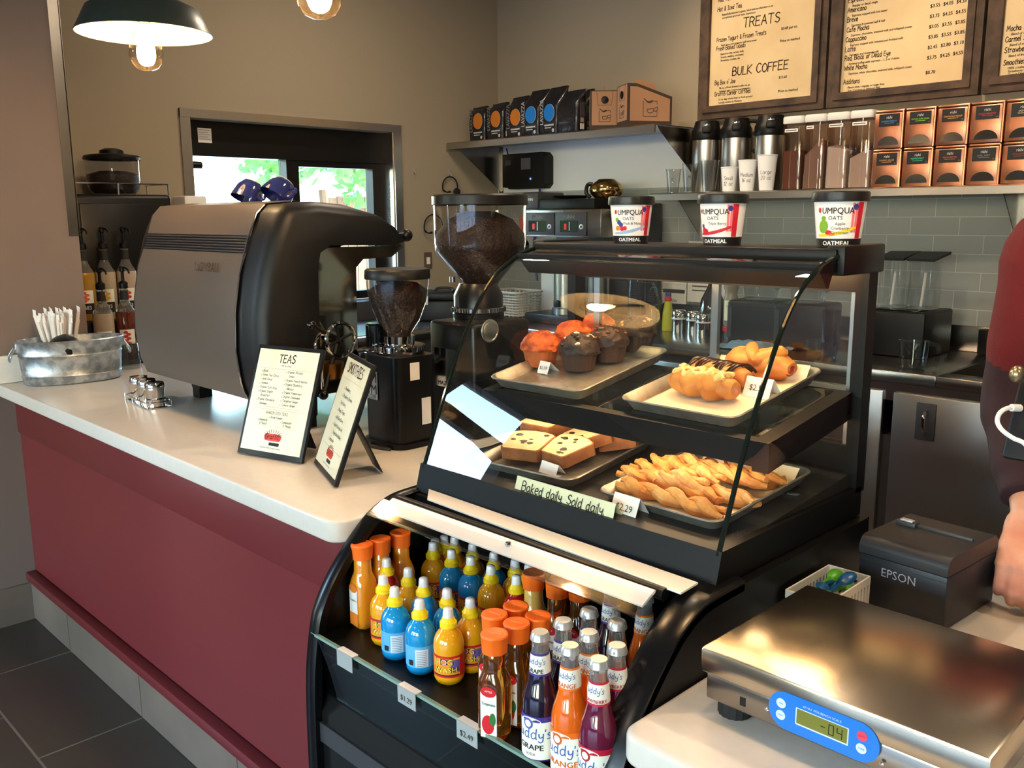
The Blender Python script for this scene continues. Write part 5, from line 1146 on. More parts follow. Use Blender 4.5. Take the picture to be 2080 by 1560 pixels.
# ---------------------------------------------------------------- coffee bags
foil = mat('black_foil_bag', (20, 20, 26), .3, bump=(26, .9, .006), coat=.4); roundel = {'o': mat('orange_roundel', (196, 116, 40), .35, .2), 'b': mat('blue_roundel', (30, 120, 200), .35, .2)}; silver = mat('silver_print', (196, 198, 204), .35, .4); greyprint = mat('grey_print_panel', (72, 74, 80), .5)
def bag(x, y, rz, k, h, label, lean=0, side=0):
    t = thing('coffee_bag', label, 'coffee bag', (x, y, US+.001), rz, 'coffee bags on the upper shelf'); w_, d = .070, .040; rnd = random.Random(int(x*100))
    rings = []
    for z, a, b in ((0, .92, .95), (.008, 1, 1), (.10, 1.03, 1.05), (.155, 1.0, .95), (.185, .98, .62), (h-.012, .96, .10), (h, .97, .05)):
        rings.append([(u*a+lean*max(0, z-.15)*1.2, v*b+(.012*max(0, (z-.16)/.06) if z > .16 else 0)+.0018*math.sin(u*90+z*40), z+(.006*math.sin(u*45) if z > .18 else 0)) for u, v in rrect(2*w_, 2*d, .016, 4)])
    MB().loft(rings, foil).build('pouch', t, ang=50)
    g = MB(); f = lambda z: -d*(1.0+.05*math.sin(z*15))-.0022
    m0 = plane((0, f(.1), 0), (1, 0, 0), (0, 0, 1))
    if not side:
        g.add([(.016+.040*math.cos(2*PI*i/26), f(.1)-.0006, .118+.046*math.sin(2*PI*i/26)) for i in range(26)], [tuple(range(26))], silver)
        g.add([(.014+.040*math.cos(2*PI*i/26), f(.1)-.0012, .118+.045*math.sin(2*PI*i/26)) for i in range(26)], [tuple(range(26))], roundel[k])
        g.text('LAVAZZA', .036, silver, plane((-.030, f(.1)-.001, .125), (0, 0, 1), (-1, 0, 0)), lift=.001, sx=.86, bold=.03)
        g.box(-.022, .05, f(.1)-.0012, f(.1), .048, .056, silver); g.box(-.018, .03, f(.1)-.0012, f(.1), .036, .041, silver)
        g.add([(.045+.009*math.cos(2*PI*i/12), f(.1)-.001, .024+.010*math.sin(2*PI*i/12)) for i in range(12)], [tuple(range(12))], silver)
    g.box(w_*1.02, w_*1.03+.0012, -.02, .02, .085, .16, greyprint); g.box(w_*1.01, w_*1.02+.0012, -.016, .016, .02, .05, paper)
    for i in range(7): g.box(w_*1.02, w_*1.02+.0018, -.014+.0042*i, -.0125+.0042*i, .056, .08, silver)
    g.build('print', t, recalc=False)
bag(-4.100, 3.80, 0, 'o', .205, 'black coffee bag with orange roundel, leftmost on the upper shelf', -.2); bag(-3.947, 3.80, 0, 'o', .212, 'black coffee bag with orange roundel, second from the left', .1)
bag(-3.800, 3.815, 0, 'o', .235, 'black coffee bag with orange roundel, third from the left beside the first blue one', .1); bag(-3.655, 3.79, R(2), 'b', .252, 'black coffee bag with blue roundel, first of the blue ones', .35); bag(-3.510, 3.79, R(-2), 'b', .255, 'black coffee bag with the largest blue roundel showing, right of the first blue', .3)
bag(-3.470, 3.955, R(4), 'b', .250, 'black coffee bag half hidden behind the big blue-roundel bag', .3, 0); bag(-3.368, 3.785, R(4), 'b', .225, 'black coffee bag with plain grey side panel, rightmost of the bags', .3, 1)
# ---------------------------------------------------------------- cardboard coffee carriers
kraft = mat('kraft_cardboard', (160, 120, 90), .8, bump=(90, .08, .001)); kd = mat('dark_brown_border', (58, 44, 36), .75)
def carrier(x, y, rz, label):
    t = thing('coffee_carrier', label, 'carrier box', (x, y, US+.001), rz, 'cardboard coffee carriers on the upper shelf'); w_, d, h, hb = .155, .235, .205, .145
    # front face on local -Y, sides slope down to the rear
    g = MB(); o = [(0, 0), (d, 0), (d, hb), (.045, h), (0, h)]
    g.prism(o, 0, w_, kd, 'X'); g.build('carton', t)
    g = MB(); e = .0012
    g.box(.010, w_-.010, -e, 0, .030, h-.004, kraft); s_ = [(.012, .026), (d-.012, .026), (d-.012, hb-.012), (.050, h-.016), (.012, h-.016)]
    g.prism(s_, w_, w_+e, kraft, 'X'); g.prism(s_, -e, 0, kraft, 'X'); g.build('panels', t)
    g = MB()
    for M_, sc in ((plane((w_/2, -e-.0004, .075), (1, 0, 0), (0, 0, 1)), .9), (plane((w_+e+.0004, d*.5, .085), (0, 1, 0), (0, 0, 1)), 1.15)):
        g.T = M_; a = .032*sc
        for p, q in (((-a, -a), (a, -a)), ((a, -a), (a, -.2*a)), ((a, .55*a), (a, a)), ((a, a), (.1*a, a)), ((-a, a), (-a, -a))): g.tube([(p[0], p[1], .0004), (q[0], q[1], .0004)], .0011, kd, 4)
        g.tube([(-.45*a, -.1*a, .0005), (-.3*a, -.5*a, .0005), (.3*a, -.5*a, .0005), (.5*a, 0, .0005), (-.45*a, -.1*a, .0005)], .0013, kd, 5, sm=3); g.tube([(.5*a, 0, .0005), (1.1*a, .25*a, .0005), (.9*a, -.3*a, .0005), (.4*a, -.25*a, .0005)], .0013, kd, 5, sm=3); g.tube([(-.9*a, 1.3*a, .0005), (-.2*a, .8*a, .0005), (.3*a, 1.05*a, .0005), (-.5*a, .85*a, .0005)], [.002, .003, .0014], kd, 5, sm=3)
    g.T = Matrix.Identity(4); g.lathe([(.019, -.004), (.019, 0), (0, -.0045)][::-1], black_pl, 20, (w_/2, -e, h-.048), axis='Y'); g.tube([(w_*.22, -e-.0004, h-.004), (w_*.28, -e-.0004, h-.075), (w_*.72, -e-.0004, h-.075), (w_*.78, -e-.0004, h-.004)], .0008, kd, 4)
    g.build('print', t, recalc=False)
    g = MB(); g.prism([(.05, h-.012), (.07, h+.03), (.16, h+.018), (.20, hb+.012), (.20, hb-.004)], w_/2-.001, w_/2+.001, kraft, 'X'); g.build('handle_flap', t)
p = Vector((-3.205, 3.745)); carrier(p.x, p.y, R(41), 'cardboard coffee carrier with its round spout facing front, beside the coffee bags')
carrier(-3.028, 3.750, R(-31), 'cardboard coffee carrier standing turned so its long side shows, right of the spout one')
tag(MB().box(-2.775, -2.73, 3.70, 4.02, US+.001, US+.022, black_pl, .002).build('spare_tray'), 'flat black tray lying at the right end of the upper shelf', 'tray') if False else None
# ---------------------------------------------------------------- router and headsets
t = thing('base_station', 'black headset base station with a blue light, on the wall under the upper shelf', 'base station', (0, 0, 0))
MB().prism([(-4.150, 1.672), (-4.10, 1.668), (-4.10, 1.660), (-3.815, 1.660), (-3.790, 1.685), (-3.790, 1.845), (-3.815, 1.872), (-4.150, 1.872)], 4.02, D-.001, black_pl, 'Y').build('housing', t)
MB().box(-3.985, -3.905, 4.017, 4.0195, 1.775, 1.842, mat('grey_screen', (86, 88, 92), .3)).build('screen', t); MB().box(-4.125, -4.075, 4.018, 4.0195, 1.805, 1.835, grey_pl).build('badge', t)
MB().lathe([(.007, -.003), (0, -.004)], mat('blue_lamp', (40, 50, 255), .4, emit=((40, 60, 255), 6)), 12, (-3.905, 4.02, 1.718), axis='Y').build('indicator', t)
q = MB()
for x in (-3.985, -3.950): q.lathe([(.007, -.002), (0, -.003)], black_gl, 12, (x, 4.02, 1.715), axis='Y')
q.build('button', t); MB().tube([(-4.13, 4.05, 1.872), (-4.145, 4.05, 1.91)], .004, black_pl, 8).build('antenna', t)
MB().tube([(-3.86, 4.05, 1.660), (-3.865, 4.06, 1.58), (-3.90, 4.07, 1.46), (-3.93, 4.07, 1.30), (-3.90, 4.07, 1.10)], .007, mat('blue_cable', (60, 70, 120), .5), 8, sm=5).build('cable', t)
whook = mat('clear_wall_hook', (210, 206, 198), .15, trans=.6)
for p, lb in (((840, 348), 'bare clear wall hook beside the window trim'), ((912, 352), 'clear wall hook holding the upper headset'), ((878, 428), 'clear wall hook holding the lower headset')):
    q = P(p[0], p[1], X=WX); g = MB(); g.box(WX+.0005, WX+.004, q.y-.010, q.y+.010, q.z-.014, q.z+.016, whook, .001); g.tube([(WX+.004, q.y, q.z), (WX+.018, q.y, q.z-.006), (WX+.020, q.y, q.z-.018), (WX+.026, q.y, q.z-.014)], .003, whook, 8, sm=3); tag(g.build('wall_hook'), lb, 'hook', 'clear wall hooks')
def headset(px, lb, r):
    q = P(px[0], px[1], X=WX+.018); t = thing('headset', lb, 'headset', q, 0, 'headsets on the wall hooks')
    MB().tube([(0, r*math.sin(R(a)), r*math.cos(R(a))-r) for a in range(-110, 121, 10)], .004, black_pl, 8).build('headband', t)
    a = R(120); MB().lathe([(0, -.012), (.020, -.010), (.026, 0), (.022, .010), (0, .012)], rubber, 18, (0, r*math.sin(a), r*math.cos(a)-r), axis='X').build('ear_cup', t)
    a = R(-110); b = Vector((0, r*math.sin(a), r*math.cos(a)-r)); MB().tube([b, b+Vector((.01, .02, -.012)), b+Vector((.012, .045, -.008))], [.006, .004, .007], black_pl, 8, sm=3).build('microphone', t)
headset((914, 359), 'black headset hanging from the upper clear hook', .060); headset((880, 436), 'black headset hanging lower, partly behind the tall grinder hopper', .072)
MB_ = MB(); MB_.box(WX+.0005, WX+.006, 3.47, 3.53, 1.185, 1.285, mat('steel_switch_plate', (140, 116, 98), .35, .8), .002); MB_.box(WX+.006, WX+.009, 3.487, 3.513, 1.215, 1.255, white_pl); tag(MB_.build('light_switch'), 'steel light switch plate on the window wall right of the small grinder', 'switch')
# ---------------------------------------------------------------- lower shelf goods
def airpot(x, y, lb, turn=0, hnd=0):
    t = thing('airpot', lb, 'airpot', (x, y, LS+.001), 0, 'steel airpots on the lower shelf'); r = .070
    MB().lathe([(0, 0), (r*.97, 0), (r, .004), (r, .262), (0, .262)], steel, 40).build('body', t)
    g = MB(); g.lathe([(r+.001, .255), (r+.004, .262), (r+.005, .30), (r-.004, .315), (r-.012, .348), (r-.03, .355), (0, .355)], black_pl, 40); f = facing((x, y))+turn
    g.T = Matrix.Rotation(f, 4, 'Z'); g.box(.045, .105, -.022, .022, .285, .318, black_pl, .008); g.T = Matrix.Identity(4); g.build('pump_head', t)
    g = MB(); g.T = Matrix.Rotation(f, 4, 'Z'); g.box(.062, .09, -.014, .014, .3185, .330, chrome, .002); g.build('latch', t)
    if not hnd: return
    g = MB(); g.T = Matrix.Rotation(f+R(80), 4, 'Z'); g.tube([(.060, 0, .335), (.100, 0, .325), (.112, 0, .25), (.098, 0, .19), (.080, 0, .20)], .008, black_pl, 8, sm=4); g.build('carry_handle', t)
airpot(-2.640, 3.985, 'steel airpot with black pump head, leftmost behind the clear cups'); airpot(-2.470, 3.985, 'steel airpot with its carry handle showing, behind the small paper cup', 0, 1); airpot(-2.285, 3.985, 'steel airpot at the right, half hidden by the first canister')
def cup(x, y, r0, r1, h, m, lb, txt=(), grp='', name='paper_cup', shelf=LS):
    f = facing((x, y)); t = thing(name, lb, 'cup', (x, y, shelf+.001), 0, grp); rf = lambda z: r0+(r1-r0)*z/h
    MB().lathe([(0, .003), (r0, .002), (r0, 0), (r1, h-.004), (r1+.002, h-.003), (r1+.0025, h), (r1, h+.0015), (r1-.0015, h-.002), (r0-.001, .005), (0, .005)], m, 32).build('body', t)
    if txt:
        g = MB()
        for i, s in enumerate(txt): g.text(s, .017, ink, wrap=(rf, f-.1, h*.46-.025*i), kind='hand', wt=.09, seed=i, lift=.0008)
        g.build('lettering', t, recalc=False)
def ax(px, y): return P(px, 390, Y=y).x
clear_c = pane('clear_cup_plastic', (247, 248, 248), 1.9, .03)
cup(ax(1367, 3.85), 3.85, .026, .038, .115, clear_c, 'small clear plastic cup, leftmost on the lower shelf', ('S',), 'clear cups on the lower shelf', 'clear_cup'); cup(ax(1401, 3.85), 3.85, .028, .041, .138, clear_c, 'middle clear plastic cup on the lower shelf', ('M',), 'clear cups on the lower shelf', 'clear_cup'); cup(ax(1440, 3.85), 3.85, .031, .045, .148, clear_c, 'largest clear plastic cup on the lower shelf', ('L',), 'clear cups on the lower shelf', 'clear_cup')
cup(ax(1480, 3.85), 3.85, .029, .040, .112, cupw, 'shortest white paper cup, lettered Small', ('Small', '12 oz'), 'white paper cups on the lower shelf'); cup(ax(1516.5, 3.85), 3.85, .031, .043, .140, cupw, 'white paper cup lettered Medium, middle of three', ('Medium', '16 oz'), 'white paper cups on the lower shelf'); cup(ax(1556, 3.85), 3.85, .032, .0455, .158, cupw, 'tallest white paper cup, lettered Large', ('Large', '20 oz'), 'white paper cups on the lower shelf')
pow_m = [mat('cocoa_powder', (112, 76, 62), .9), mat('grey_beige_powder', (142, 120, 110), .9), mat('white_powder', (206, 200, 196), .9), mat('pale_powder', (190, 178, 172), .9)]
can_p = pane('canister_plastic', (226, 214, 208), 1.5, .02)
for k, (lb, h0, h1) in enumerate((('food canister of dark cocoa powder, leftmost of four white-lidded ones', .165, .165), ('food canister of grey-beige powder, second from the left', .15, .205), ('food canister filled highest with white powder, third from the left', .185, .16), ('food canister of pale powder next to the copper tins', .13, .16))):
    x0 = -2.157+.1055*k; t = thing('food_canister', lb, 'canister', (x0+.052, 3.915, LS+.001), 0, 'white-lidded canisters on the lower shelf')
    MB().loft([[(u, v, z) for u, v in rrect(.098, .110, .014, 5)] for z in (0, .296)], can_p, True, False).build('container', t)
    MB().loft([[(u, v, .003+(0 if j == 0 else (h0 if u < 0 else h1)+.008*math.sin(u*60+v*30+k))) for u, v in rrect(.090, .102, .012, 5)] for j in (0, 1)], pow_m[k], True, True).build('powder', t)
    MB().loft([[(u, v, z) for u, v in rrect(w_, w_+.012, .015, 5)] for w_, z in ((.099, .292), (.1025, .296), (.1025, .318), (.097, .324))], white_pl, True, True).build('lid', t)
    g = MB(); zz = .255-.004*k if k == 0 else .262; g.box(-.036, .028 if k != 1 else -.002, -.0565, -.0555, zz, zz+.014, paper); g.box(-.032, .022 if k != 1 else -.008, -.0568, -.0565, zz+.005, zz+.009, grey_pl); g.build('label', t)
mat_w2 = mat("pale_tin_print", (214, 210, 206), .5)
copper = mat('copper_tin', (198, 136, 106), .32, 1, bump=(200, .03, .0005)); dkw = mat('dark_window_leaf', (16, 14, 12), .2, var=(120, (26, 21, 18))); lab_k = mat('black_tin_label', (20, 20, 22), .5)
TIN = [('BLUEBERRY HIBISCUS', (60, 150, 220), 'blue'), ('MATCHA SUPER GREEN', (130, 210, 60), 'bright green'), ('CHAMOMILE MEDLEY', (240, 170, 90), 'orange'), ('ENGLISH BREAKFAST', (220, 40, 50), 'red'), ('JASMINE', (200, 190, 160), 'pale'), ('TURMERIC GINGER', (214, 150, 100), 'tan'), ('PEPPERMINT', (50, 190, 150), 'teal'), ('PEACH NECTAR', (214, 80, 60), 'coral'), ('EARL GREY', (120, 122, 126), 'grey'), ('CINNAMON', (150, 50, 40), 'dark red')]
for k, (nm, c, cn) in enumerate(TIN):
    col, row = k % 5, k//5; x0 = -1.730+.1275*col; z0 = LS+.001+(.1585 if row == 0 else 0)
    pos_ = ('leftmost', 'second', 'third', 'fourth', 'fifth')[col]
    t = thing('tea_tin', f'copper tea tin with {cn} lettering, {pos_} in the {"upper" if row == 0 else "lower"} row', 'tea tin', (x0+.0625, 3.86, z0), 0, 'copper tea tins on the lower shelf')
    w_, d, h = .1245, .13, .157; tm = mat('tin_lettering_'+cn.replace(' ', '_'), c, .5)
    MB().box(-w_/2, w_/2, .004, d, 0, h-.012, copper, .004).build('body', t)
    g = MB(); g.box(-w_/2+.001, w_/2-.001, .003, d+.001, h-.011, h, copper, .005); g.tube([(w_/2-.004, .0, .0), (w_/2-.004, .0, h-.008)], .005, copper, 8); g.build('lid', t)
    g = MB(); g.add([(.044*math.cos(R(a)), .0032, .014+.036*math.sin(R(a))) for a in range(0, 181, 15)], [tuple(range(13))], dkw); g.build('window', t)
    g = MB(); g.box(-.043, .043, .0025, .0038, .090, .140, lab_k); m0 = plane((0, .0024, 0), (1, 0, 0), (0, 0, 1))
    g.text('rishi', .016, mat_w2, m0 @ Matrix.Translation((0, .121, 0)), sx=.9, lift=.0004); g.text(nm, .0105 if len(nm) < 12 else .0082, tm, m0 @ Matrix.Translation((0, .108, 0)), sx=.9 if len(nm) < 17 else .82, lift=.0004)
    g.box(-.02, .02, .0022, .0025, .1025, .104, tm); g.add([(.036+.004*math.cos(2*PI*i/10), .0022, .097+.004*math.sin(2*PI*i/10)) for i in range(10)], [tuple(range(10))], greyprint); g.build('label', t, recalc=False)
# ================================================================ things on the back counter
t = thing('coffee_brewer', 'twin-head coffee brewer against the tiled wall, left behind the display case', 'coffee brewer', (0, 0, 0))
z0 = ZC+.001
MB().box(-3.55, -2.95, 3.60, 4.05, z0, .965, black_pl, .006).build('base', t)
MB().box(-3.55, -2.95, 3.86, 4.05, .965, 1.56, grey_pl, .006).build('tower', t)
g = MB(); g.box(-3.545, -3.00, 3.60, 3.86, 1.385, 1.53, steel2, .004); g.build('brew_head', t)
for x0, x1 in ((-3.54, -3.318), (-3.308, -3.092)):
    q = MB(); q.box(x0, x1, 3.590, 3.60, 1.395, 1.515, grey_pl, .003); cp_ = q.build('control_panel', t)
    q = MB(); xm = (x0+x1)/2; q.box(x0+.035, x1-.055, 3.5895, 3.5905, 1.412, 1.472, black_gl); q.box(x0+.065, x0+.082, 3.5885, 3.5896, 1.425, 1.455, applered); q.box(x0+.10, x0+.104, 3.5885, 3.5896, 1.42, 1.465, silver); q.build('switches', cp_)
    q = MB(); q.lathe([(.013, -.004), (.007, -.005), (.007, -.002), (.013, 0)], silver, 16, (x1-.030, 3.59, 1.44), axis='Y'); q.build('key_ring', cp_)
    q = MB(); q.text('BUNN', .028, mat_w2, plane((xm-.01, 3.5896, 1.482), (1, 0, 0), (0, 0, 1)), sx=1.0, bold=.02); q.build('lettering', cp_, recalc=False)
g = MB(); g.box(-3.50, -3.08, 3.64, 4.04, 1.531, 1.585, black_pl, .006); g.lathe([(0, 1.605), (.10, 1.605), (.105, 1.60), (.06, 1.585)], black_pl, 28, (-3.36, 3.78, 0)); g.build('top_tray', t)
g = MB(); g.box(-3.60, -3.475, 3.63, 3.85, 1.535, 1.625, grey_pl, .012); g.text('BUNN', .022, mat_w2, plane((-3.540, 3.6295, 1.578), (1, 0, 0), (0, 0, 1))); g.build('reservoir', t, recalc=False)
g = MB(); g.tube([(-3.565, 3.62, 1.40), (-3.565, 3.60, 1.44), (-3.545, 3.575, 1.49)], [.010, .012, .008], mat('red_tap_handle', (214, 52, 24), .4), 8, sm=3); g.build('tap_handle', t)
g = MB(); g.lathe([(0, -.03), (.036, -.03), (.036, .03), (0, .03)], chrome, 24, (-3.575, 3.60, 1.335), axis='Y'); g.tube([(-3.575, 3.61, 1.36), (-3.57, 3.62, 1.40)], .012, chrome, 10); g.build('faucet', t)
for x, w_, m, lb in ((-3.335, .075, steel, 'bright steel coffee server standing under the left brew head'), (-3.105, .062, steel2, 'grey steel coffee server standing under the right brew head')):
    s_ = thing('coffee_server', lb, 'coffee server', (x, 3.72, .9662), 0, 'coffee servers under the brewer')
    MB().lathe([(0, 0), (w_+.01, 0), (w_+.01, .03), (w_, .034), (w_, .33), (w_-.012, .345), (0, .345)], m, 36).build('body', s_)
    MB().lathe([(w_-.01, .3455), (w_-.006, .35), (w_-.008, .372), (.03, .380), (0, .380)], chrome, 32).build('lid', s_)
    q = MB(); q.box(w_-.01, w_+.04, -.022, .022, .045, .075, black_pl, .004); q.T = Matrix.Rotation(R(-90), 4, 'Z'); q.box(w_-.012, w_+.02, -.018, .018, .04, .08, black_pl, .004); q.build('tap', s_)
MB().box(-3.50, -3.425, 3.845, 3.858, .97, 1.375, grey_pl).build('side_panel', t)
t = thing('decanter', 'round steel decanter, warm reflections put in its colour, black handle, on top of the brewer', 'decanter', (-3.115, 3.78, 1.5865))
MB().lathe([(0, 0), (.060, 0), (.082, .02), (.090, .045), (.083, .068), (.05, .092), (.044, .098), (0, .102)], mat('warm_tinted_steel', (196, 160, 104), .12, 1), 40).build('body', t)  # stainless body, the warm reflections are put into its base colour
MB().tube([(-.080, -.02, .075), (-.105, -.03, .07), (-.115, -.03, .03), (-.092, -.022, .005)], .011, black_pl, 8, sm=4).build('handle', t)
# white wire basket, printed box and black case to the left of the brewer
wicker = mat('white_wicker', (196, 192, 184), .7)
t = thing('wicker_basket', 'white woven basket on the back counter left of the brewer', 'basket', (-3.83, 3.80, z0)); g = MB()
for k in range(8): g.tube([(u, v, .008+.016*k) for u, v in rrect(.24+.004*k, .19+.004*k, .03, 4)], .0045, wicker, 6, closed=True)
for k in range(26):
    a = 2*PI*k/26; ux, vy = .118*max(-1, min(1, 1.25*math.cos(a))), .094*max(-1, min(1, 1.25*math.sin(a))); g.tube([(ux, vy, 0), (ux*1.08, vy*1.08, .14)], .005, wicker, 6)
g.tube([(u, v, .142) for u, v in rrect(.275, .225, .03, 4)], .007, wicker, 6, closed=True); g.build('weave', t)
MB().box(-.112, .112, -.088, .088, .002, .006, wicker).build('bottom', t)
g = MB(); g.box(-3.80, -3.62, 4.00, 4.06, z0, 1.26, paper, .002); g.text('Zumbe', .034, label_blue_ := mat('blue_box_print', (60, 84, 150), .5), plane((-3.71, 3.9995, 1.17), (1, 0, 0), (0, 0, 1))); g.box(-3.79, -3.63, 3.999, 4.0, 1.225, 1.24, ink); tag(g.build('printed_box', recalc=False), 'white printed box standing behind the woven basket', 'box')
t = thing('black_case', 'black latched plastic case on the corner counter behind the tall grinder', 'case', (-3.93, 3.35, z0), R(35)); MB().box(-.15, .15, -.10, .10, 0, .12, black_pl, .012, 3).build('body', t); MB().box(-.155, .155, -.105, .105, .121, .165, black_pl, .012, 3).build('lid', t)
for x in (-.09, .09): MB().box(x-.015, x+.015, -.112, -.1055, .095, .145, silver, .002).build('latch', t)
MB().tube([(-.05, -.06, .17), (-.03, -.05, .185), (.04, -.05, .185), (.06, -.06, .17)], .008, black_pl, 8, sm=3).build('handle', t)
# ---------------------------------------------------------------- seen through the display case
def bx(px, y): return P(px, 660, Y=y).x
def cup_stack(px, y, n, logo, lb):
    x = bx(px, y); t = thing('cup_stack', lb, 'cup stack', (x, y, z0), 0, 'stacks of clear cups on the back counter')
    for k in range(n):
        z = .012*k; q = MB().lathe([(0, z+.002), (.031, z), (.044, z+.135), (.047, z+.136), (.047, z+.140), (.0445, z+.140), (.032, z+.004)], clear_c, 24); q.build('cup', t)
    if logo:
        q = MB(); rf = lambda z: .0325+.0119*(z-.12)/.135+.001; f = facing((x, y)); gm = mat('pale_green_print', (120, 170, 150), .5)
        for a in range(18): q.disc(rf, f, .022*math.cos(2*PI*a/18), .20+.022*math.sin(2*PI*a/18), .0022, .0022, gm, .001, 6)
        q.build('print', t, recalc=False)
cup_stack(1291, 3.72, 11, 0, 'tall stack of ribbed clear cups, left behind the muffins'); cup_stack(1327, 3.78, 12, 1, 'stack of clear cups printed with a pale green ring')
x = bx(1356, 3.80); t = thing('squeeze_bottle', 'yellow-green squeeze bottle with red and blue tip behind the display case', 'bottle', (x, 3.80, z0)); yg = mat('lime_bottle', (190, 190, 30), .4)
MB().lathe([(0, 0), (.028, 0), (.029, .01), (.027, .09), (.016, .15), (0, .15)], yg, 20).build('body', t); MB().lathe([(.015, .15), (.019, .155), (.015, .175), (0, .175)], applered, 20).build('collar', t); MB().lathe([(.014, .1755), (.016, .18), (.014, .195), (0, .197)], label_blue_, 16).build('cap', t)
for px, y, lb in ((1379, 3.755, 'steel shaker on the back counter, left of three behind the case'), (1409, 3.745, 'steel shaker on the back counter, middle of three behind the case'), (1429, 3.70, 'steel shaker on the back counter, right of three behind the case')):
    x = bx(px, y); s_ = thing('shaker', lb, 'shaker', (x, y, z0), 0, 'steel shakers on the back counter')
    MB().lathe([(0, 0), (.034, 0), (.034, .075), (0, .075)], chrome, 28).build('body', s_); MB().lathe([(.0345, .076), (.036, .080), (.0355, .108), (.03, .115), (0, .116)], chrome, 28).build('lid', s_); MB().lathe([(.0355, .070), (.037, .073), (.0355, .078)], white_pl, 28).build('band', s_)
for x0, x1, za, zb, y, lb, ttl in ((-2.99, -2.80, 1.00, 1.26, 4.08, 'white price sheet with bold heading on the tiles behind the lime bottle', 'Jumbo'), (-2.79, -2.55, 1.04, 1.36, 4.075, 'white printed sheet stuck on the tiles behind the dark bottle', 'Espresso')):
    g = MB(); g.box(x0, x1, y, y+.002, za, zb, paper); g.text(ttl, .032, ink, plane(((x0+x1)/2, y-.0004, za+(.03 if ttl == 'Jumbo' else .27)), (1, 0, 0), (0, 0, 1)), sx=.9)
    if ttl == 'Jumbo': g.box(x0+.01, x1-.01, y-.0006, y, za+.08, za+.10, ink)
    else:
        for k in range(9): g.box(x0+.03, x0+.13+.01*(k % 3), y-.0006, y, za+.235-.022*k, za+.241-.022*k, grey_pl)
    tag(g.build('wall_sheet', recalc=False), lb, 'sheet')
x = bx(1445, 3.86); t = thing('glass_bottle', 'dark cone-shaped syrup bottle with brass neck behind the shakers', 'bottle', (x, 3.86, z0)); MB().lathe([(0, 0), (.07, 0), (.072, .01), (.070, .11), (.055, .17), (.024, .235), (.017, .26), (0, .26)], mat('dark_brown_glass', (26, 20, 18), .08, coat=1), 28).build('body', t); MB().lathe([(.018, .2605), (.02, .27), (.013, .285), (.012, .33), (.017, .335), (.017, .35), (0, .352)], mat('brass_pump', (170, 140, 84), .25, 1), 18).build('neck', t)
x = bx(1483, 3.74); t = thing('sauce_bottle', 'sauce bottle with cream label standing on its red lid behind the door edge', 'bottle', (x, 3.74, z0)); MB().lathe([(0, .062), (.030, .062), (.034, .07), (.034, .19), (.028, .21), (.030, .23), (.034, .24), (.034, .285), (.018, .31), (.010, .34), (0, .345)], mat('grey_sauce', (150, 140, 128), .25, trans=.2), 24).build('body', t)
g = MB(); g.patch(.0345, facing((x, 3.74)), .034, .09, .185, cream, 12, .0004); g.text('LE SAUCE', .012, drk_i, wrap=(.0345, facing((x, 3.74)), .155), lift=.001); g.disc(.0345, facing((x, 3.74)), 0, .125, .008, .008, ink, .001); g.build('label', t, recalc=False)
MB().lathe([(0, 0), (.030, 0), (.032, .006), (.032, .035), (0, .035)], clear_pl, 24).build('jar', t); MB().lathe([(.033, .036), (.0345, .038), (.0345, .060), (0, .061)], applered, 24).build('lid', t)
for px, lb in ((1543, 'black blender base with clear jar, left of two behind the case'), (1640, 'black blender base with clear jar, right of two behind the case')):
    y = 3.72; x = bx(px, y)+.0; t = thing('blender', lb, 'blender', (x, y, z0), R(8), 'blenders on the back counter')
    MB().box(-.115, .115, -.11, .11, 0, .20, black_pl, .015, 3).build('base', t); MB().box(-.11, -.09, -.1115, -.1105, .03, .17, grey_pl).build('side_panel', t)
    MB().loft([[(u, v, z) for u, v in rrect(w_, w_, .03, 4)] for w_, z in ((.12, .202), (.13, .23), (.165, .42))], clear_pl, True, False).build('jar', t); MB().loft([[(u, v, z) for u, v in rrect(w_, w_, .03, 4)] for w_, z in ((.168, .42), (.168, .44), (.09, .445))], black_pl).build('lid', t)
    MB().tube([(.078, 0, .39), (.125, 0, .37), (.12, 0, .29), (.07, 0, .25)], .009, clear_pl, 8, sm=4).build('handle', t)
cloth = mat('pale_blue_cloth', (110, 140, 160), .9)
g = MB(); g.grid(lambda u, v: ((u-.5)*.30+.012*math.sin(9*v), (v-.5)*.16+.01*math.sin(7*u), .004+.028*abs(noise.noise(Vector((u*5, v*4, 2))))+.03*math.sin(PI*u)*math.sin(PI*v)), 28, 18, cloth); c_ = tag(g.build('cleaning_cloth', None, (bx(1540, 3.50)-.02, 3.50, z0), recalc=False), 'pale blue cloth crumpled on the back counter before the blenders', 'cloth')
x = bx(1700, 3.56); t = thing('tall_glass', 'tall clear glass at the right behind the pastry parchment', 'glass', (x, 3.50, z0)); MB().lathe([(0, .002), (.030, 0), (.036, .20), (.034, .20), (.028, .006), (0, .006)], clear_pl, 24).build('body', t)
x = bx(1665, 3.42); tag(MB().loft([[(u, v, z) for u, v in rrect(w_, w_, .012, 4)] for w_, z in ((.075, 0), (.085, .08))], clear_pl, True, False).build('clear_tub', None, (x+.0, 3.43, z0)), 'small square clear tub in front of the right blender', 'tub')
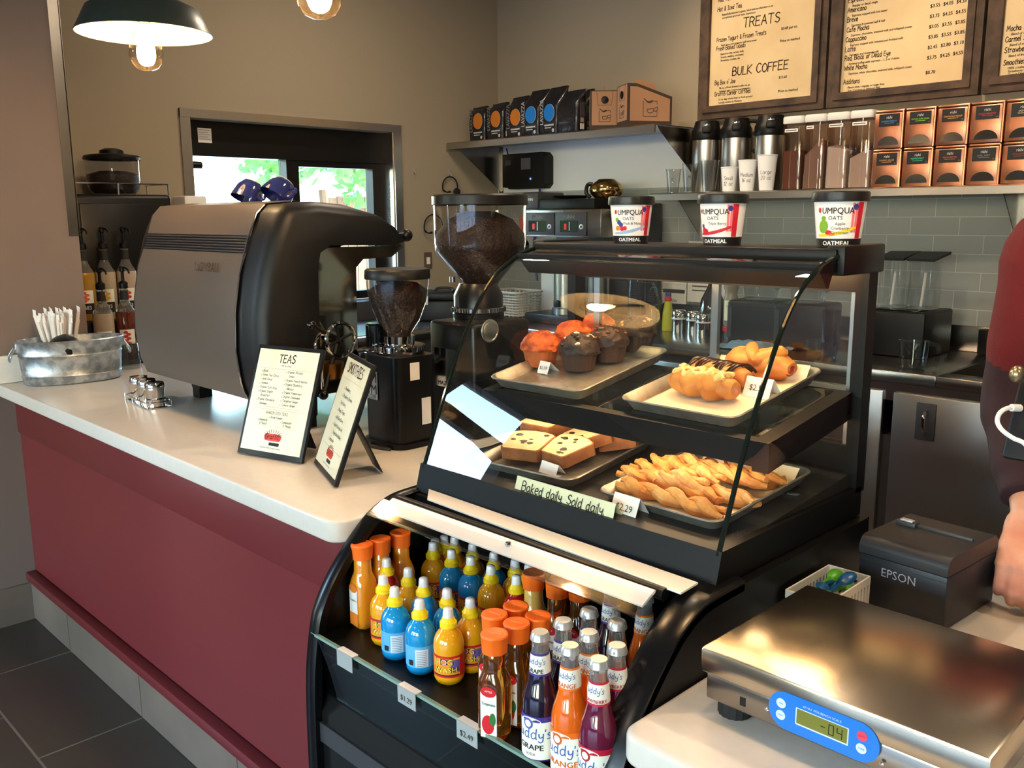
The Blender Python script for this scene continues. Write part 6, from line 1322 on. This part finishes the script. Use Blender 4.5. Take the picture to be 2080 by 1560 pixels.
# ---------------------------------------------------------------- right of the case
t = thing('toaster', 'long black toaster-like box on the back counter left of the sink', 'appliance', (0, 0, 0)); MB().box(-1.70, -1.405, 3.72, 4.02, z0, 1.10, black_pl, .01, 3).build('body', t); MB().box(-1.66, -1.45, 3.76, 3.98, 1.1, 1.106, black_gl, .002).build('top_plate', t); MB().box(-1.715, -1.701, 3.80, 3.88, 1.03, 1.06, mat('orange_switch', (220, 70, 30), .4)).build('switch', t)
for x, lb in ((-1.595, 'clear straw dispenser with black lid, left of two on the black box'), (-1.470, 'clear straw dispenser with black lid, right of two on the black box')):
    t = thing('straw_dispenser', lb, 'dispenser', (x, 3.86, 1.1075), 0, 'straw dispensers on the black box'); MB().loft([[(u, v, z) for u, v in rrect(.098, .11, .012, 4)] for z in (0, .195)], clear_pl, True, False).build('container', t)
    q = MB(); q.add([(-.056, -.066, .197), (.056, -.066, .197), (.070, .07, .224), (-.056, .07, .222)], [(0, 1, 2, 3)], black_pl); q.add([(-.056, -.066, .207), (.056, -.066, .207), (.070, .07, .234), (-.056, .07, .232)], [(0, 1, 2, 3)], black_pl); q.add([(-.056, -.066, .197), (.056, -.066, .197), (.056, -.066, .207), (-.056, -.066, .207), (.070, .07, .224), (.070, .07, .234)], [(0, 1, 2, 3), (1, 4, 5, 2)], black_pl); q.build('lid', t)
    q = MB(); q.tube([(-.01, 0, .008), (.004, -.01, .15)], .006, white_pl, 8); q.build('scoop', t)
t = thing('measuring_jug', 'clear plastic measuring jug at the front of the steel counter by the sink', 'jug', (-1.345, 3.47, z0), R(10)); MB().lathe([(0, .004), (.042, 0), (.046, .006), (.055, .105), (.058, .108), (.053, .106), (.044, .008), (0, .008)], clear_pl, 28).build('body', t); MB().tube([(.05, 0, .10), (.085, 0, .092), (.086, 0, .04), (.078, 0, .012)], .008, clear_pl, 8, sm=4).build('handle', t)
tag(MB().box(-1.30, -1.06, 4.02, 4.075, z0, 1.02, black_pl, .006).build('knife_box'), 'low black box against the wall behind the sink', 'box')
# ================================================================ cash desk: scale, printer, basket, tablet
t = thing('counter_scale', 'brushed steel weighing scale with a blue keypad on the lower white counter', 'scale', (0, 0, 0))
x0, x1, y0, y1 = -.625, -.262, .968, 1.262
top_st = mat('brushed_platter', (196, 184, 166), .22, 1, bump=(90, .06, .001), stretch=(.3, 10, 10))
g = MB(); g.box(x0, x1, y0, y1, .895, .930, top_st, .004); g.build('platform', t)
g = MB(); g.box(x0+.008, x1-.008, y0+.004, y1-.008, .858, .8945, steel2, .003); g.box(x0+.06, x0+.068, y0+.0035, y0+.0045, .868, .880, black_pl); g.build('base', t)
for x in (x0+.035, x1-.035):
    for y in (y0+.035, y1-.04):
        q = MB(); n = 32; q.loft([[((.022*(1+.05*(i % 2)))*math.cos(2*PI*i/n), .022*(1+.05*(i % 2))*math.sin(2*PI*i/n), z) for i in range(n)] for z in (0, .020)], rubber); q.lathe([(.008, .02), (.008, .0235)], steel, 12); q.build('foot', t, (x, y, ZP+.0005))
kb = mat('bright_blue_keypad', (24, 112, 206), .35); lcd = mat('olive_display', (110, 112, 44), .2); wkey = mat('pale_key', (196, 216, 236), .4); rkey = mat('pink_red_key', (214, 66, 96), .4)
m0 = plane((-.450, y0-.0012, .889), (1, 0, 0), (0, 0, 1)); g = MB(); g.T = m0
g.prism(rrect(.142, .050, .0245, 8), -.004, 0, kb, 'Z'); g.prism(rrect(.068, .0225, .001, 2), 0, .0006, wkey, 'Z'); g.prism([(u, v+.0005) for u, v in rrect(.065, .0195, .0008, 2)], .0006, .0009, lcd, 'Z')
for bxx, by, m, s in ((-.054, .0085, wkey, 'ON'), (-.054, -.0075, wkey, 'UNIT'), (.050, .0085, rkey, 'ZERO'), (.050, -.0075, wkey, 'TARE')):
    g.prism([(bxx+u, by+v) for u, v in oval(.0064, .0064, 18)], 0, .0008, m, 'Z'); g.text(s, .0036, kb if m == wkey else applered, Matrix.Translation((bxx, by-.001, .0009)))
for i, ch in enumerate(('-', '0', '4')):
    sg = {'-': 'g', '0': 'abcdef', '4': 'fgbc'}[ch]; ox = .002+.0105*i; w_, h_ = .003, .0062
    seg = {'a': ((-w_, h_), (w_, h_)), 'b': ((w_, h_), (w_, 0)), 'c': ((w_, 0), (w_, -h_)), 'd': ((-w_, -h_), (w_, -h_)), 'e': ((-w_, 0), (-w_, -h_)), 'f': ((-w_, h_), (-w_, 0)), 'g': ((-w_, 0), (w_, 0))}
    for s in sg: a, b = seg[s]; g.tube([(ox+a[0], a[1], .0009), (ox+b[0], b[1], .0009)], .0006, ink, 4)
g.text('6710U  POS BENCH SCALE', .0042, wkey, Matrix.Translation((0, .0145, .0002))); g.build('keypad', t, recalc=False)
for xx, zz in ((-.524, .880), (-.376, .872)): MB().lathe([(.0028, -.0025), (0, -.003)], chrome, 10, (xx, y0+.002, zz), axis='Y').build('screw', t)
prn = mat('dark_slate_plastic', (34, 36, 42), .42, bump=(700, .06, .0003))
t = thing('receipt_printer', 'black receipt printer beside the scale and the person\'s hand', 'printer', (-.548, 1.545, ZP+.0005), R(-5))
g = MB(); w_, d = .076, .092; g.box(-w_, w_, -d, d, .0, .092, prn, .004); g.build('body', t)
g = MB(); pr_ = [(-d-.001, .093), (-d-.001, .106)]+[(-d+.018-.019*math.cos(R(a)), .104+.019*math.sin(R(a))) for a in range(10, 91, 16)]+[(d-.012, .123), (d, .112), (d, .093)]
g.prism(pr_, -w_, w_, prn, 'X'); g.build('cover', t)
g = MB(); g.box(-.045, w_-.012, d-.075, d-.068, .120, .128, grey_pl, .002); g.box(-.066, -.030, d-.085, d-.065, .121, .131, grey_pl, .003); g.box(-.058, -.036, d-.084, d-.072, .131, .134, silver, .001); g.build('lever', t)
g = MB(); g.text('EPSON', .021, silver, plane((-.004, -d-.0006, .062), (1, 0, 0), (0, 0, 1)), sx=.95); g.box(-w_+.001, w_-.001, -d-.0006, -d, .082, .0828, grey_pl); g.build('lettering', t, recalc=False)
basp = mat('white_basket_plastic', (214, 212, 206), .5); t = thing('spoon_basket', 'white slotted plastic basket between the pastry case and the receipt printer', 'basket', (-.632, 1.352, ZP+.0005))
g = MB(); A, B_, H_b = .036, .074, .068; g.box(-A+.004, A-.004, -B_+.004, B_-.004, 0, .003, basp)
for sx in (-1, 1):
    g.box(sx*A-.0015, sx*A+.0015, -B_, B_, 0, .022, basp); g.box(sx*A-.0015, sx*A+.0015, -B_, B_, .055, H_b, basp)
    for k in range(13): y = -B_+.004+k*.0117; g.box(sx*A-.0015, sx*A+.0015, y-.003, y+.003, .022, .055, basp)
    g.box(-A, A, sx*B_-.0015, sx*B_+.0015, 0, .022, basp); g.box(-A, A, sx*B_-.0015, sx*B_+.0015, .055, H_b, basp)
    for k in range(6): x = -A+.004+k*.0128; g.box(x-.003, x+.003, sx*B_-.0015, sx*B_+.0015, .022, .055, basp)
g.build('basket', t)
spm = [mat('blue_spoon_plastic', (8, 74, 128), .3), mat('green_spoon_plastic', (70, 150, 30), .3)]; rnd = random.Random(21)
for k in range(14):
    c = 0 if k % 3 else 1; g = MB(); g.blob((0, .045, .004), (.011, .019, .005), spm[c], 0, nu=14, nv=8, fn=lambda d: 1 if d.z < .3 else .9); g.tube([(0, .03, .004), (0, -.01, .003), (0, -.045, .004)], [.0035, .003, .0045], spm[c], 6)
    o = g.build('spoon', None, (-.632+rnd.uniform(-.010, .010), 1.352+rnd.uniform(-.018, .018), ZP+.022+.0034*k)); o.rotation_euler = (R(rnd.uniform(-22, 22)), R(rnd.uniform(-30, 30)), R(rnd.uniform(-35, 35)+(180 if k % 2 else 0)))
    tag(o, ('blue' if c == 0 else 'green')+' plastic spoon lying in the white basket beside the receipt printer', 'spoon', ('blue' if c == 0 else 'green')+' spoons in the basket')
t = thing('tablet_stand', 'black tablet stand at the right edge with a white cable plugged in', 'tablet stand', (-.30, 1.36, ZP+.0005), R(0))
MB().box(-.07, .07, -.06, .08, 0, .012, black_pl, .004).build('base', t); MB().tube([(0, .03, .012), (0, .04, .20), (0, .02, .37)], .014, black_pl, 12, sm=3).build('stem', t)
g = MB(); g.T = Matrix.Translation((0, .0, .40)) @ Matrix.Rotation(R(-25), 4, 'X'); g.box(-.085, .155, -.006, .006, -.075, .085, black_pl, .005); g.build('tablet', t)
MB().blob(P(2066, 760, Y=1.35)-Vector(t.location), (.010, .012, .012), mat('brass_knob', (150, 138, 110), .3, .8), 0, nu=12, nv=8).build('clamp_knob', t)
wc = mat('white_cable', (226, 226, 228), .4)
pts = [P(2072, 829, Y=1.352), P(2050, 828, Y=1.335), P(2032, 838, Y=1.32), P(2026, 856, Y=1.315), P(2036, 874, Y=1.31), P(2058, 890, Y=1.31), P(2085, 905, Y=1.31), P(2120, 960, Y=1.32), P(2130, 1060, Y=1.33)]
g = MB(); g.tube(pts, .0032, wc, 8, sm=5); g.tube([pts[0], pts[0]+(pts[1]-pts[0])*.8], .0052, wc, 10); tag(g.build('charging_cable'), 'white charging cable looping from the tablet at the right edge', 'cable')
# ================================================================ pendant lamps over the counter
shade_o = mat('dark_green_enamel', (34, 44, 42), .35); shade_i = mat('cream_enamel', (236, 226, 190), .5); bulb_g = pane('bulb_glass', (250, 240, 226), 1.6)
fil = mat('glowing_filament', (255, 220, 170), .5, emit=((255, 196, 120), 110))
def pendant(x, y, z, lb):
    t = thing('pendant_lamp', lb, 'pendant lamp', (x, y, z), 0, 'pendant lamps over the counter')
    pr_ = [(.180, 0), (.172, .012), (.146, .062), (.092, .088), (.070, .098), (.064, .125), (.040, .142), (.022, .15)]
    MB().lathe([(.1795, -.001), (.1815, 0), (.174, .014), (.148, .065), (.093, .091), (.072, .101), (.066, .128), (.041, .146), (.02, .155), (0, .155)], shade_o, 48).build('shade', t)
    MB().lathe([(r-.0015, q) for r, q in pr_], shade_i, 48).build('shade_lining', t)
    MB().lathe([(0, .145), (.02, .145), (.02, .06), (.017, .03), (0, .03)], black_pl, 20).build('socket', t)
    b = MB().lathe([(.015, .035), (.017, .020), (.030, .0), (.042, -.028), (.0455, -.052), (.042, -.074), (.030, -.090), (.014, -.0965), (0, -.098)], bulb_g, 32).build('bulb', t)
    q = MB()
    for k in range(6): a = 2*PI*k/6; q.tube([(.014*math.cos(a), .014*math.sin(a), .018), (.020*math.cos(a+.3), .020*math.sin(a+.3), -.018), (.013*math.cos(a+.6), .013*math.sin(a+.6), -.040)], .0032, fil, 6)
    q.build('filament', b); MB().tube([(0, 0, .15), (0, 0, 3.0-z)], .004, black_pl, 8).build('cord', t)
    l = light('pendant_glow', 'POINT', (x, y, z-.045), PEND, (1, .79, .56), size=.03); return t
PEND = 6
pendant(-2.588, 1.131, 2.0, 'dark enamel pendant lamp with a glowing bulb hanging at the upper left'); pendant(-1.625, 1.070, 1.985, 'pendant lamp of which only the glowing bulb shows at the top edge'); pendant(-.62, 1.05, 2.05, 'pendant lamp above the display case, out of the photo'); pendant(.40, 1.05, 2.05, 'pendant lamp above the cash desk, out of the photo')
# ================================================================ the person behind the cash desk
skin = mat('skin', (206, 156, 132), .5, var=(22, (196, 128, 108), .35, .75), sss=.15); knit = mat('burgundy_knit', (94, 14, 22), .85, bump=(420, .5, .0015)); knit_dark = mat('dark_knit', (42, 18, 27), .85, bump=(420, .5, .0015)); trous = mat('black_trousers', (16, 16, 18), .8)
def fused(mb, name, par, vox, m, smooth=6, split=None):
    """one continuous skin grown over overlapping limbs"""
    o = mb.build('tmp', None, recalc=True); md = o.modifiers.new('r', 'REMESH'); md.mode = 'VOXEL'; md.voxel_size = vox; sm_ = o.modifiers.new('s', 'SMOOTH'); sm_.iterations = smooth; sm_.factor = .5
    dg = bpy.context.evaluated_depsgraph_get(); me = bpy.data.meshes.new_from_object(o.evaluated_get(dg)); bpy.data.objects.remove(o)
    me.materials.clear(); me.materials.append(m)
    if split:
        me.materials.append(split[1])
        for p in me.polygons: p.material_index = 1 if split[0](p.center) else 0
    me.polygons.foreach_set('use_smooth', [True]*len(me.polygons)); r = bpy.data.objects.new(name, me); COL.objects.link(r); r.parent = par; me.name = name; return r
ps = thing('person', 'person in a burgundy sweater standing behind the desk, right fist resting by the printer', 'person', (0, 0, 0))
CX, CY = -.335, 1.93; V = Vector
W_ = V((-.440, 1.705, .960)); K_ = V((-.420, 1.617, .911)); sh = V((-.505, 1.885, 1.425)); el = V((-.522, 1.865, 1.15))
b = MB()
b.tube([(CX, CY+.01, .84), (CX, CY+.01, 1.0), (CX, CY, 1.2), (CX, CY, 1.38), (CX, CY+.005, 1.47)], [.135, .135, .125, .135, .075], skin, 20, sm=4)
b.tube([(CX, CY+.005, 1.44), (CX, CY-.01, 1.56)], [.06, .054], skin, 16, sm=3)
b.blob((CX, CY-.02, 1.665), (.074, .094, .115), skin, 0, nu=28, nv=20, fn=lambda d: 1-.12*max(0, -d.z)*(1 if abs(d.x) > .4 else .3)); b.blob((CX, CY-.035, 1.60), (.054, .066, .052), skin, 0, nu=20, nv=14)
b.tube([(CX, CY-.108, 1.678), (CX, CY-.128, 1.644), (CX, CY-.110, 1.632)], [.009, .014, .010], skin, 10, sm=3)
for s in (-1, 1): b.blob((CX+s*.076, CY-.01, 1.66), (.010, .020, .032), skin, 0, nu=12, nv=10)
b.tube([(CX-.024, CY-.098, 1.606), (CX, CY-.105, 1.607), (CX+.024, CY-.098, 1.606)], .008, skin, 8, sm=3)
b.tube([(CX-.12, CY, 1.435), sh, (sh+el)/2, el], [.06, .058, .050, .043], skin, 16, sm=3); b.tube([el, (el+W_)/2+V((0, .0, -.012)), W_], [.042, .038, .027], skin, 16, sm=4)
f = (K_-W_).normalized(); n_ = V((.18, -.80, .55)); n_ = (n_-f*n_.dot(f)).normalized(); s_ = f.cross(n_)
if s_.x < 0: s_ = -s_
for u in (-.030, -.010, .010, .030):        # palm: four bones side by side
    b.tube([W_-f*.01+s_*u*.55, (W_+K_)/2+s_*u*.85-n_*.002, K_+s_*u], [.020, .017, .0135], skin, 12, sm=3)
for k, u in enumerate((.033, .011, -.011, -.031)):   # index ... little finger
    l1, l2, l3 = ((.044, .027, .021), (.047, .031, .022), (.044, .029, .021), (.035, .022, .019))[k]; th = (R(22+3*k), R(98+4*k), R(140+3*k)); p = K_+s_*u+f*.004; q = [p]
    for l_, a in zip((l1, l2, l3), th): q.append(q[-1]+(f*math.cos(a)-n_*math.sin(a)+s_*(.05-.03*k))*l_)
    r = (.0105, .0108, .0102, .0088)[k]; b.tube(q, [r*1.08, r*1.02, r*.95, r*.78], skin, 12, sm=3); b.blob(q[0]+n_*.0035, (r*1.15, r*1.15, r*1.1), skin, 0, nu=12, nv=8); b.blob(q[1], (r*1.06,)*3, skin, 0, nu=12, nv=8); b.blob(q[3], (r*.78,)*3, skin, 0, nu=10, nv=8)
tb = W_+f*.022+s_*.026; tq = [tb, tb+s_*.020+f*.026-n_*.010, tb+s_*.016+f*.052-n_*.028, tb+s_*.002+f*.068-n_*.044]; b.tube(tq, [.0155, .0135, .0118, .0088], skin, 12, sm=3); b.blob(tq[3], (.0088,)*3, skin, 0, nu=10, nv=8)
sh2 = V((CX+.18, 1.885, 1.425)); el2 = V((CX+.225, 1.87, 1.15)); W2 = V((CX+.20, 1.70, .930))
b.tube([(CX+.12, CY, 1.435), sh2, (sh2+el2)/2, el2], [.06, .058, .050, .043], skin, 16, sm=3); b.tube([el2, (el2+W2)/2, W2], [.042, .038, .027], skin, 16, sm=4)
f2 = V((-.05, -.82, -.57)).normalized(); n2 = (V((0, -.5, .85))-f2*V((0, -.5, .85)).dot(f2)).normalized(); s2 = f2.cross(n2)
if s2.x > 0: s2 = -s2
K2 = W2+f2*.085
for u in (-.030, -.010, .010, .030): b.tube([W2-f2*.01+s2*u*.55, (W2+K2)/2+s2*u*.85, K2+s2*u], [.020, .017, .0135], skin, 12, sm=3)
for k, u in enumerate((.033, .011, -.011, -.031)):
    q = [K2+s2*u]; r = (.0105, .0108, .0102, .0088)[k]
    for l_, a in zip(((.040, .025, .02), (.044, .028, .021), (.041, .027, .02), (.033, .021, .018))[k], (R(4), R(-22), R(-30))): q.append(q[-1]+(f2*math.cos(a)-n2*math.sin(a))*l_)
    b.tube(q, [r*1.08, r, r*.92, r*.75], skin, 12, sm=3); b.blob(q[3], (r*.75,)*3, skin, 0, nu=10, nv=8)
t2 = W2+f2*.02+s2*.026; b.tube([t2, t2+s2*.03+f2*.03, t2+s2*.042+f2*.058], [.0155, .0125, .009], skin, 12, sm=3)
for s in (-1, 1): b.tube([(CX+s*.085, CY+.015, .93), (CX+s*.095, CY+.01, .50), (CX+s*.10, CY+.03, .10)], [.085, .058, .042], skin, 14, sm=4); b.tube([(CX+s*.10, CY+.03, .07), (CX+s*.105, CY-.05, .035), (CX+s*.11, CY-.14, .028)], [.042, .038, .026], skin, 12, sm=3)
body = fused(b, 'body', ps, .0042, skin, 3)
eye = mat('eye_white', (232, 230, 226), .2); iris = mat('brown_iris', (70, 46, 30), .2)
for s in (-1, 1):
    q = MB(); c = V((CX+s*.031, CY-.103, 1.675)); q.blob(c, (.013, .009, .008), eye, 0, nu=14, nv=10); q.blob(c+V((0, -.006, 0)), (.0055, .004, .0055), iris, 0, nu=10, nv=8); q.build('eye', ps)
hair = mat('brown_hair', (62, 44, 34), .6, bump=(60, .8, .004)); q = MB(); q.blob((CX, CY, 1.70), (.083, .098, .100), hair, .12, 9, 28, 18, 5, fn=lambda d: 1 if d.y > -.55 or d.z > .45 else .72); fused(q, 'hair', ps, .006, hair, 2)
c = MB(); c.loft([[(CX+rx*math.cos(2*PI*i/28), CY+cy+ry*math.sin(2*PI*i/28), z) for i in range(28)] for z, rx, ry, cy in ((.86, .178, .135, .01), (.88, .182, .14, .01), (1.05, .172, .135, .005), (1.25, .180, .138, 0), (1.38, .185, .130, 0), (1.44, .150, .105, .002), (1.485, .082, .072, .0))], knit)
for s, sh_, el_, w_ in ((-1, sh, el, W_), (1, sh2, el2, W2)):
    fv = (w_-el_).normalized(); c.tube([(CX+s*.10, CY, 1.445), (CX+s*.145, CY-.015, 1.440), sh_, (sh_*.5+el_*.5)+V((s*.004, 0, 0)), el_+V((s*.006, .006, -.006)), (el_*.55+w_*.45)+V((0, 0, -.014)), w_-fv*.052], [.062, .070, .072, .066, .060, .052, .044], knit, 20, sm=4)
fused(c, 'sweater', ps, .006, knit, 5, (lambda q: q.z < 1.215-.35*(q.x+.55) if q.x < -.1 else q.z < 1.2, knit_dark))  # sweater takes the darker colour below a sloping line
c = MB(); c.tube([(CX, CY+.012, .82), (CX, CY+.012, .98)], [.172, .160], trous, 24, sm=3)
for s in (-1, 1): c.tube([(CX+s*.088, CY+.015, .90), (CX+s*.10, CY+.01, .50), (CX+s*.105, CY+.03, .07)], [.105, .080, .066], trous, 18, sm=4)
fused(c, 'trousers', ps, .010, trous, 4)
for s in (-1, 1):
    q = MB(); q.tube([(CX+s*.105, CY+.06, .052), (CX+s*.108, CY-.03, .050), (CX+s*.113, CY-.15, .042)], [.046, .050, .044], black_pl, 14, sm=4); q.box(CX+s*.11-.048, CX+s*.11+.048, CY-.19, CY+.10, .002, .014, rubber, .006); fused(q, 'shoe', ps, .006, black_pl, 3)
